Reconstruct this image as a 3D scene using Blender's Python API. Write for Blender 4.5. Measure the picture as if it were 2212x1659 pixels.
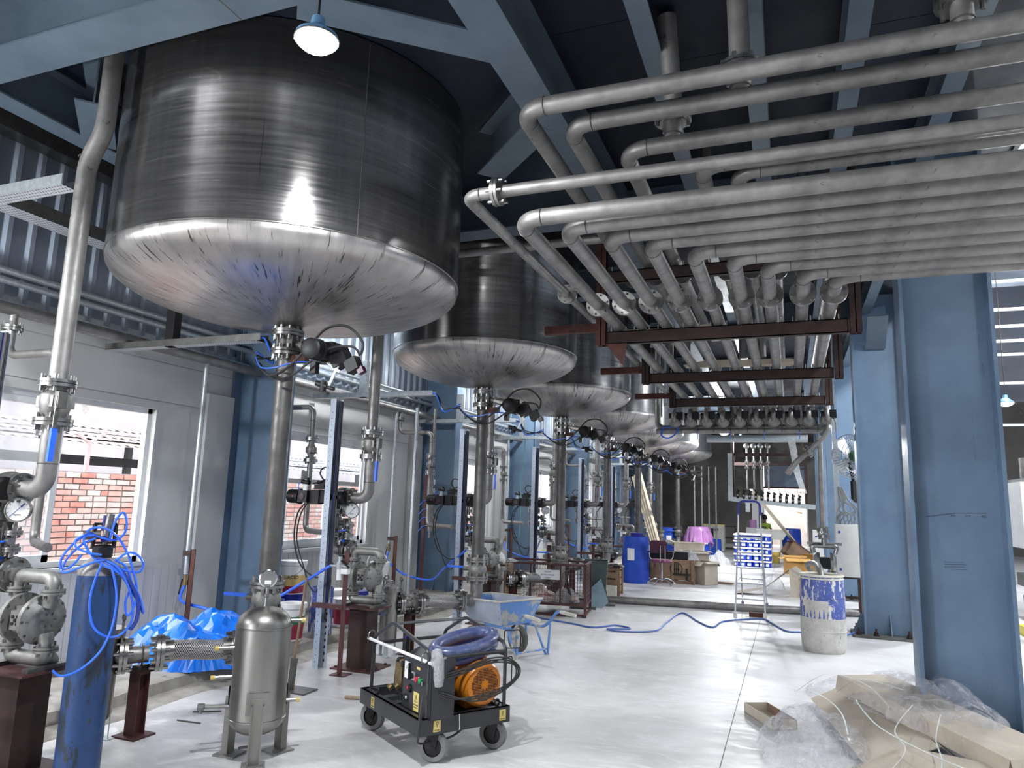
import bpy, math, random
from mathutils import Matrix, Vector
import numpy as np
random.seed(7)
PI = math.pi
scene = bpy.context.scene
for o in list(bpy.data.objects): bpy.data.objects.remove(o)
COL = scene.collection

# ---------------------------------------------------------------- camera
cd = bpy.data.cameras.new('camera'); cam = bpy.data.objects.new('camera', cd); COL.objects.link(cam)
cd.sensor_fit = 'HORIZONTAL'; cd.sensor_width = 36.0; cd.lens = 1545.0 / 2212.0 * 36.0
cd.clip_start = 0.05; cd.clip_end = 300
_dy = Vector((601, -271, -1545)).normalized()
_u = Vector((290, 9550, -1545)); _u = (_u - _dy * _u.dot(_dy)).normalized()
_dx = _dy.cross(_u)
cam.matrix_world = Matrix(((_dx[0], _dx[1], _dx[2], 0), (_dy[0], _dy[1], _dy[2], 0), (_u[0], _u[1], _u[2], 1.65), (0, 0, 0, 1)))
scene.camera = cam
# ---------------------------------------------------------------- exposure, world
vs = scene.view_settings
vs.view_transform = 'Standard'; vs.look = 'None'; vs.gamma = 1.0; vs.use_curve_mapping = False
vs.exposure = 1.7
w = bpy.data.worlds.new('overcast_sky'); scene.world = w; w.use_nodes = True
wn = w.node_tree; bg = wn.nodes['Background']
bg.inputs[0].default_value = (0.93, 0.95, 1.0, 1); bg.inputs[1].default_value = 3.0
SUN_ON = False

# ---------------------------------------------------------------- colour + materials
def lin(c):
    return tuple((x / 12.92 if x <= 0.04045 else ((x + 0.055) / 1.055) ** 2.4) for x in c)
def rgb(r, g, b): return lin((r / 255, g / 255, b / 255))
MATS = {}
class NT:
    def __init__(s, m): s.t = m.node_tree; s.n = s.t.nodes; s.l = s.t.links
    def new(s, typ, **kw):
        n = s.n.new(typ)
        for k, v in kw.items(): setattr(n, k, v)
        return n
    def link(s, a, b): s.l.new(a, b)
    def math(s, op, a, b=None):
        n = s.new('ShaderNodeMath', operation=op)
        for i, x in enumerate((a, b)):
            if x is None: continue
            if isinstance(x, (int, float)): n.inputs[i].default_value = x
            else: s.link(x, n.inputs[i])
        return n.outputs[0]
    def mix(s, fac, a, b, blend='MIX'):
        n = s.new('ShaderNodeMix', data_type='RGBA', blend_type=blend)
        if isinstance(fac, (int, float)): n.inputs[0].default_value = fac
        else: s.link(fac, n.inputs[0])
        for i, x in ((6, a), (7, b)):
            if isinstance(x, tuple): n.inputs[i].default_value = (*x[:3], 1)
            else: s.link(x, n.inputs[i])
        return n.outputs[2]
    def ramp(s, fac, p0, p1, c0=(0, 0, 0), c1=(1, 1, 1)):
        n = s.new('ShaderNodeValToRGB'); e = n.color_ramp.elements
        e[0].position = p0; e[1].position = p1; e[0].color = (*c0, 1); e[1].color = (*c1, 1)
        s.link(fac, n.inputs[0]); return n.outputs[0]
    def noise(s, vec, scale, detail=4, rough=0.6, dist=0.0):
        n = s.new('ShaderNodeTexNoise'); n.inputs['Scale'].default_value = scale
        n.inputs['Detail'].default_value = detail; n.inputs['Roughness'].default_value = rough
        n.inputs['Distortion'].default_value = dist
        s.link(vec, n.inputs['Vector']); return n.outputs[0]
    def coord(s, kind='Object'): return s.new('ShaderNodeTexCoord').outputs[kind]
    def mapping(s, vec, scale=(1, 1, 1), loc=(0, 0, 0)):
        n = s.new('ShaderNodeMapping'); n.inputs['Scale'].default_value = scale; n.inputs['Location'].default_value = loc
        s.link(vec, n.inputs['Vector']); return n.outputs[0]
    def sep(s, vec):
        n = s.new('ShaderNodeSeparateXYZ'); s.link(vec, n.inputs[0]); return n.outputs
    def comb(s, x, y, z):
        n = s.new('ShaderNodeCombineXYZ')
        for i, v in enumerate((x, y, z)):
            if isinstance(v, (int, float)): n.inputs[i].default_value = v
            else: s.link(v, n.inputs[i])
        return n.outputs[0]
def base(name):
    m = bpy.data.materials.new(name); m.use_nodes = True
    t = NT(m); b = t.n['Principled BSDF']; return m, t, b
def M(name, c1, c2=None, rough=0.5, metal=0.0, scale=6.0, lo=0.35, hi=0.65, stretch=(1, 1, 1), bump=0.0, bscale=None,
      spots=None, rvar=0.0, world=False, coat=0.0, alpha=1.0, trans=0.0, emit=None, spec=0.5, spots2=None):
    """procedural material: two-tone noise, optional paint/dirt splatter, roughness variation and bump"""
    m, t, b = base(name)
    if world:
        vec = t.new('ShaderNodeNewGeometry').outputs['Position']
    else: vec = t.coord('Object')
    mv = t.mapping(vec, stretch)
    nz = t.noise(mv, scale, 5)
    col = t.ramp(nz, lo, hi, c1, c2 if c2 else tuple(x * 0.8 for x in c1))
    for sp in (spots, spots2):
        if sp:
            sc, s_scale, thr, s_st = sp[0], sp[1], sp[2], (sp[3] if len(sp) > 3 else (1, 1, 1))
            n2 = t.noise(t.mapping(vec, s_st, (3.1, 1.7, 0.3)), s_scale, 6, 0.65)
            col = t.mix(t.ramp(n2, thr, thr + 0.04), col, sc)
    t.link(col, b.inputs['Base Color'])
    b.inputs['Metallic'].default_value = metal
    b.inputs['Specular IOR Level'].default_value = spec
    if rvar:
        rr = t.ramp(t.noise(mv, scale * 2.3, 3), 0.3, 0.7, (max(0.03, rough - rvar),) * 3, (min(1, rough + rvar),) * 3)
        t.link(rr, b.inputs['Roughness'])
    else: b.inputs['Roughness'].default_value = rough
    if bump:
        bn = t.new('ShaderNodeBump'); bn.inputs['Strength'].default_value = bump; bn.inputs['Distance'].default_value = 0.01
        t.link(t.noise(mv, bscale or scale * 4, 4), bn.inputs['Height']); t.link(bn.outputs[0], b.inputs['Normal'])
    if coat: b.inputs['Coat Weight'].default_value = coat
    if alpha < 1: b.inputs['Alpha'].default_value = alpha
    if trans: b.inputs['Transmission Weight'].default_value = trans
    if emit:
        b.inputs['Emission Color'].default_value = (*emit[0], 1); b.inputs['Emission Strength'].default_value = emit[1]
    MATS[name] = m
    return m

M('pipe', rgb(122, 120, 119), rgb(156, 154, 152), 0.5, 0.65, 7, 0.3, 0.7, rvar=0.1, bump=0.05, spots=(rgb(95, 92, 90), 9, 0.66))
M('pipeshade', rgb(84, 83, 82), rgb(112, 110, 109), 0.46, 0.7, 7, 0.3, 0.7, rvar=0.1, bump=0.05, spots=(rgb(66, 64, 63), 9, 0.62, (1, 1, .4)))  # pipe steel with the shade under the tanks put into its colour
M('flange', rgb(168, 167, 165), rgb(132, 131, 130), 0.3, 0.95, 9)
M('bolt', rgb(150, 148, 145), rgb(110, 108, 106), 0.35, 0.9, 20)
M('cast', rgb(126, 126, 124), rgb(150, 149, 146), 0.5, 0.55, 12, bump=0.1, spots=(rgb(90, 90, 88), 14, 0.64))
M('castdark', rgb(84, 84, 83), rgb(105, 104, 102), 0.48, 0.5, 12)
M('galv', rgb(168, 175, 180), rgb(190, 197, 202), 0.42, 0.6, 30, rvar=0.1)
M('black', rgb(20, 20, 22), rgb(27, 27, 29), 0.48, 0.0, 20, spec=0.35)
M('blackcap', rgb(14, 14, 16), rgb(20, 20, 22), 0.45, 0.0, 20, spec=0.3)
M('rubber', rgb(30, 30, 31), rgb(44, 44, 45), 0.6)
M('blackpaint', rgb(44, 45, 48), rgb(52, 53, 56), 0.34, 0.1, 3)
M('gasket', rgb(20, 20, 22), None, 0.7)
M('rust', rgb(92, 52, 42), rgb(62, 34, 30), 0.65, 0.2, 9, bump=0.15, spots=(rgb(120, 84, 68), 11, 0.64))
M('rustdark', rgb(58, 38, 34), rgb(40, 26, 25), 0.6, 0.25, 8, bump=0.1, spots=(rgb(94, 62, 50), 10, 0.66))
M('primer', rgb(84, 48, 48), rgb(64, 37, 38), 0.6, 0.1, 6, spots=(rgb(150, 140, 138), 34, 0.67))
M('bluesteel', rgb(103, 126, 150), rgb(90, 112, 136), 0.4, 0.0, 2.2, rvar=0.08, spots=(rgb(140, 158, 175), 17, 0.72), spots2=(rgb(80, 100, 122), 5, 0.68, (1, 1, .25)))
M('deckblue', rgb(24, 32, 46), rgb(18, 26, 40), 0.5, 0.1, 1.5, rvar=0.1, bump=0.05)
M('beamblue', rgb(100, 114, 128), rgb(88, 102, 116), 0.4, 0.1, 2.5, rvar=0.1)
M('gaspaint', rgb(30, 66, 114), rgb(24, 52, 94), 0.42, 0.1, 5, spots=(rgb(28, 40, 56), 9, 0.56, (1, 1, .3)), spots2=(rgb(48, 46, 46), 26, 0.62, (1, 1, .5)), rvar=0.1)
M('gaspale', rgb(150, 148, 144), rgb(90, 88, 86), 0.5, 0.1, 14)
M('plaster', rgb(206, 206, 204), rgb(190, 190, 188), 0.75, 0, 1.3, bump=0.03)
M('panel', rgb(206, 206, 205), rgb(196, 196, 195), 0.5, 0, 1.0)
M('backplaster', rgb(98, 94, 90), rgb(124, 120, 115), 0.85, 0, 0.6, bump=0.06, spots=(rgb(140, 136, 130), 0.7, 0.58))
M('corrugated', rgb(150, 160, 174), rgb(134, 145, 160), 0.45, 0.2, 2.0, stretch=(1, 1, .3))
M('pvc', rgb(226, 228, 230), rgb(214, 217, 220), 0.4)
M('concrete', rgb(168, 164, 158), rgb(140, 136, 130), 0.85, 0, 6, bump=0.2, spots=(rgb(110, 105, 100), 5, 0.62))
M('blueplastic', rgb(30, 78, 190), rgb(24, 64, 168), 0.4, 0, 4, spots=(rgb(190, 198, 214), 17, 0.71, (1, 1, .4)), rvar=0.1)
M('bluecap', rgb(18, 28, 138), None, 0.4)
M('bluehose', rgb(40, 96, 226), rgb(52, 112, 236), 0.32, 0, 10, coat=0.2)
M('bluehosefloor', rgb(62, 92, 160), rgb(74, 104, 172), 0.45)
M('speckle', rgb(62, 80, 150), rgb(76, 94, 160), 0.55, 0, 3, spots=(rgb(206, 204, 196), 15, 0.53, (1, 1, .35)), spots2=(rgb(190, 188, 182), 40, 0.6))
M('specklelow', rgb(172, 170, 165), rgb(196, 194, 188), 0.6, 0, 7, spots=(rgb(112, 118, 150), 22, 0.63, (1, 1, .5)), spots2=(rgb(215, 213, 208), 38, 0.62))
M('brushedtank', rgb(132, 130, 127), rgb(154, 152, 148), 0.38, 0.95, 5, stretch=(2, 2, .25), rvar=0.08)
M('bag', rgb(14, 108, 226), rgb(26, 128, 240), 0.25, 0, 3, coat=0.4)
M('cardboard', rgb(178, 169, 156), rgb(164, 154, 140), 0.8, 0, 4, bump=0.05, spots=(rgb(186, 174, 156), 6, 0.62))
M('cardorange', rgb(188, 146, 82), rgb(172, 130, 70), 0.8, 0, 4)
M('carddark', rgb(128, 104, 86), rgb(108, 86, 72), 0.8, 0, 4)
M('wood', rgb(176, 156, 132), rgb(148, 128, 106), 0.75, 0, 4, stretch=(6, 6, .6))
M('pallet', rgb(150, 124, 100), rgb(120, 96, 78), 0.8, 0, 4)
M('white', rgb(232, 232, 232), rgb(222, 222, 222), 0.4)
M('whitedirty', rgb(210, 208, 200), rgb(186, 180, 166), 0.55, 0, 6, spots=(rgb(150, 104, 74), 9, 0.67, (1, 1, .3)))
M('channelgalv', rgb(176, 186, 200), rgb(158, 168, 182), 0.4, 0.4, 30, rvar=0.1)
M('cabinet', rgb(206, 206, 204), rgb(196, 196, 194), 0.45)
M('orange', rgb(214, 130, 38), rgb(200, 116, 30), 0.32, 0.05, 3, coat=0.2)
M('hole', rgb(10, 9, 8), None, 0.9)
M('brass', rgb(176, 152, 104), rgb(138, 118, 80), 0.35, 0.8, 20)
M('tagyellow', rgb(216, 196, 120), None, 0.5)
M('ink', rgb(24, 24, 24), None, 0.6)
M('inkblue', rgb(30, 60, 150), None, 0.6)
M('red', rgb(196, 34, 70), None, 0.35)
M('green', rgb(20, 140, 80), None, 0.35)
M('fangreen', rgb(52, 96, 66), rgb(44, 84, 58), 0.35)
M('chrome', rgb(210, 210, 210), rgb(190, 190, 190), 0.15, 1.0)
M('aluminium', rgb(188, 192, 198), rgb(170, 174, 182), 0.35, 0.8)
M('navy', rgb(20, 28, 120), None, 0.4)
M('maroon', rgb(66, 22, 48), rgb(52, 16, 38), 0.3)
M('maroonseat', rgb(134, 74, 100), rgb(112, 56, 84), 0.45)
M('barrowpaint', rgb(104, 146, 206), rgb(92, 134, 196), 0.5, 0, 4, spots=(rgb(176, 176, 168), 5, 0.52), spots2=(rgb(150, 146, 136), 20, 0.62))
M('barrowpale', rgb(176, 186, 204), rgb(160, 168, 184), 0.5, 0, 6, spots=(rgb(140, 158, 196), 7, 0.62))
M('tyre', rgb(76, 74, 72), rgb(92, 90, 88), 0.75)
M('castergrey', rgb(120, 120, 120), rgb(108, 108, 108), 0.7)
M('darkbin', rgb(74, 88, 88), rgb(62, 76, 76), 0.5)
M('binlid', rgb(124, 146, 158), rgb(110, 132, 144), 0.5)
M('plank', rgb(206, 196, 176), rgb(180, 168, 148), 0.75, 0, 3)
M('pinkfilm', rgb(222, 160, 222), rgb(206, 140, 208), 0.3, 0, 4, alpha=0.75)
M('sack', rgb(206, 196, 190), rgb(170, 154, 150), 0.8, 0, 3, bump=0.3, spots=(rgb(150, 96, 104), 4, 0.62))
M('skin', rgb(120, 82, 62), None, 0.6)
M('hair', rgb(18, 16, 16), None, 0.6)
M('shirt', rgb(150, 172, 66), rgb(130, 152, 56), 0.8)
M('trouser', rgb(40, 44, 58), None, 0.8)
M('tubwhite', rgb(222, 222, 218), rgb(206, 204, 196), 0.5, 0, 5, spots=(rgb(160, 110, 70), 12, 0.68))
M('canblue', rgb(30, 70, 190), rgb(24, 58, 170), 0.4)
M('canwhite', rgb(224, 228, 236), None, 0.4)
M('potyellow', rgb(206, 180, 90), rgb(190, 160, 80), 0.5, 0, 4)
M('labelmix', rgb(206, 190, 150), rgb(214, 170, 70), 0.5, 0, 4)
M('labelmaroon', rgb(160, 40, 70), rgb(140, 30, 60), 0.5)
M('labelgreen', rgb(50, 110, 84), None, 0.5)
M('brick', rgb(168, 128, 120), rgb(184, 160, 152), 0.85, 0, 3, bump=0.2, world=True)
M('brickred', rgb(168, 110, 100), rgb(180, 138, 126), 0.85, 0, 5, bump=0.2, world=True)
M('brickpale', rgb(186, 176, 172), rgb(172, 156, 150), 0.85, 0, 5, bump=0.2, world=True)
M('mortar', rgb(112, 106, 106), rgb(140, 134, 132), 0.9, 0, 5, bump=0.2, world=True)
M('shedroof', rgb(96, 90, 88), rgb(128, 118, 112), 0.7, 0.2, 3)
M('shedbeam', rgb(54, 56, 58), None, 0.6)
M('postpink', rgb(190, 156, 156), rgb(170, 132, 130), 0.6)
M('farwall', rgb(150, 147, 150), rgb(134, 130, 134), 0.85, 0, 1.2, bump=0.05, spots=(rgb(118, 112, 112), 1.5, 0.62))
M('ground', rgb(150, 140, 130), rgb(128, 118, 110), 0.9, 0, 2, bump=0.3)
M('brownstrip', rgb(96, 92, 88), None, 0.6)
M('strap', rgb(206, 212, 210), None, 0.45)
M('yellow', rgb(226, 208, 30), rgb(210, 190, 24), 0.4)
M('greycable', rgb(120, 122, 124), rgb(100, 102, 104), 0.5)
M('greencord', rgb(90, 170, 150), None, 0.5)
M('gold', rgb(196, 156, 84), None, 0.4, 0.7)
M('mesh', rgb(120, 100, 104), rgb(90, 70, 76), 0.6, 0.3)
M('dirt', rgb(120, 112, 104), rgb(150, 143, 136), 0.95, 0, 8, bump=0.3)
M('lampbody', rgb(120, 170, 210), None, 0.3, 0.2)
M('lampglow', (1, 1, 1), (1, 1, 1), 0.5, emit=((1, 1, 1), 30))
M('farlamp', (1, 1, 1), (1, 1, 1), 0.5, emit=((1, 1, 1), 14))
M('dial', rgb(226, 228, 230), rgb(220, 222, 224), 0.3)

def film(name, tint, alpha_lo, alpha_hi, scale):
    m, t, b = base(name)
    v = t.coord('Object')
    n1 = t.noise(v, scale, 6, 0.7, 0.6)
    b.inputs['Base Color'].default_value = (*tint, 1); b.inputs['Roughness'].default_value = 0.12
    b.inputs['Specular IOR Level'].default_value = 0.9
    t.link(t.ramp(n1, 0.35, 0.75, (alpha_lo,) * 3, (alpha_hi,) * 3), b.inputs['Alpha'])
    bn = t.new('ShaderNodeBump'); bn.inputs['Strength'].default_value = 0.9; bn.inputs['Distance'].default_value = 0.03
    t.link(t.noise(v, scale * 2.2, 5, 0.7, 1.0), bn.inputs['Height']); t.link(bn.outputs[0], b.inputs['Normal'])
    MATS[name] = m
film('clearfilm', rgb(226, 228, 238), 0.05, 0.5, 8)
film('thinwrap', rgb(210, 216, 235), 0.05, 0.4, 26)
M('coilblue', rgb(26, 44, 104), rgb(34, 58, 124), 0.3, 0, 8, coat=0.5)
film('wrap', rgb(232, 234, 238), 0.45, 0.85, 22)
def glassmat():
    m, t, b = base('glass')
    b.inputs['Base Color'].default_value = (0.95, 0.98, 1, 1); b.inputs['Roughness'].default_value = 0.03
    b.inputs['Alpha'].default_value = 0.13; b.inputs['Specular IOR Level'].default_value = 0.6
    MATS['glass'] = m
glassmat()

def floor_mat():
    m, t, b = base('floorconcrete')
    v = t.new('ShaderNodeNewGeometry').outputs['Position']
    a = t.noise(t.mapping(v, (1, 1, 1)), 0.9, 6, 0.6, 0.4)
    c = t.ramp(a, 0.34, 0.66, rgb(176, 174, 174), rgb(206, 205, 206))
    st = t.noise(t.mapping(v, (1.0, 3.2, 1)), 2.3, 6, 0.72, 1.4)
    c = t.mix(t.ramp(st, 0.5, 0.72, (0, 0, 0), (.75, .75, .75)), c, rgb(222, 222, 224))
    d = t.noise(v, 5.5, 6, 0.7)
    c = t.mix(t.ramp(d, 0.6, 0.8, (0, 0, 0), (.5, .5, .5)), c, rgb(150, 147, 145))
    s = t.noise(v, 60, 2)
    c = t.mix(t.ramp(s, 0.69, 0.74, (0, 0, 0), (.5, .5, .5)), c, rgb(120, 117, 114))
    t.link(c, b.inputs['Base Color'])
    t.link(t.ramp(st, 0.35, 0.7, (.34,) * 3, (.6,) * 3), b.inputs['Roughness'])
    bn = t.new('ShaderNodeBump'); bn.inputs['Strength'].default_value = 0.12; bn.inputs['Distance'].default_value = 0.01
    t.link(st, bn.inputs['Height']); t.link(bn.outputs[0], b.inputs['Normal'])
    MATS['floorconcrete'] = m
floor_mat()

def tank_mat(name, head):
    m, t, b = base(name)
    x, y, z = t.sep(t.coord('Object'))
    ang = t.math('ARCTAN2', y, x)
    if head:
        r = t.math('SQRT', t.math('ADD', t.math('MULTIPLY', x, x), t.math('MULTIPLY', y, y)))
        v1 = t.comb(t.math('MULTIPLY', ang, 26.0), t.math('MULTIPLY', r, 2.2), 0.0)
        v2 = t.comb(t.math('MULTIPLY', ang, 9.0), t.math('MULTIPLY', r, 3.0), 5.0)
        c = t.ramp(t.noise(v2, 1.0, 5), 0.3, 0.7, rgb(160, 157, 156), rgb(194, 190, 188))
        n1 = t.noise(v1, 1.0, 5, 0.65)
        c = t.mix(t.ramp(n1, 0.60, 0.70, (0, 0, 0), (.9, .9, .9)), c, rgb(70, 66, 67))
        n3 = t.noise(t.comb(t.math('MULTIPLY', ang, 48.0), t.math('MULTIPLY', r, 3.6), 2.0), 1.0, 4, 0.6)
        c = t.mix(t.ramp(n3, 0.61, 0.65, (0, 0, 0), (.85, .85, .85)), c, rgb(40, 38, 40))
        n2 = t.noise(t.coord('Object'), 4.5, 5, 0.7)
        c = t.mix(t.ramp(n2, 0.62, 0.72, (0, 0, 0), (.35, .35, .35)), c, rgb(150, 122, 104))
        ro = t.ramp(t.noise(v2, 2.0, 3), 0.3, 0.7, (.27,) * 3, (.4,) * 3)
    else:
        v1 = t.comb(t.math('MULTIPLY', ang, 1.2), 0.0, t.math('MULTIPLY', z, 26.0))
        v2 = t.comb(t.math('MULTIPLY', ang, 16.0), 0.0, t.math('MULTIPLY', z, 0.9))
        c = t.ramp(t.noise(v1, 1.0, 6, 0.7), 0.3, 0.7, rgb(106, 104, 105), rgb(144, 142, 141))
        n2 = t.noise(v2, 1.0, 5, 0.7)
        c = t.mix(t.ramp(n2, 0.45, 0.75, (0, 0, 0), (.45, .45, .45)), c, rgb(156, 154, 150))
        n3 = t.noise(t.comb(t.math('MULTIPLY', ang, 34.0), 3.0, t.math('MULTIPLY', z, 0.7)), 1.0, 5, 0.6)
        c = t.mix(t.ramp(n3, 0.66, 0.71, (0, 0, 0), (.7, .7, .7)), c, rgb(58, 56, 58))
        n4 = t.noise(t.coord('Object'), 2.2, 6, 0.7, 0.6)
        c = t.mix(t.ramp(n4, 0.64, 0.7, (0, 0, 0), (.4, .4, .4)), c, rgb(200, 198, 186))
        ro = t.ramp(t.noise(v1, 1.6, 4), 0.3, 0.7, (.15,) * 3, (.28,) * 3)
        bn = t.new('ShaderNodeBump'); bn.inputs['Strength'].default_value = 0.10; bn.inputs['Distance'].default_value = 0.01
        t.link(t.noise(v1, 0.25, 3), bn.inputs['Height']); t.link(bn.outputs[0], b.inputs['Normal'])
    t.link(c, b.inputs['Base Color']); t.link(ro, b.inputs['Roughness'])
    b.inputs['Metallic'].default_value = 0.9
    MATS[name] = m
tank_mat('tankshell', False); tank_mat('tankhead', True)
def braid_mat():
    m, t, b = base('braid')
    x, y0, z0 = t.sep(t.coord('Object')); y = t.math('ARCTAN2', y0, z0)
    s1 = t.math('SINE', t.math('ADD', t.math('MULTIPLY', x, 420.0), t.math('MULTIPLY', y, 18.0)))
    s2 = t.math('SINE', t.math('SUBTRACT', t.math('MULTIPLY', x, 420.0), t.math('MULTIPLY', y, 18.0)))
    k = t.math('MAXIMUM', s1, s2)
    t.link(t.ramp(k, 0.3, 0.95, rgb(92, 90, 92), rgb(206, 204, 206)), b.inputs['Base Color'])
    b.inputs['Metallic'].default_value = 0.9; b.inputs['Roughness'].default_value = 0.35
    bn = t.new('ShaderNodeBump'); bn.inputs['Strength'].default_value = 0.6; bn.inputs['Distance'].default_value = 0.004
    t.link(k, bn.inputs['Height']); t.link(bn.outputs[0], b.inputs['Normal'])
    MATS['braid'] = m
braid_mat()
def perf_mat():
    m, t, b = base('perforated')
    x, y, z = t.sep(t.coord('Object'))
    fx = t.math('FRACT', t.math('MULTIPLY', y, 28.0)); fz = t.math('FRACT', t.math('MULTIPLY', x, 36.0))
    k = t.math('MULTIPLY', t.math('GREATER_THAN', fx, 0.55), t.math('GREATER_THAN', fz, 0.6))
    c = t.mix(k, rgb(206, 209, 214), rgb(40, 42, 46))
    t.link(c, b.inputs['Base Color']); b.inputs['Metallic'].default_value = 0.3; b.inputs['Roughness'].default_value = 0.45
    MATS['perforated'] = m
perf_mat()

# ---------------------------------------------------------------- mesh builder
class MB:
    def __init__(s, m=None): s.v = []; s.f = []; s.M = m or Matrix.Identity(4); s.uv = None
    def at(s, m): s.M = m; return s
    def add(s, vs, fs):
        b = len(s.v); M_ = s.M
        s.v.extend([tuple(M_ @ Vector(p)) for p in vs]); s.f.extend([tuple(i + b for i in q) for q in fs]); return s
    def box(s, c, d, rot=None):
        x, y, z = d[0] / 2, d[1] / 2, d[2] / 2
        p = [(-x, -y, -z), (x, -y, -z), (x, y, -z), (-x, y, -z), (-x, -y, z), (x, -y, z), (x, y, z), (-x, y, z)]
        if rot is not None:
            p = [tuple(rot @ Vector(q)) for q in p]
        p = [(q[0] + c[0], q[1] + c[1], q[2] + c[2]) for q in p]
        return s.add(p, [(0, 3, 2, 1), (4, 5, 6, 7), (0, 1, 5, 4), (1, 2, 6, 5), (2, 3, 7, 6), (3, 0, 4, 7)])
    def bx(s, x0, x1, y0, y1, z0, z1): return s.box(((x0 + x1) / 2, (y0 + y1) / 2, (z0 + z1) / 2), (abs(x1 - x0), abs(y1 - y0), abs(z1 - z0)))
    def bar(s, p0, p1, w, h, up=(0, 0, 1)):
        p0, p1 = Vector(p0), Vector(p1); d = (p1 - p0); L = d.length; d.normalize(); u = Vector(up)
        if abs(d.dot(u)) > 0.99: u = Vector((1, 0, 0))
        a = d.cross(u).normalized(); b_ = a.cross(d)
        R = Matrix((a, d, b_)).transposed()
        return s.box((p0 + p1) / 2, (w, L, h), R)
    def tube(s, pts, r, n=12, cap=True, closed=False):
        pts = [Vector(p) for p in pts]; N = len(pts)
        rs = r if isinstance(r, (list, tuple)) else [r] * N
        tang = []
        for i in range(N):
            a = pts[(i - 1) % N] if (i or closed) else pts[i]; b_ = pts[(i + 1) % N] if (i < N - 1 or closed) else pts[i]
            tg = b_ - a; tang.append(tg.normalized() if tg.length > 1e-9 else Vector((0, 0, 1)))
        t0 = tang[0]; u = Vector((0, 0, 1)) if abs(t0.z) < 0.9 else Vector((1, 0, 0)); u = (u - t0 * u.dot(t0)).normalized()
        vs = []; fs = []
        for i in range(N):
            if i:
                q = tang[i - 1].rotation_difference(tang[i]); u = q @ u; u = (u - tang[i] * u.dot(tang[i])).normalized()
            w_ = tang[i].cross(u)
            for k in range(n):
                a = 2 * PI * k / n; vs.append(tuple(pts[i] + (u * math.cos(a) + w_ * math.sin(a)) * rs[i]))
        for i in range(N if closed else N - 1):
            j = (i + 1) % N
            for k in range(n):
                k2 = (k + 1) % n; fs.append((i * n + k, i * n + k2, j * n + k2, j * n + k))
        if cap and not closed:
            fs.append(tuple(range(n - 1, -1, -1))); fs.append(tuple((N - 1) * n + k for k in range(n)))
        return s.add(vs, fs)
    def cyl(s, p0, p1, r, r1=None, n=16, cap=True): return s.tube([p0, p1], [r, r if r1 is None else r1], n, cap)
    def lathe(s, prof, n=24, c=(0, 0, 0), cap=False, axis=None):
        R = axis.to_matrix().to_4x4() if hasattr(axis, 'to_matrix') else Matrix.Identity(4)
        if axis is not None and not hasattr(axis, 'to_matrix'):
            R = Vector((0, 0, 1)).rotation_difference(Vector(axis)).to_matrix().to_4x4()
        vs = []; fs = []
        for (r, z) in prof:
            for k in range(n):
                a = 2 * PI * k / n; p = R @ Vector((r * math.cos(a), r * math.sin(a), z)); vs.append((p.x + c[0], p.y + c[1], p.z + c[2]))
        for i in range(len(prof) - 1):
            for k in range(n):
                k2 = (k + 1) % n; fs.append((i * n + k, i * n + k2, (i + 1) * n + k2, (i + 1) * n + k))
        if cap:
            fs.append(tuple(range(n - 1, -1, -1))); fs.append(tuple((len(prof) - 1) * n + k for k in range(n)))
        return s.add(vs, fs)
    def disc(s, c, axis, r, t, n=20): 
        a = Vector(axis).normalized(); c = Vector(c); return s.cyl(c - a * t / 2, c + a * t / 2, r, n=n)
    def torus(s, c, axis, R, r, n=20, m=8):
        a = Vector(axis).normalized(); u = a.orthogonal().normalized(); w_ = a.cross(u); c = Vector(c)
        return s.tube([c + (u * math.cos(2 * PI * i / n) + w_ * math.sin(2 * PI * i / n)) * R for i in range(n)], r, m, closed=True)
    def sph(s, c, r, n=12, sc=(1, 1, 1)):
        prof = [(max(1e-4, r * math.sin(PI * i / (n // 2))), -r * math.cos(PI * i / (n // 2))) for i in range(n // 2 + 1)]
        vs = []; fs = []
        for (rr, z) in prof:
            for k in range(n):
                a = 2 * PI * k / n; vs.append((c[0] + rr * math.cos(a) * sc[0], c[1] + rr * math.sin(a) * sc[1], c[2] + z * sc[2]))
        for i in range(len(prof) - 1):
            for k in range(n):
                k2 = (k + 1) % n; fs.append((i * n + k, i * n + k2, (i + 1) * n + k2, (i + 1) * n + k))
        return s.add(vs, fs)
    def prism(s, poly, h0, h1, R=None):
        """poly in local xy, extruded along z h0..h1; R a 4x4 placing it"""
        n = len(poly); vs = [(x, y, h0) for x, y in poly] + [(x, y, h1) for x, y in poly]
        if R is not None: vs = [tuple(R @ Vector(p)) for p in vs]
        fs = [tuple(range(n - 1, -1, -1)), tuple(range(n, 2 * n))] + [(i, (i + 1) % n, n + (i + 1) % n, n + i) for i in range(n)]
        return s.add(vs, fs)
    def flange(s, c, axis, r, pair=True, nb=8, t=0.018, bolt=True):
        """a bolted pipe flange (pair) with bolt heads"""
        a = Vector(axis).normalized(); c = Vector(c)
        offs = (-t * 0.62, t * 0.62) if pair else (0,)
        for o in offs: s.disc(c + a * o, a, r, t, 24)
        s.disc(c, a, r * 0.7, t * 2.6 if pair else t * 1.5, 18)
        if bolt:
            u = a.orthogonal().normalized(); w_ = a.cross(u); L = t * (2.7 if pair else 1.7)
            for k in range(nb):
                an = 2 * PI * (k + .5) / nb; p = c + (u * math.cos(an) + w_ * math.sin(an)) * r * 0.82
                s.cyl(p - a * L, p + a * L, r * 0.1, n=6)
        return s
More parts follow.
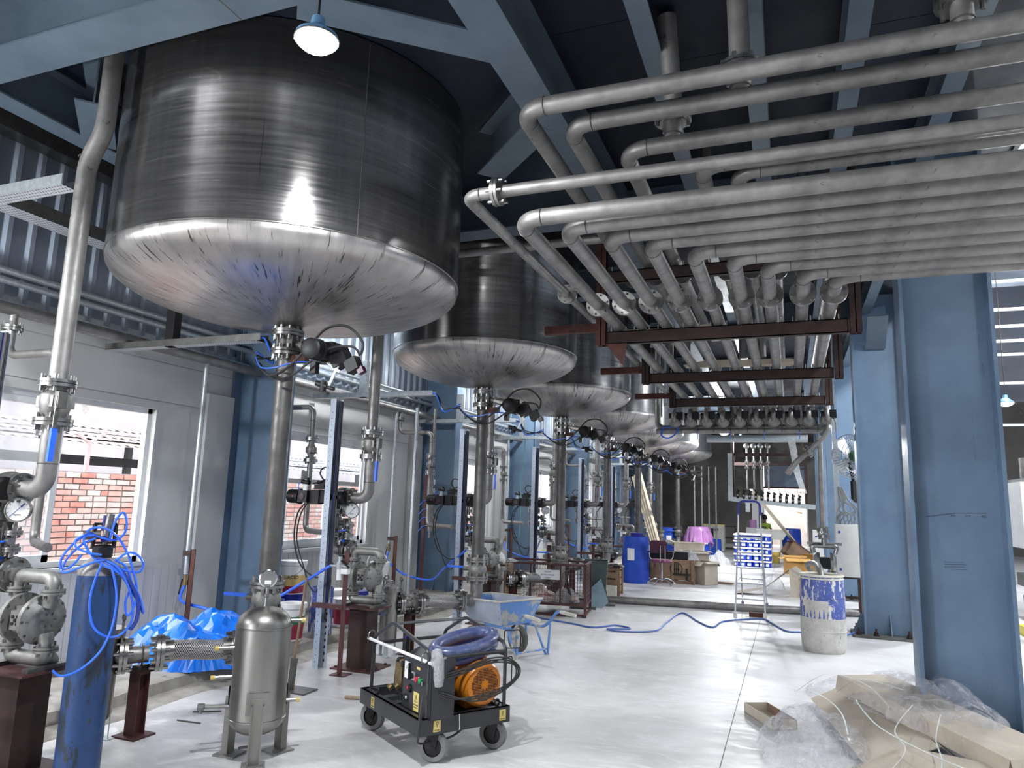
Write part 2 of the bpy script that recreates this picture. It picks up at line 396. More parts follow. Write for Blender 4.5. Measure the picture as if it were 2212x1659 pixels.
    def build(s, name, mat, parent=None, flat=False, angle=35, uvs=None):
        me = bpy.data.meshes.new(name); me.from_pydata(s.v, [], s.f); me.validate(); me.update()
        if not flat:
            me.polygons.foreach_set('use_smooth', [True] * len(me.polygons))
            me.set_sharp_from_angle(angle=math.radians(angle))
        me.materials.append(MATS[mat] if isinstance(mat, str) else mat)
        o = bpy.data.objects.new(name, me); COL.objects.link(o)
        if parent is not None: o.parent = parent
        return o
def bend(path, R, seg=6):
    """polyline with rounded corners"""
    P = [Vector(p) for p in path]; out = [P[0]]
    for i in range(1, len(P) - 1):
        a, b, c = P[i - 1], P[i], P[i + 1]; d1 = (a - b); d2 = (c - b)
        L = min(R, d1.length * .49, d2.length * .49); 
        if L < 1e-4: out.append(b); continue
        d1.normalize(); d2.normalize(); ang = d1.angle(d2)
        if ang > PI - 0.02: out.append(b); continue
        rad = L * math.tan(ang / 2); bis = (d1 + d2).normalized(); cen = b + bis * math.sqrt(L * L + rad * rad)
        s0 = b + d1 * L; e0 = b + d2 * L; v0 = s0 - cen; v1 = e0 - cen
        for k in range(seg + 1):
            f_ = k / seg; q = v0.rotation_difference(v1); 
            out.append(cen + (Matrix.Rotation(q.angle * f_, 3, q.axis) @ v0))
    out.append(P[-1]); return out
def spline(pts, n=8, closed=False):
    P = [Vector(p) for p in pts]; out = []; N = len(P)
    for i in range(N if closed else N - 1):
        p0 = P[(i - 1) % N] if (i or closed) else P[0]; p1 = P[i]; p2 = P[(i + 1) % N]; p3 = P[(i + 2) % N] if (i < N - 2 or closed) else P[-1]
        for k in range(n):
            t = k / n
            out.append(0.5 * ((2 * p1) + (p2 - p0) * t + (2 * p0 - 5 * p1 + 4 * p2 - p3) * t * t + (3 * p1 - p0 - 3 * p2 + p3) * t ** 3))
    if not closed: out.append(P[-1])
    return out
def tag(o, label, cat, group=None, kind=None):
    if label: o['label'] = label
    if cat: o['category'] = cat
    if group: o['group'] = group
    if kind: o['kind'] = kind
    return o
def thing(name, label, cat, loc=(0, 0, 0), rz=0.0, group=None):
    e = bpy.data.objects.new(name, None); COL.objects.link(e); e.empty_display_size = 0.1
    e.location = loc; e.rotation_euler = (0, 0, rz); return tag(e, label, cat, group)
def struct(o, label=None, cat=None): 
    o['kind'] = 'structure'
    if label: o['label'] = label
    if cat: o['category'] = cat
    return o
CH = {}
def kids(o): return [c for c in bpy.data.objects if c.parent == o]
def copy_tree(o, parent=None, cmap=None):
    c = o.copy(); COL.objects.link(c); c.parent = parent
    for ch in cmap.get(o.name, []): copy_tree(ch, c, cmap)
    return c
def child_map():
    m = {}
    for o in bpy.data.objects:
        if o.parent: m.setdefault(o.parent.name, []).append(o)
    return m
FONT = None
def text(body, size, mat, M4, parent=None, name='lettering', align='CENTER', ext=0.0005):
    cu = bpy.data.curves.new(name, 'FONT'); cu.body = body; cu.size = size; cu.align_x = align; cu.align_y = 'CENTER'; cu.extrude = ext
    tmp = bpy.data.objects.new(name, cu); COL.objects.link(tmp)
    dg = bpy.context.evaluated_depsgraph_get(); me = bpy.data.meshes.new_from_object(tmp.evaluated_get(dg))
    bpy.data.objects.remove(tmp); me.materials.clear(); me.materials.append(MATS[mat]); me.transform(M4)
    o = bpy.data.objects.new(name, me); COL.objects.link(o)
    if parent is not None: o.parent = parent
    return o
def frame(o, x, z):
    """4x4 from origin, x axis, z (normal) axis"""
    x = Vector(x).normalized(); z = Vector(z).normalized(); y = z.cross(x).normalized(); x = y.cross(z)
    m = Matrix((x, y, z)).transposed().to_4x4(); m.translation = Vector(o); return m
ORD = ['nearest', 'second', 'third', 'fourth', 'fifth', 'sixth', 'seventh', 'eighth', 'ninth', 'tenth', 'eleventh', 'twelfth']

# ================================================================ STRUCTURE
ZB = 4.35      # underside of the main deck beams
ZD = 4.75      # underside of the deck plates
WX = -6.0      # inner face of the window wall
# floor ---------------------------------------------------------------
fl = MB().bx(WX - .15, 14, -9, 38, -0.3, 0).build('floor', 'floorconcrete', flat=True)
struct(fl, 'pale dusty concrete factory floor with trowel smears', 'floor')
j = MB().bx(-0.474, -0.468, -9, 38, -0.002, 0.0012).build('control_joint', 'brownstrip', fl, flat=True)
MB().bx(WX, .9, 14.9, 14.906, -0.002, 0.0012).build('control_joint', 'brownstrip', fl, flat=True)
# raised concrete kerb along the window wall
mb = MB()
rows = []
ys = [-2 + i * 0.25 for i in range(125)]
vs = []; fs = []
for i, y in enumerate(ys):
    e = random.uniform(-.02, .02); h = 0.13 + random.uniform(-.008, .008)
    vs += [(WX, y, h), (-4.86 + e, y, h), (-4.80 + e, y, h - .02), (-4.78 + e, y, .03), (-4.60 + e * 2, y, .012), (-4.56 + e * 2, y, -.01)]
for i in range(len(ys) - 1):
    for k in range(5): fs.append((i * 6 + k, i * 6 + k + 1, (i + 1) * 6 + k + 1, (i + 1) * 6 + k))
mb.add(vs, fs)
struct(mb.build('trim_1', 'concrete'), 'raised rough concrete kerb running along the window wall', 'kerb')
# ---------------------------------------------------------------- window wall
COLY = [2.2, 6.6, 11.2, 15.4, 19.8, 24.2, 28.6]
WINS = [(3.55, 5.46), (7.6, 9.52), (12.2, 14.1), (16.9, 18.8), (21.1, 22.9), (25.6, 27.3)]
Z0, Z1 = 0.95, 2.46
wl = MB()
T = 0.16
wl.bx(WX - T, WX, -2, 38, 0, Z0)
prev = -2
for (a, b_) in WINS:
    wl.bx(WX - T, WX, prev, a, Z0, 2.54); wl.bx(WX - T, WX, a, b_, Z1, 2.54); prev = b_
wl.bx(WX - T, WX, prev, 38, Z0, 2.54)
wl.bx(WX - T, WX - .012, -2, 38, 2.54, 5.2)
wall_left = wl.build('wall_left', 'panel', flat=True); struct(wall_left, 'white panelled side wall with a row of sliding windows', 'wall')
edges = [-2] + COLY + [38]
for i in range(len(edges) - 1):
    for (z0, z1) in ((2.55, 2.945), (2.953, 3.13)):
        MB().bx(WX - .011, WX, edges[i] + .004, edges[i + 1] - .004, z0, z1).build('wall_panel', 'panel', wall_left, flat=True)
    # ribbed lower panel below the sills
    mb = MB(); y = edges[i] + .03
    while y < edges[i + 1] - .2:
        mb.bx(WX, WX + .006, y, min(y + .094, edges[i + 1] - .03), 0.14, Z0 - .06); y += .1
    mb.build('ribbed_panel', 'panel', wall_left, flat=True)
# corrugated cladding above
for i in range(len(edges) - 1):
    pr_ = []; y = edges[i]
    while y < edges[i + 1] - .01:
        for dy, dx in ((0, 0), (.11, 0), (.135, .035), (.175, .035), (.2, 0)):
            if y + dy <= edges[i + 1] + .001: pr_.append((y + dy, dx))
        y += .2
    vs = []; fs = []
    for (yy, dx) in pr_: vs += [(WX + .005 + dx, yy, 3.14), (WX + .005 + dx, yy, 5.1)]
    for k in range(len(pr_) - 1): fs.append((2 * k, 2 * k + 2, 2 * k + 3, 2 * k + 1))
    MB().add(vs, fs).build('cladding_sheet', 'corrugated', wall_left, flat=True)
# plastered pilasters beside the columns (rounded pale corner pieces)
for y in COLY[1:]:
    MB().bx(WX, WX + .06, y - .52, y - .13, 0.12, 2.72).build('plaster_pier', 'plaster', wall_left, flat=True)
def window(i, y0, y1):
    x = WX - .09
    o = MB()
    o.bx(x - .03, x + .03, y0, y1, Z0, Z0 + .05).bx(x - .03, x + .03, y0, y1, Z1 - .05, Z1).bx(x - .03, x + .03, y0, y0 + .05, Z0, Z1).bx(x - .03, x + .03, y1 - .05, y1, Z0, Z1)
    e = thing('window_%d' % i, 'white sliding window, %s window along the side wall' % ORD[i - 1].replace('nearest', 'first'), 'window', (x, (y0 + y1) / 2, Z0)); e['kind'] = 'structure'
    def loc(mb): mb.v = [(p[0] - x, p[1] - (y0 + y1) / 2, p[2] - Z0) for p in mb.v]; return mb
    loc(o).build('window_frame', 'pvc', e, flat=True)
    ym = (y0 + y1) / 2
    sashes = [(y0 + .04, ym + .03, .012), (ym - .03, y1 - .04, -.012)]
    if i == 1: sashes = [(y0 + .04, ym + .03, .012), (y0 + .1, ym + .05, -.012)]
    for (a, b_, dx) in sashes:
        s = MB()
        for q in ((a, b_, Z0 + .05, Z0 + .11), (a, b_, Z1 - .11, Z1 - .05), (a, a + .055, Z0 + .05, Z1 - .05), (b_ - .055, b_, Z0 + .05, Z1 - .05)):
            s.bx(x + dx - .011, x + dx + .011, *q)
        so = loc(s).build('sash', 'pvc', e, flat=True)
        loc(MB().bx(x + dx - .002, x + dx + .002, a + .05, b_ - .05, Z0 + .1, Z1 - .1)).build('pane', 'glass', so, flat=True)
    loc(MB().bx(WX - T, WX + .03, y0 - .02, y1 + .02, Z0 - .035, Z0)).build('window_sill', 'pvc', e, flat=True)
for i, (a, b_) in enumerate(WINS): window(i + 1, a, b_)
# ---------------------------------------------------------------- blue steel columns
def column(name, label, x0, x1, y, z1=4.35, base_plate=True, fw=.3, group=None, facey=True):
    e = thing(name, label, 'column', ((x0 + x1) / 2, y, 0), 0, group)
    h = (x1 - x0) / 2
    MB().bx(-h + .012, h - .012, -.006, .006, 0.02, z1).build('web', 'bluesteel', e, flat=True)
    for s in (-1, 1):
        MB().bx(s * h - .014, s * h + .014, -fw / 2, fw / 2, 0.02, z1).build('column_flange', 'bluesteel', e, flat=True)
    for (zz) in (1.98,):
        MB().bx(-h + .02, h - .02, -.0085, -.006, zz, zz + .008).build('weld_seam', 'bluesteel', e, flat=True)
    if base_plate:
        MB().bx(-h - .16, h + .16, -.3, .3, 0.0, 0.028).build('base_plate', 'castdark', e, flat=True)
        for gx in (-h - .1, 0, h + .1):
            g = MB()
            if abs(gx) > .01:
                sx = 1 if gx > 0 else -1
                g.prism([(0, 0), (.13, 0), (.03, .25), (0, .25)], -.006, .006, frame((sx * (h + .014), 0, .028), (sx, 0, 0), (0, -sx, 0)))
            else: g.prism([(0, 0), (.13, 0), (.02, .26), (0, .26)], -.006, .006, frame((0, -.006, .028), (0, -1, 0), (-1, 0, 0)) )
            g.build('gusset', 'bluesteel', e, flat=True)
        for bx_ in (-h + .12, h - .12, -h - .09, h + .09):
            for by in (-.2, .2):
                MB().cyl((bx_, by, .028), (bx_, by, .045), .035, n=12).cyl((bx_, by, .045), (bx_, by, .075), .026, n=6).cyl((bx_, by, .075), (bx_, by, .12), .013, n=8).build('anchor_bolt', 'rustdark', e)
    return e
for i, y in enumerate(COLY[1:]):
    column('steel_column', 'blue painted steel column against the window wall, %s one along' % ORD[i].replace('nearest', 'first'), -5.98, -5.33, y, 5.1, True, .26, 'blue columns along the window wall')
colR = []
for i, y in enumerate(COLY[1:]):
    c = column('steel_column', ('big dark blue steel column at the right beside the cardboard heap', 'blue steel column behind the speckled drum', 'blue steel column behind the grey cabinet and wall fan',
        'fourth blue column on the right-hand side of the aisle', 'fifth blue column on the right-hand side of the aisle', 'farthest blue column on the right-hand side')[i], .9, 1.53, y, 4.75, True, .3, 'blue columns right of the aisle')
    colR.append(c)
# pen marks on the nearest right column's web
def marks(parent, pts, r=.0015):
    MB().tube(pts, r, 5).build('pen_mark', 'ink', parent)
marks(colR[0], [(-.21, -.008, 1.625), (.0, -.008, 1.662), (.21, -.008, 1.668)])
for (xx, s_) in ((-.02, '455'), (.08, '3525'), (.19, '450')):
    text(s_, .022, 'ink', frame((xx, -.0075, 1.64), (1, 0, 0), (0, -1, 0)), colR[0])
for q in range(4):
    marks(colR[0], [(-.1, -.008, 1.28 - q * .018), (.04 + .01 * (q % 2), -.008, 1.286 - q * .018)], .001)
# slender knee brace on far right column
e = thing('knee_brace', 'short blue brace between column and deck above the speckled drum', 'brace', (1.2, 11.17, 3.95))
MB().bar((0, 0, 0), (0, -.5, .36), .26, .02).build('brace_flange', 'beamblue', e, flat=True)
# ---------------------------------------------------------------- deck + beams overhead
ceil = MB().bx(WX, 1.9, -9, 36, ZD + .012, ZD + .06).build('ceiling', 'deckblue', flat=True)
struct(ceil, 'dark blue steel deck overhead seen from below', 'ceiling')
JX = [-1.55, -.74, -.13, .46, 1.1, 1.9]
for i in range(len(JX) - 1):
    y = 0.4 + .55 * (i % 2)
    while y < 12:
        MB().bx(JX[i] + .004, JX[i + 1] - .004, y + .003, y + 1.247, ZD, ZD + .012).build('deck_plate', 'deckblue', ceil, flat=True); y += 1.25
for i in range(4):
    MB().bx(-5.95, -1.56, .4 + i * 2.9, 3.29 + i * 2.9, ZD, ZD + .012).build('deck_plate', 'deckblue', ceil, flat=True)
BK = [0]
def beam(label, p0, p1, w=.24, z=ZB, h=.38, name='steel_beam', mat='beamblue', splice=None):
    BK[0] += 1; z = z + .0031 * (BK[0] % 5)
    p0 = Vector((p0[0], p0[1], z)); p1 = Vector((p1[0], p1[1], z)); c = (p0 + p1) / 2; d = (p1 - p0); L = d.length
    e = thing(name, label, 'beam', c, math.atan2(d.y, d.x))
    MB().bx(-L / 2, L / 2, -w / 2, w / 2, 0, .014).build('bottom_flange', mat, e, flat=True)
    MB().bx(-L / 2, L / 2, -.006, .006, .014, h).build('web', mat, e, flat=True)
    MB().bx(-L / 2, L / 2, -w / 2, w / 2, h, h + .014).build('top_flange', mat, e, flat=True)
    if splice is not None: MB().bx(splice, splice + .006, -w / 2, w / 2, -.002, 0.001).build('splice_joint', 'brownstrip', e, flat=True)
    return e
beam('wide blue beam across the top left in front of the big tank', (-5.6, 2.77), (-1.42, 2.77), .29, splice=.62)
beam('blue beam running away along the aisle side of the tanks', (-1.55, -.5), (-1.55, 25), .25)
beam('blue beam along the wall side of the nearest tank', (-5.17, .0), (-5.17, 12), .2)
beam('angled blue beam at the right front of the nearest tank', (-2.5, 2.92), (-1.6, 3.66), .26)
beam('angled blue beam at the left front of the nearest tank', (-4.55, 3.3), (-5.08, 3.78), .24)
beam('angled blue beam behind the nearest tank on the aisle side', (-2.29, 5.23), (-1.62, 4.59), .24)
beam('short blue beam from the nearest tank to the aisle beam', (-2.3, 5.55), (-1.6, 5.55), .2)
beam('blue cross beam between the nearest and second tanks', (-5.3, 6.46), (-1.45, 6.46), .25)
for i, y in enumerate((9.05, 12.1, 15.15, 18.15, 21.5)):
    beam('blue cross beam between the %s and %s tanks' % (ORD[i + 1], ORD[i + 2]), (-5.3, y), (-1.45, y), .22)
for i, x in enumerate((-.74, -.13, .46, 1.1)):
    beam('%s blue joist under the deck right of the aisle beam' % ORD[i].replace('nearest', 'first'), (x, -.5), (x, 20), .13, 4.47, .27)
for i, y in enumerate((6.6, 11.2, 15.4)):
    beam('deep blue girder over the aisle at column line %s' % ('one', 'two', 'three')[i], (-1.45, y + .2), (1.5, y + .2), .2, 4.4, .33)
# lamp hanging before the nearest tank, and others
def lamp(label, loc, r, glow, watts, top, spot=False):
    e = thing('pendant_lamp', label, 'lamp', loc)
    MB().lathe([(.001, .30 * r * 4), (r * .3, .28 * r * 4), (r * .35, .18 * r * 4), (r * .6, .12 * r * 4), (r * .98, .02), (r, 0)], 24).build('lamp_housing', 'lampbody', e)
    MB().lathe([(r * .96, .0), (r * .94, -.012), (r * .7, -.035), (r * .35, -.05), (.001, -.055)], 24).build('lens', glow, e)
    MB().cyl((0, 0, .28 * r * 4), (0, 0, top - loc[2]), .006, n=6).build('cord', 'black', e)
    MB().torus((0, 0, 0), (0, 0, 1), r, r * .05, 24, 6).build('rim', 'chrome', e)
    if watts:
        ld = bpy.data.lights.new('lamp_light', 'SPOT' if spot else 'POINT'); ld.energy = watts
        if spot: ld.spot_size = math.radians(174); ld.spot_blend = .5
        ld.shadow_soft_size = r * .7; ld.color = (.95, .98, 1)
        lo = bpy.data.objects.new('lamp_light', ld); COL.objects.link(lo); lo.parent = e; lo.location = (0, 0, -.075)
    return e
lamp('glaring round lamp hanging in front of the nearest tank', (-2.09, 2.6, 3.84), .105, 'lampglow', 120, 4.36, True)
lamp('small bright lamp left of a pair at the far end', (-1.6, 20, 3.62), .12, 'farlamp', 150, 4.755)
lamp('small bright lamp right of a pair at the far end', (-1.2, 20.4, 3.5), .12, 'farlamp', 150, 4.762)
lamp('bright lamp glimpsed right of the big blue column', (3.39, 13.9, 3.5), .12, 'farlamp', 100, 7.0)
k = 0  # unseen lamps added out of view to brighten the room
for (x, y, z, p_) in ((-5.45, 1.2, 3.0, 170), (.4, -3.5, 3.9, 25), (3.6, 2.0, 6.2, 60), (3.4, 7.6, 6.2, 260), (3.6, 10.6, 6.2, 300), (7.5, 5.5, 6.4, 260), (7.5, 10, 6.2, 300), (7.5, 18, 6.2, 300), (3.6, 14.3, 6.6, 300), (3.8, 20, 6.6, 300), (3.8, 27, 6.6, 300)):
    lamp('added fill lamp out of view, %s of the unseen lamps' % ORD[k].replace('nearest', 'first'), (x, y, z), .14 if x < 1 else .32, 'farlamp', p_, 4.762 if x < 1 else 7.0); k += 1
for k, (x, y) in enumerate(((-5.15, 7.9), (-5.0, 11.6), (-5.0, 14.7), (-5.0, 18.0), (-5.0, 21.4))):  # lamps added out of sight behind the tanks to brighten the wall
    lamp('added unseen fill lamp between the window wall and the %s tank' % ORD[k + 1], (x, y, 4.0), .12, 'farlamp', (42, 36, 34, 34, 34)[k], 4.762)
# ---------------------------------------------------------------- far end wall and opening
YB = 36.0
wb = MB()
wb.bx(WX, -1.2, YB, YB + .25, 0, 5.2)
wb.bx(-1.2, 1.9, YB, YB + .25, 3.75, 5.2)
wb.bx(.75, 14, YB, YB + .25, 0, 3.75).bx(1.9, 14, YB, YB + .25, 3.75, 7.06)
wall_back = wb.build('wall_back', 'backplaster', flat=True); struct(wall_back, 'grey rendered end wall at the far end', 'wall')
e = thing('door_1', 'open loading doorway at the far end', 'doorway', (-.2, YB, 0)); e['kind'] = 'structure'
MB().bx(-1.0, -.93, -.05, .3, 0, 3.75).bx(.88, .95, -.05, .3, 0, 3.75).bx(-1, .95, -.05, .3, 3.68, 3.75).build('door_frame', 'pvc', e, flat=True)
MB().bx(-1, .95, -.02, .05, 2.6, 2.68).build('transom', 'rustdark', e, flat=True)
MB().bx(-.9, .85, .02, .06, 2.68, 3.66).build('fixed_panel', 'bluesteel', e, flat=True)
# far hall on the right
rr = MB().bx(1.9, 14, -9, 36, 7.0, 7.06).build('ceiling_2', 'corrugated', flat=True); struct(rr, 'sheet roof of the right hall', 'ceiling')
wr = MB().bx(14, 14.2, -9, 36, 0, 7.06).build('wall_right', 'corrugated', flat=True); struct(wr, 'sheet clad far side wall of the right hall', 'wall')
wf = MB().bx(WX - .16, 14.2, -9.2, -9, 0, 7.06).build('wall_front', 'plaster', flat=True); struct(wf, 'white wall behind the viewpoint', 'wall')
fa = MB().bx(1.86, 1.9, -9, 36, ZD - .02, 7.0).build('trim_2', 'deckblue', flat=True); struct(fa, 'deck edge plate above the right columns', 'trim')
for k, (y, z) in enumerate(((14, 5.6), (14.6, 5.25), (15.2, 5.08), (15.8, 4.93), (16.4, 4.78), (17, 4.3), (18, 3.55))):
    tag(MB().bx(1.7, 9, y, y + .06, z, z + .05).build('purlin', 'pvc', flat=True), 'pale roof purlin right of the big column, number %s from the top' % ('one', 'two', 'three', 'four', 'five', 'six', 'seven')[k], 'purlin')
tag(MB().bx(1.6, 9, 19, 19.1, 4.2, 6.9).build('gable_panel', 'deckblue', flat=True), 'dark blue wall panel above the far right hall', 'panel')
# ---------------------------------------------------------------- outside the windows
OX = -8.9
gr = MB().bx(-30, WX - .16, -12, 60, -.25, -.05).build('ground', 'ground', flat=True); struct(gr, 'bare ground outside the windows', 'ground')
bw = MB().bx(OX - .22, OX - .008, 4.2, 22, -.1, 1.86).build('wall_garden', 'mortar', flat=True); struct(bw, 'weathered brick boundary wall outside the windows', 'wall')
bm = {}
for k, mname in enumerate(('brick', 'brickred', 'brickpale')):
    tmp = MB().bx(-.014, .014, -.103, .103, -.033, .033); o_ = tmp.build('brick', mname, flat=True); bm[k] = o_.data; bpy.data.objects.remove(o_)
rest = {0: MB(), 1: MB(), 2: MB()}; nb = 0
bricks = []
for row in range(24):
    z = .02 + row * .078; y = 4.2 + .11 * (row % 2)
    while y < 20.4:
        k = random.choices((0, 1, 2), (5, 3, 4))[0]; s_ = random.choice((1, 1, 1, .5)) if random.random() < .3 else 1
        L = .222 * s_
        bricks.append((z, y + L / 2, k, s_)); y += L
vis = lambda z, y: (z > .62 and 5.2 < y < 8.35)
for (z, y, k, s_) in bricks:
    if vis(z, y) and nb < 300:
        o_ = bpy.data.objects.new('brick', bm[k]); COL.objects.link(o_); o_.parent = bw
        o_.location = (OX + random.uniform(-.004, .006), y, z); o_.scale = (1, s_ * random.uniform(.93, 1), random.uniform(.9, 1.0)); o_.rotation_euler = (random.uniform(-.02, .02), 0, random.uniform(-.02, .02)); nb += 1
    elif z > .4: rest[k].bx(OX - .014, OX + .01, y - .103 * s_, y + .103 * s_, z - .032, z + .032)
for k, mname in enumerate(('brick', 'brickred', 'brickpale')):
    r_ = rest[k].build('brickwork', mname, bw, flat=True); r_['kind'] = 'stuff'
for k, (y, tilt) in enumerate(((7.94, .02), (8.06, .03), (8.22, .06))):
    tag(MB().bar((OX + .5, y, -.05), (OX + .06, y - tilt, 1.36), .05, .03).build('batten', 'plank', flat=True), '%s pale wooden batten leaning on the brick wall outside' % ('left', 'middle', 'right')[k], 'batten')
tag(MB().bar((OX + 1.6, 6.4, -.05), (OX + .2, 7.75, 1.02), .07, .04).build('plank', 'plank', flat=True), 'pale plank sloping down outside the first window', 'plank')
for k, y in enumerate((7.12, 14.4)):
    e = thing('fence_post', 'forked %s fence post on the brick wall outside the %s window' % (('pinkish', 'grey')[k], ('first', 'second')[k]), 'post', (OX - .1, y, 1.86))
    mt = ('postpink', 'shedbeam')[k]
    MB().bx(-.02, .02, -.025, .025, 0, .42).build('upright', mt, e, flat=True)
    MB().bar((0, 0, .40), (0, -.2, .52), .03, .03).build('arm', mt, e, flat=True); MB().bar((0, 0, .40), (0, .26, .58), .03, .03).build('arm', mt, e, flat=True)
def shed(label, y0, y1, zoff=0, mat='shedroof'):
    e = thing('lean_to_shed', label, 'shed', (OX - 1.6, (y0 + y1) / 2, 0)); hw = (y1 - y0) / 2
    for q, (x, z) in enumerate(((-.2, 2.62), (.5, 2.44), (1.0, 2.3))):
        vs = []; fs = []; n = int((y1 - y0) / .04)
        for i in range(n + 1):
            y = -hw + i * .04; dz = .012 * math.sin(i * PI / 2)
            vs += [(x - .9, y, z + .12 + dz + zoff), (x, y, z + dz + zoff)]
        for i in range(n): fs.append((2 * i, 2 * i + 1, 2 * i + 3, 2 * i + 2))
        MB().add(vs, fs).build('roof_sheet', mat, e)
    MB().bx(.2, .3, -hw, hw, 2.0 + zoff, 2.14 + zoff).build('shed_beam', 'shedbeam', e, flat=True)
    for s in (-.8, .0, .8): MB().bx(-.9, -.8, s * hw - .05, s * hw + .05, -.1, 2.4 + zoff).build('shed_post', 'shedbeam', e, flat=True)
shed('rusty corrugated lean-to roof beyond the brick wall at the first window', 6.2, 10.2)
shed('blue sheeted lean-to beyond the brick wall at the second window', 12.0, 18.0, -.15, 'corrugated')
fw = MB().bx(OX - 4.4, OX - 4.2, -2, 34, -.1, 6.5).build('wall_neighbour', 'farwall', flat=True); struct(fw, 'pale stained rendered wall of the neighbouring building', 'wall')

# ================================================================ TANKS
TK = [(-3.7, 4.55, 1.33), (-3.36, 7.72, 1.09), (-3.3, 10.7, 1.06), (-3.3, 13.75, 1.05), (-3.3, 16.8, 1.05), (-3.3, 19.8, 1.05), (-3.3, 23.3, 1.05)]
def tank(k, x, y, R):
    e = thing('storage_tank', ('huge stainless tank nearest the camera, under the glaring lamp', 'second stainless tank in the row, behind the nearest one', 'third stainless tank in the row', 'fourth stainless tank in the row',
        'fifth stainless tank in the row', 'sixth stainless tank in the row', 'seventh and farthest stainless tank in the row')[k], 'tank', (x, y, 2.95), 0, 'row of stainless tanks')
    prof = [(.09, .005), (.14, .02)]
    for i in range(1, 27):
        q_ = i / 26; r = .14 + (R - .14) * math.sin(q_ * PI / 2); prof.append((r, .02 + .29 * (1 - math.sqrt(max(0, 1 - (r / R) ** 2))) + .03 * (1 - (r / R)) * 0 + .05 * (r / R)))
    zs = .385; prof.append((R, zs))
    MB().lathe(prof, 64).build('bottom_head', 'tankhead', e, angle=60)
    zt = 4.74 - 2.95
    sh = MB()
    seams = [zs, zs + (zt - zs) * .62]
    sh.lathe([(R + .002, zs), (R + .002, zs + (zt - zs) * .62), (R + .004, zs + (zt - zs) * .62 + .004), (R + .004, zt)], 64)
    sh.build('shell', 'tankshell', e, angle=60)
    MB().torus((0, 0, zs), (0, 0, 1), R + .003, .006, 64, 6).build('weld_bead', 'flange', e)
    MB().lathe([(.085, -.02), (.085, .05), (.13, .075)], 24).build('nozzle', 'pipe', e)
    for q, an in enumerate((-.6, .9, 2.6)):
        an += k
        MB().tube([((R + .003) * math.cos(an), (R + .003) * math.sin(an), zs), ((R + .004) * math.cos(an), (R + .004) * math.sin(an), zt - .02)], .004, 6).build('weld_bead', 'castdark', e) if q == 0 else None
    return e
for k, (x, y, R) in enumerate(TK): tank(k, x, y, R)

# ================================================================ STATION PROTOTYPES (local origin = tank outlet axis on the floor)
PROTO = []   # (root object, label template, location offset)
def P(name, tmpl, cat, loc, group):
    e = thing(name, tmpl, cat, loc, 0, group); PROTO.append((e, tmpl)); return e
def actuator(e, c, ax, up=(0, 0, 1), L=.29, r=.062, mk=True):
    """black pneumatic double cylinder actuator centred c along ax"""
    ax = Vector(ax).normalized(); c = Vector(c); up = Vector(up); sd = ax.cross(up)
    b_ = MB().bar(c - ax * L * .62, c + ax * L * .62, r * 1.7, r * 1.7).bar(c - ax * .07, c + ax * .07, r * 2.2, r * 2.1)
    for s in (-1, 1):
        b_.disc(c + ax * s * L * .62, ax, r * 1.16, .02, 20)
    o = b_.build('actuator_body', 'black', e)
    for s in (-1, 1):
        MB().lathe([(.001, L * .42), (r * .8, L * .42), (r * 1.05, L * .38), (r * 1.08, 0)], 24, c + ax * s * L * .6, axis=ax * s).build('end_cap', 'blackcap', e)
        if mk: MB().box(c + ax * s * L * .74 - sd * r * 1.07 * (1 if sd.y > 0 else -1), (.014, .004, .014)).build('logo_badge', 'red', e, flat=True)
    return o
# ---- outlet valve with actuator
e = P('outlet_valve', 'actuated valve under the outlet of the {} tank', 'valve', (0, 0, 2.71), 'actuated tank outlet valves')
MB().flange((0, 0, .20), (0, 0, 1), .125, True, 10, .022).build('flange', 'flange', e)
MB().flange((0, 0, .045), (0, 0, 1), .125, True, 10, .022).build('flange', 'flange', e)
MB().cyl((0, 0, .05), (0, 0, .2), .078, n=20).box((.02, 0, .12), (.15, .13, .1)).build('valve_body', 'castdark', e)
MB().cyl((.08, 0, .11), (.2, -.01, .09), .028).disc((.17, -.01, .095), (1, 0, -.1), .05, .016).cyl((.2, -.01, .09), (.30, -.02, .06), .042).build('valve_stem', 'cast', e)
for s in (-.05, .05): MB().bar((.16, s - .01, .09), (.31, s - .02, .05), .012, .03).build('yoke_bar', 'bolt', e, flat=True)
actuator(e, (.40, -.02, .02), (.12, -1, -.05), L=.26, r=.075, mk=False)
MB().box((.53, -.03, -.02), (.13, .11, .14), Matrix.Rotation(-.5, 3, 'Y')).build('mounting_bracket', 'black', e, flat=True)
MB().box((.66, -.04, -.09), (.10, .09, .10), Matrix.Rotation(-.45, 3, 'Y')).cyl((.66, -.04, -.09), (.69, -.04, -.02), .02).build('switch_box', 'black', e)
MB().box((.735, -.045, -.13), (.05, .05, .05), Matrix.Rotation(-.45, 3, 'Y')).build('indicator', 'maroon', e)
MB().bar((.54, -.06, -.08), (.46, -.07, -.27), .012, .02).bar((.44, -.06, -.06), (.56, -.07, -.14), .01, .02).build('bracket_strap', 'galv', e, flat=True)
MB().cyl((.36, -.07, -.22), (.46, -.07, -.25), .022).cyl((.42, -.07, -.21), (.42, -.07, -.29), .024).cyl((.44, -.07, -.25), (.52, -.07, -.27), .015).box((.33, -.07, -.1), (.05, .05, .09)).build('air_regulator', 'black', e)
MB().tube(spline([(.72, -.04, -.01), (.73, -.05, .09), (.62, -.1, .2), (.45, -.12, .19), (.32, -.14, .06), (.16, -.16, -.1), (.02, -.15, -.16), (-.12, -.1, -.12), (-.3, .0, .0)], 8), .010, 8).build('cable', 'rubber', e)
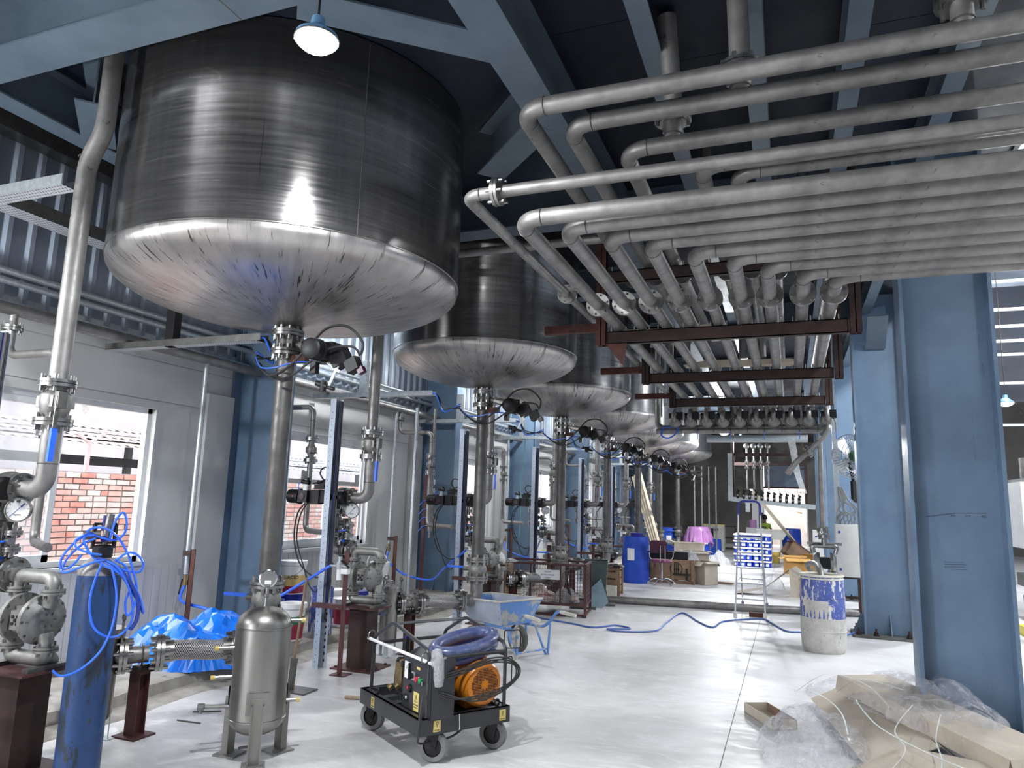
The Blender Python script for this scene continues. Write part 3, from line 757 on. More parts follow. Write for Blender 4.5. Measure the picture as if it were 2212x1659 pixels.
MB().tube(spline([(.72, -.05, -.02), (.68, -.1, .04), (.52, -.14, .03), (.36, -.15, -.06), (.18, -.15, -.17), (.04, -.13, -.19), (-.1, -.08, -.14), (-.28, .02, -.02)], 8), .009, 8).build('cable', 'rubber', e)
MB().tube(spline([(.34, -.06, -.06), (.2, -.12, -.06), (.0, -.14, -.1), (-.16, -.1, -.08), (-.32, .02, .03)], 8), .006, 6).build('air_tube', 'bluehose', e)
MB().bx(.06, .2, -.03, .03, -.04, .02).build('clamp_block', 'rust', e, flat=True)
# ---- drop pipe
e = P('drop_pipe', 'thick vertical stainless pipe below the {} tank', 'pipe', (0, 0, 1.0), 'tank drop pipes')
MB().cyl((0, 0, .01), (0, 0, 1.73), .071, n=24).build('pipe_run', 'pipeshade', e)
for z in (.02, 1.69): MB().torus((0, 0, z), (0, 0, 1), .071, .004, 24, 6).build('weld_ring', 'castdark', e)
# ---- manual ball valve at the foot
e = P('ball_valve', 'round bodied ball valve at the foot of the {} tank pipe', 'valve', (0, 0, .75), 'ball valves at the drop pipe feet')
MB().flange((0, 0, .225), (0, 0, 1), .128, True, 8, .022).build('flange', 'flange', e)
MB().flange((0, 0, .022), (0, 0, 1), .128, True, 8, .022).build('flange', 'flange', e)
MB().lathe([(.07, .02), (.075, .045), (.098, .07), (.11, .115), (.098, .16), (.075, .19), (.07, .22)], 24).build('valve_body', 'cast', e)
MB().cyl((-.09, -.02, .12), (-.16, -.02, .12), .025).bar((-.14, -.02, .13), (-.2, -.02, .13), .03, .01).build('stem', 'castdark', e)
MB().bar((-.16, -.02, .135), (-.36, -.04, .135), .034, .022).build('lever_sleeve', 'bluehose', e)
# ---- elbow
D = Vector((-.62, -.78, 0)).normalized()
ZH = .53
def dp(t, z=ZH): return (D.x * t, D.y * t, z)
e = P('elbow_pipe', 'stainless elbow at the bottom of the {} tank pipe', 'pipe', (0, 0, ZH), 'outlet elbows')
MB().tube(bend([(0, 0, .24), (0, 0, 0), (D.x * .19, D.y * .19, 0)], .16, 10), .071, 20).build('elbow', 'pipe', e)
MB().flange((D.x * .2, D.y * .2, 0), D, .122, True, 8, .022).build('flange', 'flange', e)
# ---- braided hose (local x axis along D)
e = P('braided_hose', 'braided steel flexible hose running from the {} tank pipe', 'hose', dp(.225), 'braided outlet hoses')
e.rotation_euler = (0, 0, math.atan2(D.y, D.x))
MB().tube(spline([(0.0, 0, 0), (.1, 0, -.006), (.22, 0, .004), (.36, 0, .012), (.44, 0, .006)], 6), .068, 24).build('braid', 'braid', e)
MB().cyl((-.005, 0, 0), (.06, 0, 0), .073, n=24).cyl((.38, 0, .01), (.445, 0, .005), .073, n=24).build('collar', 'flange', e)
MB().flange((.47, 0, 0), (1, 0, 0), .122, True, 8, .022).build('flange', 'flange', e)
# ---- tee and support post
e = P('pipe_support', 'rust brown steel post carrying the hose of the {} tank', 'support', (dp(.80)[0], dp(.80)[1], 0), 'hose support posts')
MB().bx(-.045, .045, -.045, -.037, 0.012, .42).bx(-.045, .045, .037, .045, 0.012, .42).bx(-.004, .004, -.04, .04, 0.012, .42).bx(-.04, .04, -.04, .04, .40, .42).build('post', 'primer', e, flat=True)
MB().bx(-.1, .1, -.09, .09, 0, .012).build('base_plate', 'primer', e, flat=True)
MB().bx(-.08, .08, -.07, .07, .42, .432).build('saddle_plate', 'rustdark', e, flat=True)
MB().torus((0, 0, ZH), D, .07, .006, 20, 6).bar((.0, 0, .43), (0, 0, .46), .09, .06).build('u_bolt', 'bolt', e)
e = P('pipe_tee', 'short flanged pipe tee beside the {} tank filter', 'pipe', dp(.76), 'flanged pipe tees')
TE = Vector(dp(1.02)) - Vector(dp(.76))
MB().cyl((0, 0, 0), TE * .80, .056, n=20).build('pipe_run', 'pipe', e)
MB().flange(TE * .62, D, .12, True, 8, .022).build('flange', 'flange', e)
# ---- strainer
FX, FY = dp(1.04)[0], dp(1.04)[1]
e = P('filter_housing', 'upright stainless filter with eyebolt lid serving the {} tank', 'filter', (FX, FY, 0), 'upright filter housings')
MB().lathe([(.001, .13), (.075, .135), (.094, .17), (.094, .66)], 28).build('filter_body', 'brushedtank', e)
MB().lathe([(.094, .66), (.125, .66), (.125, .684)], 28).cyl((0, 0, .684), (0, 0, .69), .12, n=28).build('rim', 'flange', e)
MB().cyl((0, 0, .692), (0, 0, .718), .125, n=28).cyl((0, 0, .718), (0, 0, .75), .018, n=12).build('lid', 'flange', e)
for k in range(3):
    a = 2 * PI * k / 3 + .4; px, py = .115 * math.cos(a), .115 * math.sin(a)
    MB().cyl((px, py, .62), (px, py, .765), .008, n=8).torus((px, py, .79), (math.sin(a), math.cos(a), 0), .022, .007, 14, 6).build('eyebolt', 'bolt', e)
MB().bar((-.03, 0, .75), (.03, 0, .75), .012, .012).tube(bend([(-.04, 0, .72), (-.04, 0, .77), (.04, 0, .77), (.04, 0, .72)], .02), .006, 6).build('lid_handle', 'bolt', e)
for k in range(3):
    a = 2 * PI * k / 3 + .9; px, py = .085 * math.cos(a), .085 * math.sin(a)
    MB().bar((px, py, 0.006), (px, py, .25), .045, .006, (math.cos(a), math.sin(a), 0)).bx(px - .03, px + .03, py - .03, py + .03, 0, .006).build('leg', 'galv', e, flat=True)
# ---- diaphragm pump on pedestal
PX, PY = -.60, -1.38
e = P('pump_pedestal', 'dark brown box pedestal under the pump of the {} tank', 'pedestal', (PX, PY, 0), 'pump pedestals')
MB().bx(-.10, .10, -.10, .10, .012, .568).build('box_post', 'rustdark', e, flat=True)
MB().bx(-.104, -.1, -.1, .1, .012, .568).build('worn_face', 'primer', e, flat=True)
MB().bx(-.22, .22, -.2, .2, 0, .014).build('base_plate', 'primer', e, flat=True)
MB().bx(-.21, .21, -.17, .17, .568, .582).build('top_plate', 'primer', e, flat=True)
for x_, y_ in ((-.18, -.16), (.18, -.16), (-.18, .16), (.18, .16)): MB().cyl((x_, y_, .014), (x_, y_, .03), .014, n=6).build('anchor_bolt', 'rustdark', e)
e = P('diaphragm_pump', 'grey cast diaphragm pump with round chambers for the {} tank', 'pump', (PX, PY, .582), 'grey diaphragm pumps')
def chamber(s):
    c = (s * .085, 0, .28)
    m_ = MB().lathe([(.001, .062), (.06, .06), (.10, .045), (.128, .02), (.145, .012), (.145, -.016), (.10, -.02), (.001, -.02)], 32, c, axis=(s, 0, 0))
    m_.build('pump_chamber', 'cast', e)
    rb = MB()
    for k in range(10):
        a = 2 * PI * k / 10; rb.cyl((s * .06, .135 * math.cos(a), .28 + .135 * math.sin(a)), (s * .105, .135 * math.cos(a), .28 + .135 * math.sin(a)), .009, n=6)
    for k in range(6):
        a = 2 * PI * k / 6; rb.bar((s * .142, .03 * math.cos(a), .28 + .03 * math.sin(a)), (s * .108, .118 * math.cos(a), .28 + .118 * math.sin(a)), .006, .02, (s, 0, 0))
    rb.build('chamber_bolts', 'castdark', e)
    # manifold legs
    MB().tube(bend([(s * .13, 0, .20), (s * .15, 0, .14), (s * .15, 0, .055), (0, 0, .055)], .06, 6), .042, 16).flange((s * .15, 0, .115), (0, 0, 1), .066, True, 4, .014).build('inlet_manifold', 'cast', e)
    MB().tube(bend([(s * .13, 0, .36), (s * .15, 0, .42), (s * .15, 0, .525), (0, 0, .525)], .06, 6), .042, 16).flange((s * .15, 0, .445), (0, 0, 1), .066, True, 4, .014).build('outlet_manifold', 'cast', e)
chamber(-1); chamber(1)
MB().box((0, 0, .28), (.15, .14, .15)).box((0, -.08, .28), (.085, .05, .11)).build('air_section', 'cast', e)
hs = MB()
for (x_, z_) in ((-.02, .3), (.02, .3), (-.02, .26), (.02, .26), (0, .28)): hs.cyl((x_, -.11, z_), (x_, -.102, z_), .011, n=10)
hs.build('port_hole', 'black', e)
for s in (-1, 1): MB().bar((s * .16, -.12, .012), (s * .16, .12, .012), .05, .024).build('foot', 'castdark', e, flat=True)
# inlet pipe from filter
e = P('suction_pipe', 'low curved pipe feeding the pump of the {} tank', 'pipe', (FX, FY, ZH), 'pump suction pipes')
MB().tube(bend([(0, -.09, -.02), (0.02, -.4, -.02), (PX - FX + .12, -.5, .1), (PX - FX + .06, PY - FY + .05, .107)], .1, 6), .042, 16).build('pipe_run', 'pipe', e)
MB().flange((0, -.13, -.02), (0, 1, 0), .085, True, 6, .018).build('flange', 'flange', e)
# ---- discharge: manifold left -> flange -> elbow up -> ball valve -> actuated valve -> riser
SX, SY = -1.0, -1.4
RX = -.62
ZM = .582 + .525
e = P('discharge_elbow', 'stainless elbow rising from the pump of the {} tank', 'pipe', (SX, SY, ZM), 'pump discharge elbows')
MB().tube(bend([(.24, .01, 0), (0, 0, 0), (0, 0, .13)], .1, 8), .05, 18).build('elbow', 'pipe', e)
MB().flange((.16, .005, 0), (1, 0, 0), .11, True, 8, .02).build('flange', 'flange', e)
MB().flange((.21, .007, 0), (1, 0, 0), .105, False, 8, .02).build('flange', 'flange', e)
e = P('isolation_valve', 'flanged ball valve with hanging blue lever above the {} tank pump', 'valve', (SX, SY, 1.235), 'flanged valves above the pumps')
MB().flange((0, 0, .022), (0, 0, 1), .112, True, 8, .02).build('flange', 'flange', e)
MB().flange((0, 0, .255), (0, 0, 1), .112, True, 8, .02).build('flange', 'flange', e)
MB().lathe([(.05, .03), (.055, .06), (.08, .085), (.088, .135), (.08, .18), (.055, .21), (.05, .25)], 24).build('valve_body', 'cast', e)
MB().cyl((.07, -.02, .14), (.15, -.03, .14), .024).box((.15, -.03, .14), (.03, .06, .1)).build('stem', 'castdark', e)
MB().bar((.155, -.05, .16), (.15, -.05, -.02), .03, .008, (1, 0, 0)).build('lever', 'bolt', e, flat=True)
MB().bar((.15, -.05, -.02), (.148, -.05, -.18), .036, .018, (1, 0, 0)).build('lever_sleeve', 'bluehose', e)
e = P('actuated_valve', 'black pneumatic actuator valve above the pump of the {} tank', 'valve', (SX, SY, 1.51), 'pneumatic valves above the pumps')
MB().cyl((0, 0, 0), (0, 0, .12), .05, n=18).cyl((0, 0, .12), (.1, 0, .12), .055, n=18).cyl((.10, 0, .12), (.18, 0, .12), .05, n=16).build('valve_body', 'castdark', e)
MB().flange((.17, 0, .12), (1, 0, 0), .1, True, 8, .02).build('flange', 'flange', e)
MB().lathe([(.001, .05), (.08, .04), (.1, .01), (.1, -.02)], 24, (.12, -.04, .13), axis=(.5, -.5, .2)).build('bonnet', 'cast', e)
actuator(e, (-.165, -.1, .12), (1, 0, 0), L=.34, r=.068)
MB().box((-.265, -.19, .12), (.11, .05, .12)).build('positioner', 'black', e)
MB().disc((-.27, -.218, .12), (0, 1, 0), .03, .008, 16).build('position_knob', 'maroon', e)
MB().bar((-.27, -.17, .18), (-.27, -.17, .29), .045, .004, (0, 1, 0)).build('bracket_plate', 'galv', e, flat=True)
MB().cyl((-.31, -.17, .27), (-.22, -.17, .26), .022).cyl((-.24, -.17, .25), (-.24, -.17, .31), .014).sph((-.29, -.17, .27), .026).build('air_regulator', 'black', e)
MB().box((-.13, -.08, .22), (.12, .1, .05)).box((-.1, -.08, .26), (.15, .06, .04), Matrix.Rotation(.15, 3, 'Y')).build('limit_switch', 'black', e)
MB().tube(spline([(-.1, -.08, .28), (-.15, -.1, .36), (-.1, -.1, .42), (.0, -.1, .38), (-.06, -.12, .3), (-.2, -.14, .25)], 8), .008, 6).build('cable', 'rubber', e)
MB().tube(spline([(-.25, -.18, .05), (-.34, -.17, -.06), (-.38, -.14, -.3), (-.32, -.1, -.55), (-.16, -.06, -.68), (-.02, -.06, -.66)], 8), .008, 6).build('cable', 'rubber', e)
MB().tube(spline([(-.24, -.16, .05), (-.32, -.15, -.08), (-.36, -.12, -.32), (-.26, -.1, -.6), (-.2, -.08, -.76), (-.1, -.1, -.82), (-.05, -.08, -.7)], 8), .007, 6).build('cable', 'rubber', e)
MB().tube(spline([(-.3, -.17, .27), (-.36, -.16, .24), (-.35, -.15, .18), (-.3, -.13, .15)], 6), .004, 6).build('air_tube', 'bluehose', e)
e = P('riser_pipe', 'vertical riser pipe going up beside the {} tank', 'pipe', (RX, SY, 1.63), 'riser pipes')
MB().tube(bend([(-.19, 0, 0), (0, 0, 0), (0, 0, .42)], .13, 10), .056, 20).build('lower_bend', 'pipe', e)
MB().cyl((0, 0, .68), (0, 0, 3.1), .056, n=20).build('upper_run', 'pipe', e)
for z in (.16, 2.2): MB().torus((0, 0, z), (0, 0, 1), .056, .004, 20, 6).build('weld_ring', 'castdark', e)
e = P('riser_valve', 'flanged valve with long blue lever on the riser near the {} tank', 'valve', (RX, SY, 2.05), 'riser valves')
MB().flange((0, 0, .0), (0, 0, 1), .112, True, 6, .02).build('flange', 'flange', e)
MB().flange((0, 0, .245), (0, 0, 1), .112, True, 6, .02).build('flange', 'flange', e)
MB().lathe([(.058, .01), (.062, .04), (.08, .06), (.092, .12), (.088, .17), (.06, .2), (.058, .24)], 24).box((0, 0, .125), (.15, .15, .07)).build('valve_body', 'cast', e)
MB().cyl((.06, -.04, .13), (.13, -.06, .13), .022).box((.125, -.06, .13), (.035, .06, .1)).build('stem', 'castdark', e)
MB().bar((.13, -.08, .15), (.125, -.08, -.05), .026, .008, (1, 0, 0)).build('lever', 'bolt', e, flat=True)
MB().bar((.125, -.08, -.05), (.12, -.08, -.25), .036, .02, (1, 0, 0)).build('lever_sleeve', 'bluehose', e)
# ---- pressure gauge on its little valve stack
e = P('pressure_gauge', 'white dial pressure gauge on a small valve stack, {} tank pump', 'gauge', (SX + .19, SY - .02, 1.21), 'dial pressure gauges')
MB().cyl((0, 0, 0), (0, 0, .2), .016).flange((0, 0, .05), (0, 0, 1), .05, True, 4, .012).flange((0, 0, .15), (0, 0, 1), .05, True, 4, .012).cyl((-.02, -.02, .1), (.05, -.04, .1), .022).build('small_valve', 'flange', e)
MB().bar((-.0, -.05, .1), (-.08, -.06, .085), .02, .012).build('lever_sleeve', 'bluehose', e)
g = Vector((.55, -.83, 0)).normalized()
gc = Vector((.02, 0, .29))
MB().lathe([(.001, -.028), (.068, -.028), (.07, .008), (.076, .01), (.076, .02), (.068, .021)], 28, gc, axis=g).cyl((0, 0, .19), (0.01, 0, .24), .012).build('gauge_case', 'bolt', e)
MB().disc(gc + g * .012, g, .067, .004, 28).build('dial', 'dial', e)
fr = frame(gc + g * .0155, (-g.y, g.x, 0), g)
nd = MB(fr); nd.bar((-.045, -.045, 0), (.02, .025, 0), .003, .001).bar((.015, .02, 0), (.035, .042, 0), .008, .001); nd.build('needle', 'inkblue', e, flat=True)
tk = MB(fr)
for k in range(11):
    a = math.radians(225 - 27 * k); tk.bar((.052 * math.cos(a), .052 * math.sin(a), 0), (.062 * math.cos(a), .062 * math.sin(a), 0), .002, .001)
tk.build('scale_marks', 'ink', e, flat=True)
text('kg/cm2', .014, 'ink', fr @ Matrix.Translation((0, -.028, 0)), e)
# ---- galvanised cable channel
e = P('cable_channel', 'galvanised perforated cable channel standing by the {} tank pump', 'cable channel', (-.93, -1.6, 0), 'upright cable channels')
ch = MB().bx(-.055, .012, -.033, -.03, 0.0, 2.62).bx(-.055, -.052, -.03, .03, 0, 2.62).bx(-.055, .055, .03, .033, 0, 2.62)
ch.build('channel', 'channelgalv', e, flat=True)
pf = MB()
for i in range(40): pf.bx(.02, .035, .027, .0295, .06 + i * .062, .085 + i * .062).bx(-.03, -.024, -.0345, -.0335, .06 + i * .062, .07 + i * .062)
pf.build('slot_holes', 'black', e, flat=True)['kind'] = 'stuff'
for k in range(4):
    MB().tube([(.02 + k * .01, .012, .45 + .1 * k), (.018 + k * .01, .008, 1.4), (.02 + k * .01, .012, 2.6)], .007, 6).build('cable', 'rubber' if k != 1 else 'navy', e)
# ---- brown angle post with air filter regulator
e = P('angle_post', 'brown angle iron post beside the pump of the {} tank', 'post', (-.6, -1.72, 0), 'angle iron posts by the pumps')
MB().bx(-.025, .025, -.025, -.019, .008, 1.12).bx(-.025, -.019, -.025, .025, .008, 1.12).build('angle_bar', 'primer', e, flat=True)
MB().bx(-.08, .08, -.07, .07, 0, .008).build('base_plate', 'primer', e, flat=True)
MB().bx(-.36, -.01, -.03, .02, .62, .628).bx(-.36, -.01, -.03, -.024, .585, .625).build('cross_bar', 'primer', e, flat=True)
e = P('air_regulator', 'clear bowl air filter regulator mounted near the {} tank pump', 'regulator', (-.66, -1.76, .86), 'air filter regulators')
MB().cyl((0, 0, 0), (0, 0, .1), .028, n=14).build('filter_bowl', 'dial', e)
MB().cyl((0, 0, .1), (0, 0, .17), .034, n=14).cyl((0, 0, .17), (0, 0, .215), .022, n=14).cyl((-.09, -.01, .13), (.1, 0, .13), .016, n=10).build('regulator_head', 'galv', e)
MB().bar((-.06, -.03, .15), (-.13, -.03, .155), .014, .008).bar((.03, -.02, .18), (.13, -.04, .12), .016, .012).build('tap_handle', 'black', e, flat=True)
MB().box((.08, -.02, .085), (.07, .05, .05)).build('gauge_block', 'white', e)
cm = child_map()
for k, (x, y, R) in enumerate(TK):
    w_ = ORD[k]
    for (root, tmpl) in PROTO:
        c = copy_tree(root, None, cm)
        c.location = (root.location.x + x, root.location.y + y, root.location.z); c['label'] = tmpl.format(w_)
# the nearest riser has a sideways jog near the top
for o in COL.objects:
    if o.get('label') == 'vertical riser pipe going up beside the nearest tank':
        for ch in child_map()[o.name]:
            if ch.name.startswith('upper_run'):
                t_ = MB().tube(bend([(0, 0, .68), (0, 0, 2.18), (.12, 0.0, 2.36), (.12, 0, 2.98)], .1, 6), .058, 20).build('tmp', 'pipe'); ch.data = t_.data; bpy.data.objects.remove(t_)
for (root, tmpl) in PROTO:
    for ch in cm.get(root.name, []):
        for g2 in cm.get(ch.name, []): bpy.data.objects.remove(g2)
        bpy.data.objects.remove(ch)
    bpy.data.objects.remove(root)

# ================================================================ OVERHEAD PIPE RACK
ZL, ZU = 3.30, 3.90
LX = [-1.46, -1.24, -1.02, -.79, -.55, -.31, -.10, .14, .36]; LY = [3.77, 3.97, 4.18, 4.36, 4.61, 4.80, 5.02, 5.24, 5.40]
def pipe_thing(label, path, r, R, fl_=(), rings=(), name='overhead_pipe', cat='pipe', group=None, n=20, mat='pipe', fr=.1):
    p0 = Vector(path[0]); e = thing(name, label, cat, p0, 0, group)
    MB().tube(bend([Vector(p) - p0 for p in path], R, 10), r, n).build('pipe_run', mat, e)
    for (c, ax) in fl_: MB().flange(Vector(c) - p0, ax, fr, True, 6, .018).build('flange', 'flange', e)
    for (c, ax) in rings: MB().torus(Vector(c) - p0, ax, r, .004, 20, 6).build('weld_ring', 'castdark', e)
    return e
NUM = ['first', 'second', 'third', 'fourth', 'fifth', 'sixth', 'seventh', 'eighth', 'ninth']
for i, (x, y) in enumerate(zip(LX, LY)):
    pipe_thing('%s pipe from the left in the lower layer of the overhead rack' % NUM[i], [(5.5, y, ZL), (x, y, ZL), (x, 12.2, ZL), (x, 12.2, 3.16)], .05, .15,
               [((x, 5.7 + .01 * i, ZL), (0, 1, 0))], [((x + .15, y, ZL), (1, 0, 0)), ((x, y + .15, ZL), (0, 1, 0))], group='lower rack pipes')
UX = [-1.40, -1.185, -.93, -.49, -.27]; UY = [3.6, 3.85, 4.26, 4.63, 4.79]
for i, (x, y) in enumerate(zip(UX, UY)):
    pipe_thing('%s pipe from the left in the upper layer of the overhead rack' % NUM[i], [(5.5, y, ZU), (x, y, ZU), (x, 9.2, ZU), (x, 9.2, 3.5)], .052, .15,
               [((x, 6.9, ZU), (0, 1, 0))], [((x + .15, y, ZU), (1, 0, 0)), ((x, y + .15, ZU), (0, 1, 0))], group='upper rack pipes')
for i, x in enumerate((-.05, .2, .42)):
    pipe_thing('short flanged pipe hanging behind the upper rack beam, number %s' % ('one', 'two', 'three')[i], [(x, 6.8, 4.74), (x, 6.8, ZU), (x, 12, ZU)], .05, .12, [((x, 7.0, ZU), (0, 1, 0))], group='upper rack stubs')
pipe_thing('thin pipe with bright flange turning beside the nearest tank', [(5.5, 3.70, 3.46), (-1.78, 3.70, 3.46), (-1.78, 5.9, 3.46), (-1.72, 7.2, 3.40), (-1.72, 11.9, 3.36)], .037, .09,
           [((-1.57, 3.70, 3.46), (1, 0, 0)), ((-1.78, 5.85, 3.46), (0, 1, 0))], [((-1.68, 3.7, 3.46), (1, 0, 0))], fr=.085)
pipe_thing('pipe slipping out from behind the nearest tank', [(-3.2, 6.05, 4.02), (-.6, 6.05, 4.02), (-.6, 6.05, 4.74)], .04, .1)
def riser(label, x, y, z, d, r=.058, flg=True):
    e = thing('vertical_pipe', label, 'pipe', (x, y, z))
    MB().tube([(0, 0, .03), (0, 0, .3), d], r, 20).build('pipe_run', 'pipe', e)
    if flg: MB().flange((0, 0, .17), (0, 0, 1), .115, True, 6, .02).build('flange', 'flange', e)
    MB().torus((0, 0, .055), (0, 0, 1), r, .006, 20, 6).build('weld_ring', 'castdark', e)
riser('pipe dropping from the deck onto the third upper rack pipe', -.62, 4.26, ZU, (-.02, -.1, .82))
riser('pipe dropping from the deck onto the second upper rack pipe', -.19, 3.85, ZU, (-.01, -.02, .82))
riser('flanged stub dropping onto the first upper rack pipe at top right', .83, 3.6, ZU, (0, 0, .82), .05)
pipe_thing('pale capped pipe end under the deck near the top', [(-.25, 2.4, 4.36), (-.25, 3.42, 4.36), (-.25, 3.42, 4.74)], .062, .1)
# rack steelwork
def rack_beam(label, x0, x1, y, z0, z1, bolts=True):
    e = thing('rack_beam', label, 'beam', ((x0 + x1) / 2, y, z0)); h = (x1 - x0) / 2; H = z1 - z0
    MB().bx(-h, h, -.004, .004, 0, H).bx(-h, h, -.004, .06, 0, .008).bx(-h, h, -.004, .06, H - .008, H).build('channel', 'rustdark', e, flat=True)
    for s in (-1, 1): MB().bx(s * h - .006, s * h + .006, -.004, .06, 0, H).build('end_plate', 'rust', e, flat=True)
    if bolts:
        for x in LX:
            for dx in (-.07, .07):
                MB().cyl((x + dx - (x0 + x1) / 2, .03, H - .05), (x + dx - (x0 + x1) / 2, .03, H + .05), .006, n=6).cyl((x + dx - (x0 + x1) / 2, .03, H - .03), (x + dx - (x0 + x1) / 2, .03, H - .016), .011, n=6).build('u_bolt', 'galv', e)
    return e
def rack_post(label, x, y, z0, z1, w=.08, mat='rust'):
    e = thing('rack_post', label, 'post', (x, y, z0))
    MB().bx(-w / 2, w / 2, -.045, -.038, 0, z1 - z0).bx(-w / 2, w / 2, .038, .045, 0, z1 - z0).bx(-.004, .004, -.045, .045, 0, z1 - z0).build('post', mat, e, flat=True)
    MB().bx(-w * .8, w * .8, -.06, .06, z1 - z0 - .012, z1 - z0).build('head_plate', mat, e, flat=True)
YBM = [6.45, 8.7, 10.9]
for i, y in enumerate(YBM):
    nm = ('nearest', 'middle', 'far')[i]
    rack_beam('brown channel beam carrying the lower pipes, %s of three' % nm, -1.56, .50, y, 3.13, 3.25)
    rack_post('left brown hanger post of the %s rack beam' % nm, -1.62, y + .02, 3.12, 4.74, .09, 'rust' if i == 0 else 'rustdark')
    rack_post('right brown hanger post of the %s rack beam' % nm, .56, y + .02, 3.12, 4.74, .09, 'rustdark')
    tag(MB().bx(-2.2, -1.67, y + .04, y + .1, 3.27, 3.35).build('side_bracket', 'rust', flat=True), 'rusty bracket from the %s rack post toward the tanks' % nm, 'bracket')
rack_beam('brown channel beam carrying the upper pipes', -1.57, .5, 6.46, 3.73, 3.845)
tag(MB().prism([(0, 0), (.2, 0), (.17, -.22)], -.004, .004, frame((-1.57, 6.43, 3.128), (1, 0, 0), (0, -1, 0))).build('gusset_plate', 'rust', flat=True), 'rusty triangular gusset under the nearest rack beam', 'gusset')
tag(MB().add([(-1.5, 6.55, 3.245), (-.6, 6.6, 3.245), (-.62, 6.5, 3.29), (-.9, 6.5, 3.26), (-1.1, 6.5, 3.285), (-1.45, 6.5, 3.275), (-1.5, 6.56, 3.24), (-.6, 6.61, 3.24)], [(0, 1, 2, 3, 4, 5), (6, 5, 4, 3, 2, 7)]).build('cardboard_strip', 'cardboard', flat=True), 'torn cardboard strip lying on the nearest rack beam', 'cardboard')
tag(MB().add([(-1.2, 8.98, 3.40), (-.9, 8.95, 3.44), (.05, 8.95, 3.42), (.15, 8.98, 3.40), (0, 8.99, 3.38), (-.5, 8.99, 3.36), (-1.0, 8.99, 3.362)] + [(-1.2, 9.3, 3.41), (-.9, 9.5, 3.45), (.05, 9.5, 3.43), (.15, 9.3, 3.41)], [(0, 6, 5, 4, 3, 2, 1), (1, 2, 9, 8), (0, 1, 8, 7), (2, 3, 10, 9)]).build('cardboard_sheet', 'plank', flat=True), 'pale board resting across the middle of the pipe rack', 'board')
# ---------------------------------------------------------------- valve manifold hanging at the far end of the rack
YM = 12.3
e = thing('cable_tray', 'perforated cable tray above the row of manifold pumps', 'cable tray', (-.62, YM - .25, 3.30))
MB().bx(-1.32, 1.32, 0, .12, 0, .003).build('tray_bottom', 'perforated', e, flat=True)
MB().bx(-1.32, 1.32, -.002, .0, 0, .05).bx(-1.32, 1.32, .12, .122, 0, .05).build('tray_side', 'galv', e, flat=True)
for s in (-1.3, 1.3): MB().bx(s - .015, s + .015, .05, .08, .05, 1.44).build('hanger_rod', 'galv', e, flat=True)
for i in range(10):
    x = -1.78 + i * .262
    e = thing('manifold_valve', '%s valve from the left in the hanging manifold row' % (NUM + ['tenth'])[i], 'valve', (x, YM, 2.95), 0, 'hanging manifold valves')
    MB().lathe([(.001, .05), (.07, .04), (.105, .0), (.105, -.03), (.001, -.05)], 18, (0, -.1, .10), axis=(0, -1, -.25)).flange((0, -.06, .11), (0, 1, .25), .11, False, 6, .02).build('valve_body', 'cast', e)
    MB().tube(bend([(0, -.1, .12), (0, -.2, .11), (0, -.2, .22), (0, 0, .3)], .07, 5), .038, 12).build('elbow', 'pipe', e)
    MB().box((.09, -.08, .2), (.1, .14, .12)).cyl((-.09, -.1, .2), (-.02, -.1, .2), .05, n=12).build('actuator', 'black', e)
    MB().tube([(0, 0, .3), (0, 0, .24)], .055, 12).build('collar', 'flange', e)
    MB().tube(spline([(.08, -.14, .15), (.12, -.16, .04), (.12, -.16, -.08)], 5), .005, 5).build('air_tube', 'black', e)
    if i % 2: MB().bar((.12, -.16, -.08), (.12, -.16, -.2), .016, .01).build('lever_sleeve', 'bluehose', e)
pipe_thing('lower header pipe under the hanging manifold valves', [(-2.1, YM - .02, 2.90), (.5, YM - .02, 2.90), (.62, YM - .15, 2.98), (.5, YM - .15, 2.75), (.1, YM - .15, 2.38), (-.02, YM - .1, 2.2)], .045, .08, [((.3, YM - .15, 2.56), (1, 0, .95))])
pipe_thing('second header pipe behind the hanging manifold valves', [(-2.1, YM + .14, 4.74), (-2.1, YM + .14, 2.97), (.6, YM + .14, 2.97), (.6, YM + .14, 4.74)], .05, .1)
pipe_thing('long round duct beneath the far deck', [(-1.5, 14.6, 2.98), (.35, 14.6, 2.98)], .07, .1, mat='galv')
pipe_thing('vertical pipe down to the transfer pump behind the speckled drum', [(.46, YM - .15, 2.8), (.455, YM - .15, 1.38)], .04, .05, [((.455, YM - .15, 1.36), (0, 0, 1))], fr=.09)
tag(MB().tube(spline([(-1.95, 12.27, 2.962), (-2.0, 12.2, 2.9), (-1.98, 12.18, 2.8), (-1.86, 12.2, 2.78), (-1.74, 12.22, 2.88), (-1.76, 12.25, 2.958)], 8, True), .012, 8, closed=True).build('hose_loop', 'bluehose'), 'small blue hose loop hanging at the left end of the manifold', 'hose')
tag(MB().add([(-.02, 14.6, 3.052), (.12, 14.6, 3.052), (.12, 14.525, 3.0), (-.02, 14.525, 3.0), (.2, 14.45, 2.3), (.3, 14.4, 1.95), (.2, 14.4, 1.94), (.08, 14.45, 2.35), (.05, 14.53, 2.6)], [(0, 1, 2, 3), (3, 2, 4, 8), (8, 4, 5, 6, 7)]).build('plastic_strip', 'wrap'), 'crumpled plastic strip dangling below the manifold', 'plastic strip')
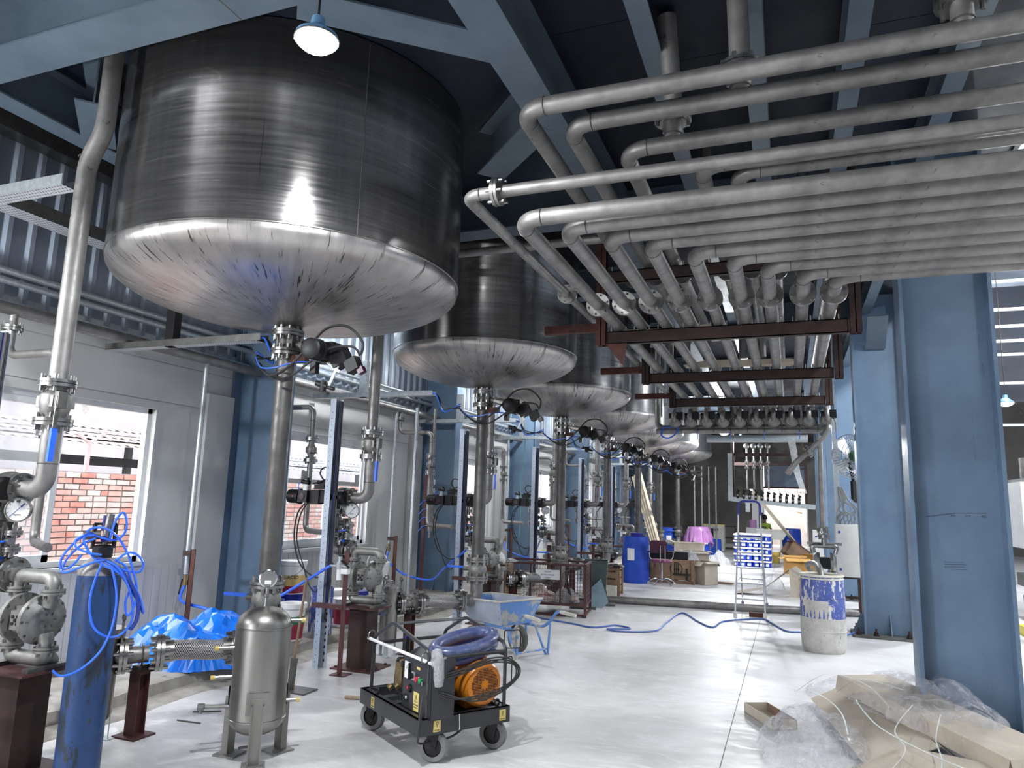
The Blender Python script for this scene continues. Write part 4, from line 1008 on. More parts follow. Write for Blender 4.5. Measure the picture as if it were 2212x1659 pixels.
# ---------------------------------------------------------------- transfer pump, cabinets and fan by the right columns
e = thing('transfer_pump', 'stainless diaphragm pump standing behind the speckled drum', 'pump', (.46, 11.9, 0))
def tp():
    MB().bx(-.2, .2, -.12, .12, 0, .58).build('stand', 'rustdark', e, flat=True)
    for s in (-1, 1):
        MB().lathe([(.001, .07), (.1, .06), (.15, .02), (.15, -.02), (.001, -.02)], 24, (s * .09, 0, .88), axis=(s, 0, 0)).build('pump_chamber', 'flange', e)
        MB().tube(bend([(s * .15, 0, .74), (s * .18, 0, .66), (0, 0, .62)], .05), .035, 12).tube(bend([(s * .15, 0, 1.02), (s * .18, 0, 1.13), (0, 0, 1.13)], .06), .038, 12).build('manifold_pipe', 'flange', e)
        MB().bar((s * .1, -.12, .63), (s * .08, -.14, .68), .05, .01).build('clip', 'yellow', e, flat=True)
    MB().bx(-.07, .07, -.09, .09, .8, .96).build('air_section', 'black', e)
    MB().bx(-.24, .24, -.02, .02, 1.14, 1.18).build('cross_bar', 'pipe', e, flat=True)
    MB().cyl((0, 0, 1.13), (0, 0, 1.3), .042, n=14).flange((0, 0, 1.27), (0, 0, 1), .09, True, 6, .018).build('outlet', 'flange', e)
tp()
tag(MB().tube(spline([(.36, 11.75, .62), (.3, 11.5, .72), (.2, 11.2, .88), (.28, 10.7, .95), (.33, 9.95, .92), (.34, 9.8, .7)], 8), .035, 12).build('grey_hose', 'cast'), 'grey suction hose dipping from the pump into the speckled drum', 'hose')
def cabinet(label, x0, x1, y0, y1, z0, z1, locks=True):
    e = thing('control_cabinet', label, 'cabinet', ((x0 + x1) / 2, y0, z0)); h = (x1 - x0) / 2
    MB().bx(-h, h, .02, y1 - y0, 0, z1 - z0).build('cabinet_body', 'cabinet', e, flat=True)
    d = MB().bx(-h + .006, h - .006, 0, .02, .006, z1 - z0 - .006).build('cabinet_door', 'cabinet', e, flat=True)
    for z in (.12, z1 - z0 - .12): MB().disc((-h + .06, -.002, z), (0, 1, 0), .018, .01, 14).build('lock', 'inkblue', d)
    return e
cabinet('tall pale grey control cabinet beside the blue column', .66, 1.0, 12.75, 13.0, .62, 1.44)
tag(MB().bx(.42, .52, 14.95, 15.05, 0, .72).build('cabinet_post', 'rustdark', flat=True), 'dark post under the smaller grey cabinet', 'post')
cabinet('smaller grey cabinet left of the tall control cabinet', .38, .56, 14.9, 15.1, .72, 1.28)
e = thing('cabinet_stand', 'dark steel stand under the tall grey control cabinet', 'stand', (.83, 12.87, 0))
for (sx, sy) in ((-.16, -.1), (.16, -.1), (-.16, .1), (.16, .1)): MB().bx(sx - .02, sx + .02, sy - .02, sy + .02, 0, .6).build('leg', 'rustdark', e, flat=True)
MB().bx(-.18, .18, -.13, .13, .6, .62).bx(-.18, .18, -.13, -.1, .3, .34).build('shelf', 'rustdark', e, flat=True)
cb = thing('cable_bundle', 'tangle of grey cables entering the tall control cabinet', 'cables', (.84, 12.88, 1.44))
for k in range(10):
    x = -.12 + k * .026
    MB().tube(spline([(x, 0, 0), (x + random.uniform(-.05, .08), -.03, .12), (random.uniform(-.1, .2), -.02, .24), (-.08 + k * .012, 0, .42), (-.1 + k * .006, .02, .6)], 6), .009, 6).build('cable', 'greycable', cb)
tag(MB().bx(.68, .76, 12.9, 12.95, 1.45, 3.2).build('cable_trunking', 'galv', flat=True), 'upright white cable trunking above the tall control cabinet', 'trunking')
e = thing('wall_fan', 'industrial wall fan with green motor on the right column', 'fan', (.97, 13.1, 2.55)); e.rotation_euler = (0, 0, math.radians(35))
MB().lathe([(.001, .16), (.06, .15), (.1, .1), (.1, .0), (.07, -.04), (.001, -.05)], 20, (0, -.06, 0), axis=(0, -1, 0)).build('motor', 'fangreen', e)
cg = MB()
for k in range(48):
    a = 2 * PI * k / 48; cg.tube(spline([(.08 * math.cos(a), -.1, .08 * math.sin(a)), (.27 * math.cos(a), -.1, .27 * math.sin(a)), (.36 * math.cos(a), -.0, .36 * math.sin(a)), (.3 * math.cos(a), .1, .3 * math.sin(a)), (.08 * math.cos(a), .14, .08 * math.sin(a))], 4), .0035, 4)
for (r, y) in ((.36, 0), (.27, -.1), (.2, -.1), (.3, .1), (.14, -.1)): cg.torus((0, y, 0), (0, 1, 0), r, .005, 32, 5)
cg.build('fan_cage', 'chrome', e)
for k in range(3):
    a = 2 * PI * k / 3
    fb = MB(Matrix.Rotation(a, 4, 'Y')); fb.prism([(.05, -.05), (.3, -.12), (.32, .02), (.25, .1), (.06, .05)], -.003, .003, frame((0, .03, 0), (1, .0, 0), (.25, -1, 0))); fb.build('fan_blade', 'aluminium', e)
MB().bar((0, .05, -.1), (.12, .1, -.5), .04, .04).build('mount_arm', 'black', e); MB().prism([(-.06, 0), (.06, 0), (.08, -.3), (.02, -.36), (-.06, -.3)], 0, .06, frame((.1, .1, -.4), (1, 0, 0), (0, -1, 0))).build('mount_bracket', 'black', e)
# ---------------------------------------------------------------- far hanging platform with instrument row
e = thing('valve_platform', 'hanging brown frame with a galvanised sill near the far doorway', 'platform', (-.5, 20, 1.78))
for x in (-.9, .9): MB().bx(x - .04, x + .04, -.04, .04, 0, 2.97).build('frame_post', 'rustdark', e, flat=True)
for (z, y) in ((1.27, 0), (1.05, .5)): MB().bx(-.9, .9, y - .03, y + .03, z - .04, z + .04).build('frame_rail', 'rustdark', e, flat=True)
MB().bar((-.95, -.03, .1), (1.1, -.03, -.06), .04, .12, (0, 0, 1)).build('sill_channel', 'galv', e, flat=True)
MB().bx(-1.02, -.9, -.06, .0, .05, 1.3).build('side_channel', 'galv', e, flat=True)
MB().bx(.55, .9, -.03, .03, .88, .93).build('stub_rail', 'rustdark', e, flat=True)
for i in range(11):
    x = -1.28 + i * .15
    e = thing('instrument_valve', '%s small black valve from the left on the far platform' % (NUM + ['tenth', 'eleventh'])[i], 'valve', (x, 19.96, 1.9 - i * .012), 0, 'small valves on the far platform')
    MB().box((0, 0, .1), (.07, .07, .14)).cyl((0, 0, .16), (0, 0, .25), .02).box((.02, -.02, .2), (.08, .05, .05)).cyl((0, 0, 0), (0, 0, .05), .03).build('valve_body', 'black', e)
    MB().tube(spline([(0, 0, .22), (-.03, 0, .34), (-.06 + .02 * (i % 3), 0, .44)], 4), .005, 5).build('cable', 'rubber', e)
    MB().cyl((.0, -.045, .08), (.0, -.05, .08), .025, n=10).build('valve_cover', 'flange', e)
for i in range(4):
    x = -1.05 + i * .18
    pipe_thing('%s thin vertical pipe with disc head at the far platform' % NUM[i], [(x, 20.3, 2.15), (x, 20.3, 3.35)], .025, .05, [((x, 20.3, 2.72), (0, 0, 1)), ((x, 20.3, 2.86), (0, 0, 1))], fr=.06)
    tag(MB().lathe([(.001, .02), (.06, .015), (.08, 0), (.06, -.015), (.001, -.02)], 16, (x, 20.22, 3.3), axis=(0, -1, .2)).build('disc_head', 'flange'), '%s round disc head at the top of the far pipes' % NUM[i], 'valve head')
# ================================================================ WALL SERVICES
pipe_thing('galvanised header pipe along the window wall with flanged end', [(-5.72, -1, 3.035), (-5.72, 11.6, 3.02)], .05, .1, [((-5.72, 11.55, 3.02), (0, 1, 0))], n=16, fr=.11)
pipe_thing('far continuation of the wall header pipe', [(-5.72, 11.66, 3.02), (-5.72, 30, 3.02)], .042, .1, n=14)
pipe_thing('upper conduit of a pair along the corrugated wall', [(-5.87, -1, 3.375), (-5.87, 30, 3.33)], .03, .1, n=12, mat='galv')
pipe_thing('lower conduit of a pair along the corrugated wall', [(-5.86, -1, 3.29), (-5.86, 30, 3.245)], .03, .1, n=12, mat='galv')
tag(MB().bx(-5.98, -5.86, -1, 30, 3.12, 3.128).bx(-5.98, -5.974, -1, 30, 3.128, 3.2).bx(-5.866, -5.86, -1, 30, 3.06, 3.12).build('girt_rail', 'galv', flat=True), 'galvanised wall rail where the panels meet the corrugated sheet', 'rail')
tag(MB().bx(-5.96, -5.78, -1, 30, 4.49, 4.5).bx(-5.79, -5.78, -1, 30, 4.5, 4.62).build('eave_rail', 'castdark', flat=True), 'dark rail high on the corrugated wall under the deck', 'rail')
e = thing('cable_tray', 'perforated cable tray along the corrugated wall at the left', 'cable tray', (-5.55, 2.5, 3.78))
MB().bx(-.2, .0, -2, 3.2, 0, .003).build('tray_bottom', 'perforated', e, flat=True); MB().bx(0, .003, -2, 3.2, 0, .11).bx(-.203, -.2, -2, 3.2, 0, .11).build('tray_side', 'castdark', e, flat=True)
e = thing('cable_tray', 'short perforated tray arm sticking out at the far left edge', 'cable tray', (-4.95, 3.28, 3.72))
MB().bx(-.55, .3, -.06, .06, 0, .003).build('tray_bottom', 'perforated', e, flat=True); MB().bx(-.55, .3, -.063, -.06, 0, .08).bx(-.55, .3, .06, .063, 0, .08).build('tray_side', 'galv', e, flat=True)
for k, (x, y, R) in enumerate(TK):
    w_ = ORD[k]
    # small branch line off the wall header
    yb = y - .82
    if 2 < yb < 30:
        pipe_thing('thin branch pipe stepping down from the wall header, %s tank' % w_, [(-5.72, yb, 2.99), (-5.72, yb, 2.66), (-5.15, yb, 2.66), (-5.15, yb, 1.25), (-4.6, yb - .3, 1.25)], .032, .09, [((-5.72, yb, 2.88), (0, 0, 1))], [((-5.15, yb, 2.5), (0, 0, 1))], name='branch_pipe', n=14, fr=.075, group='wall branch pipes')
        e = thing('branch_valve', 'small flanged valve on the branch pipe near the {} tank'.format(w_), 'valve', (-5.15, yb, 2.04), 0, 'branch valves')
        MB().flange((0, 0, .25), (0, 0, 1), .08, True, 4, .016).flange((0, 0, .0), (0, 0, 1), .08, True, 4, .016).build('flange', 'flange', e)
        MB().lathe([(.034, .01), (.036, .06), (.055, .09), (.055, .15), (.036, .18), (.034, .24)], 16).box((0, 0, .12), (.11, .06, .06)).build('valve_body', 'cast', e)
        MB().bar((.03, -.05, .08), (.12, -.06, .08), .02, .012).build('lever', 'black', e)
    # cable arm toward the outlet valve
    ya = y + .25
    e = thing('cable_tray', 'galvanised cable arm reaching from the wall to the {} tank outlet'.format(w_), 'cable tray', (-5.1, ya, 2.93), 0, 'cable arms from the wall')
    MB().bx(-.85, .95 + (0 if k else -.05), -.05, .05, 0, .003).build('arm_bottom', 'perforated', e, flat=True)
    MB().bx(-.85, .95, -.053, -.05, 0, .06).bx(-.85, .95, .05, .053, 0, .06).build('arm_side', 'galv' if k else 'castdark', e, flat=True)
    MB().bx(-.14, -.04, -.04, .04, 0, .48).build('drop_channel', 'black' if k == 0 else 'galv', e, flat=True)
    for q in range(3):
        MB().tube(spline([(.9, 0, .03), (1.0, -.02 * q, .0), (1.15, -.1, -.16 - .03 * q), (x + 5.1 - .3, y - ya + .0, -.21 + .03 * q)], 6), .008, 6).build('cable', ('rubber', 'rubber', 'bluehose')[q], e)
# vertical air drops with brown stub posts and blue hoses
for k, (yd, top, pz) in enumerate(((5.78, 3.0, .82), (9.75, 3.0, .95), (14.6, 3.0, .9), (18.9, 3.0, .9))):
    w_ = NUM[k]
    e = thing('air_drop_pipe', '%s thin vertical air pipe on the window wall' % w_, 'pipe', (-5.72, yd, pz), 0, 'vertical air pipes')
    MB().cyl((0, 0, .0), (0, 0, top - pz), .026, n=12).build('pipe_run', 'galv', e)
    MB().cyl((0, 0, -.06), (0, 0, .0), .02, n=12).cyl((0, 0, -.11), (0, 0, -.06), .024, n=12).build('tap', 'brass', e); MB().bar((-.03, -.01, -.05), (-.05, -.02, -.2), .016, .01).build('tap_handle', 'black', e)
    e = thing('stub_post', '%s rusty angle post beside a vertical air pipe' % w_, 'post', (-5.55, yd - .08, .125), 0, 'rusty stub posts')
    MB().bx(-.03, .03, -.03, -.022, .006, .95).bx(-.03, -.022, -.03, .03, .006, .95).build('angle_bar', 'rust', e, flat=True); MB().bx(-.07, .07, -.07, .07, 0, .006).build('base_plate', 'rust', e, flat=True); MB().bx(-.16, -.02, -.0, .02, .88, .93).build('clamp', 'rustdark', e, flat=True)
    x2, y2 = TK[k + 1][0] - .75, TK[k + 1][1] - 1.77
    tag(MB().tube(spline([(-5.72, yd, pz - .11), (-5.70, yd - .05, pz - .25), (-5.4, yd - .05, .52), (-5.0, yd + .02, .46), ((x2 - 5) / 2 + -.05, (y2 + yd) / 2, .68), (x2, y2, .99)], 10), .014, 10).build('air_hose', 'bluehose'), 'blue air hose swooping from the {} air pipe to a pump'.format(w_), 'hose', 'blue air hoses')
# little air manifold with taps by the second column
e = thing('air_manifold', 'slim vertical air manifold with four brass taps', 'manifold', (-5.2, 10.05, 1.05))
MB().cyl((0, 0, .1), (0, 0, .62), .035, n=14).cyl((0, 0, .62), (0, 0, .78), .02).cyl((0, 0, 0), (0, 0, .1), .014).cyl((0, 0, .78), (0, 0, 2.0), .026, n=12).build('tube', 'pipe', e)
MB().flange((0, 0, .72), (0, 0, 1), .06, True, 4, .014).flange((0, 0, .85), (0, 0, 1), .06, True, 4, .014).build('flange', 'flange', e)
for q in range(4):
    MB().cyl((-.06, 0, .18 + q * .13), (.07, 0, .18 + q * .13), .009, n=8).bar((.07, 0, .18 + q * .13), (.1, -.01, .1 + q * .13), .01, .008).build('brass_tap', 'gold', e)
    MB().tube(spline([(-.06, 0, .18 + q * .13), (-.13, 0, .16 + q * .13), (-.2, 0, .09 + q * .13)], 5), .006, 6).build('air_tube', 'bluehose', e)
MB().bar((-.12, .03, -.9), (-.12, .03, .95), .04, .04).build('back_post', 'primer', e, flat=True)
tag(MB().bx(-5.25, -5.21, 9.5, 9.54, .13, 3.0).bx(-5.25, -5.246, 9.5, 9.58, .13, 3.0).build('white_channel', 'galv', flat=True), 'white upright channel with a blue tube beside the air manifold', 'channel')

# ================================================================ FOREGROUND THINGS
# ---- small pressure vessel on three legs
e = thing('pressure_vessel', 'small upright stainless pressure vessel on three legs', 'vessel', (-3.21, 3.95, 0))
R = .172
prof = [(.001, .14)] + [(R * math.sin(a), .25 - .11 * math.cos(a)) for a in [i * PI / 2 / 8 for i in range(1, 9)]]
prof += [(R, .25), (R, .80)] + [(R * math.cos(a), .80 + .125 * math.sin(a) ** .9) for a in [i * PI / 2 / 9 for i in range(1, 9)]] + [(.001, .925)]
MB().lathe(prof, 40).build('vessel_shell', 'brushedtank', e, angle=50)
for z in (.25, .80): MB().torus((0, 0, z), (0, 0, 1), R + .001, .005, 40, 6).build('weld_bead', 'flange', e)
fd = Vector((.63, -.77, 0))   # toward the viewer
for k, a in enumerate((math.atan2(-.77, .63), math.atan2(-.77, .63) + 2.15, math.atan2(-.77, .63) - 2.15)):
    c_, s_ = math.cos(a), math.sin(a); R3 = Matrix.Rotation(a, 4, 'Z')
    lg = MB(R3); lg.bx(R - .002, R + .006, -.038, .038, .012, .40).bx(R + .004, R + .04, -.038, -.031, .012, .36).bx(R + .004, R + .04, .031, .038, .012, .36); lg.build('leg', 'brushedtank', e, flat=True)
    MB(R3).bx(R - .07, R + .08, -.07, .07, 0, .012).build('foot_plate', 'cast', e, flat=True)
    MB(R3).bx(R - .001, R + .003, -.07, .07, .30, .43).build('leg_pad', 'brushedtank', e, flat=True)
def stub(z, ang, L, tip='potyellow', r=.012):
    d = Vector((math.cos(ang), math.sin(ang), 0)); p = d * (R - .01); q = d * (R + L)
    MB().cyl((p.x, p.y, z), (q.x, q.y, z), r, n=10).build('nipple', 'flange', e); q2 = d * (R + L + .025)
    MB().cyl((q.x, q.y, z), (q2.x, q2.y, z), r * 1.25, n=10).build('thread_tip', tip, e)
aL = math.atan2(-.63, -.77) + .12; aR = aL + PI - .1
stub(.675, aL, .09); stub(.50, aL, .10); stub(.83, aR, .06, 'tagyellow'); stub(.335, aR, .06, 'tagyellow'); stub(.31, aL - .25, .12, 'cast', .011)
d = Vector((math.cos(aL - .25), math.sin(aL - .25), 0)) * (R + .15)
MB().cyl((d.x, d.y, .31), (d.x * 1.12, d.y * 1.12, .31), .022, n=8).cyl((d.x * 1.06, d.y * 1.06, .27), (d.x * 1.06, d.y * 1.06, .33), .012, n=8).build('drain_valve', 'cast', e)
MB().cyl((0, 0, .15), (0, 0, .06), .012, n=8).bar((0, 0, .07), (-.09, -.04, .055), .018, .012).build('bottom_tap', 'castdark', e)
MB().lathe([(.02, .915), (.014, .935), (.012, .98), (.017, .985), (.017, 1.0), (.012, 1.005), (.012, 1.045)], 14).build('gauge_stem', 'flange', e)
gc = Vector((0, 0, 1.10))
MB().lathe([(.001, -.022), (.05, -.022), (.055, .01), (.058, .014), (.05, .018)], 28, gc, axis=fd).build('gauge_case', 'chrome', e)
MB().disc(gc + fd * .015, fd, .05, .003, 28).build('gauge_glass', 'chrome', e)
fr = frame(gc + fd * .018, (.77, .63, 0), fd); MB(fr).bx(-.02, .02, -.035, -.012, 0, .001).build('gauge_label', 'dial', e, flat=True)
# ---- gas cylinder with tangled blue hose
GX, GY = -3.81, 3.19
er = Vector((.66, .75, 0)); ef = Vector((.75, -.66, 0))
e = thing('gas_cylinder', 'tall worn blue gas cylinder at the lower left', 'gas cylinder', (GX, GY, 0))
MB().lathe([(.001, 0), (.10, .0), (.117, .02), (.117, 1.15)], 36).build('cylinder_body', 'gaspaint', e)
MB().lathe([(.1172, 1.15), (.1165, 1.165), (.104, 1.20), (.075, 1.235), (.045, 1.25), (.036, 1.26), (.036, 1.28)], 36).build('cylinder_shoulder', 'gaspale', e)
MB().lathe([(.038, 1.25), (.055, 1.25), (.055, 1.31), (.036, 1.32)], 20).build('neck_ring', 'black', e)
gd = MB()
for s in (-1, 1): gd.bar((er * s * .055) + Vector((0, 0, 1.30)), (er * s * .055) + Vector((0, 0, 1.44)), .018, .014)
gd.bar(er * -.06 + Vector((0, 0, 1.44)), er * .06 + Vector((0, 0, 1.44)), .018, .014).bar(er * -.06 + Vector((0, 0, 1.33)), er * .06 + Vector((0, 0, 1.33)), .014, .012); gd.build('valve_guard', 'black', e)
MB().cyl((0, 0, 1.28), er * .012 + Vector((0, 0, 1.38)), .017, n=12).cyl(er * .01 + ef * .03 + Vector((0, 0, 1.36)), er * .022 + ef * .03 + Vector((0, 0, 1.50)), .022, n=14).build('valve_body', 'bolt', e)
MB().cyl(er * -.005 + Vector((0, 0, 1.40)), er * .0 + Vector((0, 0, 1.49)), .017, n=12).build('spindle_cap', 'navy', e)
MB().cyl(ef * .03 + Vector((0, 0, 1.355)), ef * .055 + Vector((0, 0, 1.355)), .018, n=12).build('outlet_cap', 'bluecap', e)
MB().cyl(er * -.02 + Vector((0, 0, 1.375)), er * -.11 + Vector((0, 0, 1.37)), .024, n=14).build('regulator', 'castdark', e)
text('O2', .03, 'ink', frame(Vector((GX, GY, 0)) - Vector((GX, GY, 0)) + ef * .107 + er * .03 + Vector((0, 0, 1.165)), er, ef + Vector((0, 0, .35))), e)
def G(s, t, z): return tuple(Vector((GX, GY, 0)) + er * s + ef * t + Vector((0, 0, z)))
hz_ = thing('hose_bundle', 'tangled coil of thin blue hose hung on the gas cylinder valve', 'hose', (0, 0, 0)); hz_.location = (GX, GY, 1.2)
def hose(pts, r=.0065, mat='bluehose'):
    q = [Vector(G(*p)) - Vector((GX, GY, 1.2)) for p in pts]
    MB().tube(spline(q, 9), r, 8).build('hose_strand', mat, hz_)
hose([(.03, .05, 1.35), (.05, .06, 1.46), (.085, .05, 1.51), (.11, .04, 1.45), (.1, .05, 1.38), (.05, .07, 1.35), (-.03, .07, 1.37)])
hose([(-.03, .07, 1.37), (-.08, .08, 1.39), (-.1, .09, 1.35), (-.06, .1, 1.28), (.0, .125, 1.22), (.08, .135, 1.18), (.16, .12, 1.12), (.22, .1, 1.03), (.25, .08, .93), (.2, .08, 1.02), (.1, .13, 1.17), (.02, .13, 1.23)])
hose([(-.05, .08, 1.38), (-.12, .08, 1.36), (-.19, .07, 1.27), (-.2, .07, 1.2), (-.17, .09, 1.17), (-.08, .12, 1.21), (.0, .13, 1.24), (.05, .13, 1.23)])
hose([(-.04, .09, 1.36), (-.1, .08, 1.33), (-.17, .07, 1.25), (-.185, .07, 1.19), (-.14, .09, 1.21), (-.1, .1, 1.27)])
hose([(-.1, .09, 1.38), (-.14, .08, 1.35), (-.13, .1, 1.31), (-.06, .12, 1.28), (.0, .12, 1.27)])
hose([(-.09, .1, 1.4), (-.06, .1, 1.42), (.0, .1, 1.42), (.06, .09, 1.38), (.1, .08, 1.33), (.14, .09, 1.26), (.17, .1, 1.18), (.2, .1, 1.08), (.2, .1, .98), (.17, .1, .92), (.15, .1, 1.0), (.17, .1, 1.1), (.13, .11, 1.2), (.07, .13, 1.24)])
hose([(.08, .13, 1.24), (.13, .12, 1.28), (.18, .1, 1.27), (.22, .08, 1.22), (.21, .08, 1.17), (.16, .1, 1.17), (.1, .13, 1.19)])
hose([(.02, .13, 1.24), (.09, .14, 1.2), (.15, .12, 1.1), (.19, .1, .98), (.19, .1, .88), (.14, .13, .82), (.07, .15, .82), (.0, .15, .88), (-.03, .14, 1.0), (-.02, .135, 1.12), (.01, .13, 1.23)])
hose([(.06, .135, 1.2), (.1, .15, 1.05), (.1, .15, .9), (.07, .16, .78), (.02, .16, .7), (-.06, .15, .635), (-.13, .14, .62), (-.17, .13, .65)])
hose([(-.02, .12, 1.25), (.06, .13, 1.22), (.15, .12, 1.13), (.21, .1, 1.02), (.22, .09, .9), (.19, .1, .84)], .011, 'inkblue')
# ---- crumpled blue plastic sheet on the kerb
def crumple(name, label, cat, mat, c, sx, sy, h, seed, n=26, sharp=.35, parent=None, zmin=.0, flat=True, holes=0):
    rnd = random.Random(seed); pk = [(rnd.uniform(-.75, .75), rnd.uniform(-.75, .75), rnd.uniform(.25, .6), rnd.uniform(.45, 1)) for _ in range(9)]
    fold = [(rnd.uniform(0, 2 * PI), rnd.uniform(6, 15), rnd.uniform(0, 6), rnd.uniform(.3, 1)) for _ in range(7)]
    vs = []; fs = []
    for i in range(n + 1):
        for j_ in range(n + 1):
            u = i / n * 2 - 1; v = j_ / n * 2 - 1; r = math.sqrt(u * u + v * v); k = max(abs(u), abs(v)) / r if r > 0 else 1
            u2, v2 = u * k, v * k
            env = max(0, 1 - (u2 * u2 + v2 * v2)) ** .45
            z = 0
            for (a, b_, w_, hh) in pk: z = max(z, hh * math.exp(-((u2 - a) ** 2 + (v2 - b_) ** 2) / (w_ * w_)))
            f_ = sum(abs(math.sin(math.cos(a) * u2 * fr_ * .5 + math.sin(a) * v2 * fr_ * .5 + p)) * w_ for (a, fr_, p, w_) in fold) / 4
            z = env * (z * (1 - sharp) + f_ * sharp + rnd.uniform(-.03, .03))
            e_ = 1 + rnd.uniform(-.06, .06)
            vs.append((u2 * sx * e_, v2 * sy * e_, zmin + z * h))
    for i in range(n):
        for j_ in range(n):
            a = i * (n + 1) + j_
            if (i + j_) % 2: fs += [(a, a + n + 1, a + n + 2), (a, a + n + 2, a + 1)]
            else: fs += [(a, a + n + 1, a + 1), (a + n + 1, a + n + 2, a + 1)]
    mb = MB().add(vs, fs); o = mb.build(name, mat, parent, flat=flat, angle=50); o.location = c
    if parent is None: tag(o, label, cat)
    return o
crumple('plastic_sheet', 'crumpled bright blue plastic sheet heaped on the kerb', 'plastic sheet', 'bag', (-5.18, 5.45, .13), .62, .58, .52, 5, 22, .4)
# ---- buckets on the kerb
def bucket(label, x, y, z, h, r0, r1, mat, lid=None, band=None, handle=True, txt=None, rot=0, lidmat='white'):
    e = thing('paint_bucket', label, 'bucket', (x, y, z), rot, 'buckets on the kerb')
    MB().lathe([(.001, .004), (r0, .0), (r0, .01), (r1, h), (r1 + .006, h), (r1 + .006, h - .02), (r1 + .003, h - .03)] if lid else [(.001, .004), (r0, .0), (r1, h), (r1 + .006, h), (r1 + .006, h - .02), (r1 + .001, h - .03)], 28).build('bucket_body', mat, e)
    if not lid: MB().lathe([(r1 - .002, h), (r0, .03), (.001, .03)], 28).build('bucket_inside', mat, e)
    if lid: MB().lathe([(.001, h + .012), (r1 - .02, h + .012), (r1 - .01, h + .02), (r1 + .008, h + .018), (r1 + .009, h - .03)], 28).build('lid', lidmat, e)
    if band:
        for (z0, z1, bm_) in band:
            f = lambda zz: r0 + (r1 - r0) * zz / h + .0015
            MB().lathe([(f(z0), z0), (f(z1), z1)], 28).build('label_band', bm_, e)
    if handle: MB().tube(spline([(-r1 - .008, 0, h - .05), (-r1 * .7, -r1 * .6, h - .13), (0, -r1 - .03, h - .17), (r1 * .7, -r1 * .6, h - .13), (r1 + .008, 0, h - .05)], 6), .003, 6).build('handle', 'bolt', e)
    if txt:
        a = math.atan2(-.8, .6); rr = r0 + (r1 - r0) * .6 + .004
        text(txt, .055, 'ink', frame((rr * math.cos(a), rr * math.sin(a), h * .55), (-math.sin(a), math.cos(a), 0), (math.cos(a), math.sin(a), 0)), e)
    return e
bucket('white bucket with red and green label at the front of the kerb', -4.98, 6.55, .13, .36, .12, .145, 'white', True, [(.02, .1, 'labelmaroon'), (.1, .17, 'labelmaroon'), (.17, .25, 'labelgreen')])
bucket('dark blue open bucket behind the white labelled one', -5.32, 6.6, .13, .38, .12, .15, 'speckle', None, None, True)
bucket('white lidded bucket with yellow label stacked on a blue bucket', -5.42, 7.1, .51, .36, .12, .15, 'white', True, [(.02, .1, 'labelmaroon'), (.1, .22, 'labelmix')], True, 'ACID')
bucket('blue bucket under the yellow labelled white one', -5.42, 7.1, .13, .37, .125, .15, 'blueplastic', True, None, False, lidmat='bluecap')
bucket('blue drum-like bucket caked in white paint', -4.93, 7.0, .13, .50, .13, .125, 'speckle', None, None, False)
bucket('white bucket with purple label behind the pump', -5.3, 7.75, .13, .36, .12, .145, 'white', True, [(.05, .2, 'maroonseat')])
bucket('white bucket with blue rim behind the second pump', -5.25, 8.2, .13, .30, .12, .145, 'white', True, None, False, lidmat='bluecap')
bucket('white pail standing on another behind the second pump', -5.35, 8.9, .44, .30, .1, .13, 'white', True, None, False)
bucket('lower pale pail by the wall behind the second pump', -5.35, 8.9, .13, .29, .12, .14, 'whitedirty', True, None, False)
bucket('pale pail with maroon label near the pump pedestal', -4.98, 7.55, .13, .3, .12, .14, 'white', True, [(.03, .2, 'labelmaroon')], False)
tag(MB().tube([(-5.35 + .16 * math.cos(a), 8.83, .74 + .16 * math.sin(a)) for a in [i * PI / 12 for i in range(13)]], .006, 8).build('pail_handle', 'white'), 'upright white handle of the pail behind the second pump', 'handle')
# ---- plasterer's float and stick on the floor
e = thing('steel_tamper', 'long rod standing on a muddy steel plate', 'tool', (-3.95, 5.36, 0))
MB().bx(-.13, .13, -.1, .1, 0, .012).build('plate', 'castdark', e, flat=True)
MB().tube([(-.05, 0, .012), (-.06, .0, .3), (-.01, .02, .93)], .011, 8).build('rod', 'pallet', e); MB().bar((-.07, -.01, .012), (-.06, 0, .26), .03, .05).build('stiffener', 'castdark', e)
e = thing('wrapped_stick', 'short wooden stick with wrapped end lying by the cart', 'stick', (-3.3, 5.38, .016), .25)
MB().cyl((-.17, 0, 0), (-.05, 0, 0), .015, n=10).build('wooden_end', 'wood', e); MB().cyl((-.05, 0, 0), (.25, .01, 0), .014, n=10).build('wrapped_end', 'wrap', e)
for k, (x, y, a) in enumerate(((-4.2, 4.3, .1), (-4.25, 4.5, .6))):
    tag(MB().tube([(x, y, .006), (x + .2 * math.cos(a), y + .2 * math.sin(a), .006)], .005, 6).build('scrap_wire', 'castdark'), '%s thin scrap wire lying on the floor by the kerb' % ('straight', 'tilted')[k], 'wire')
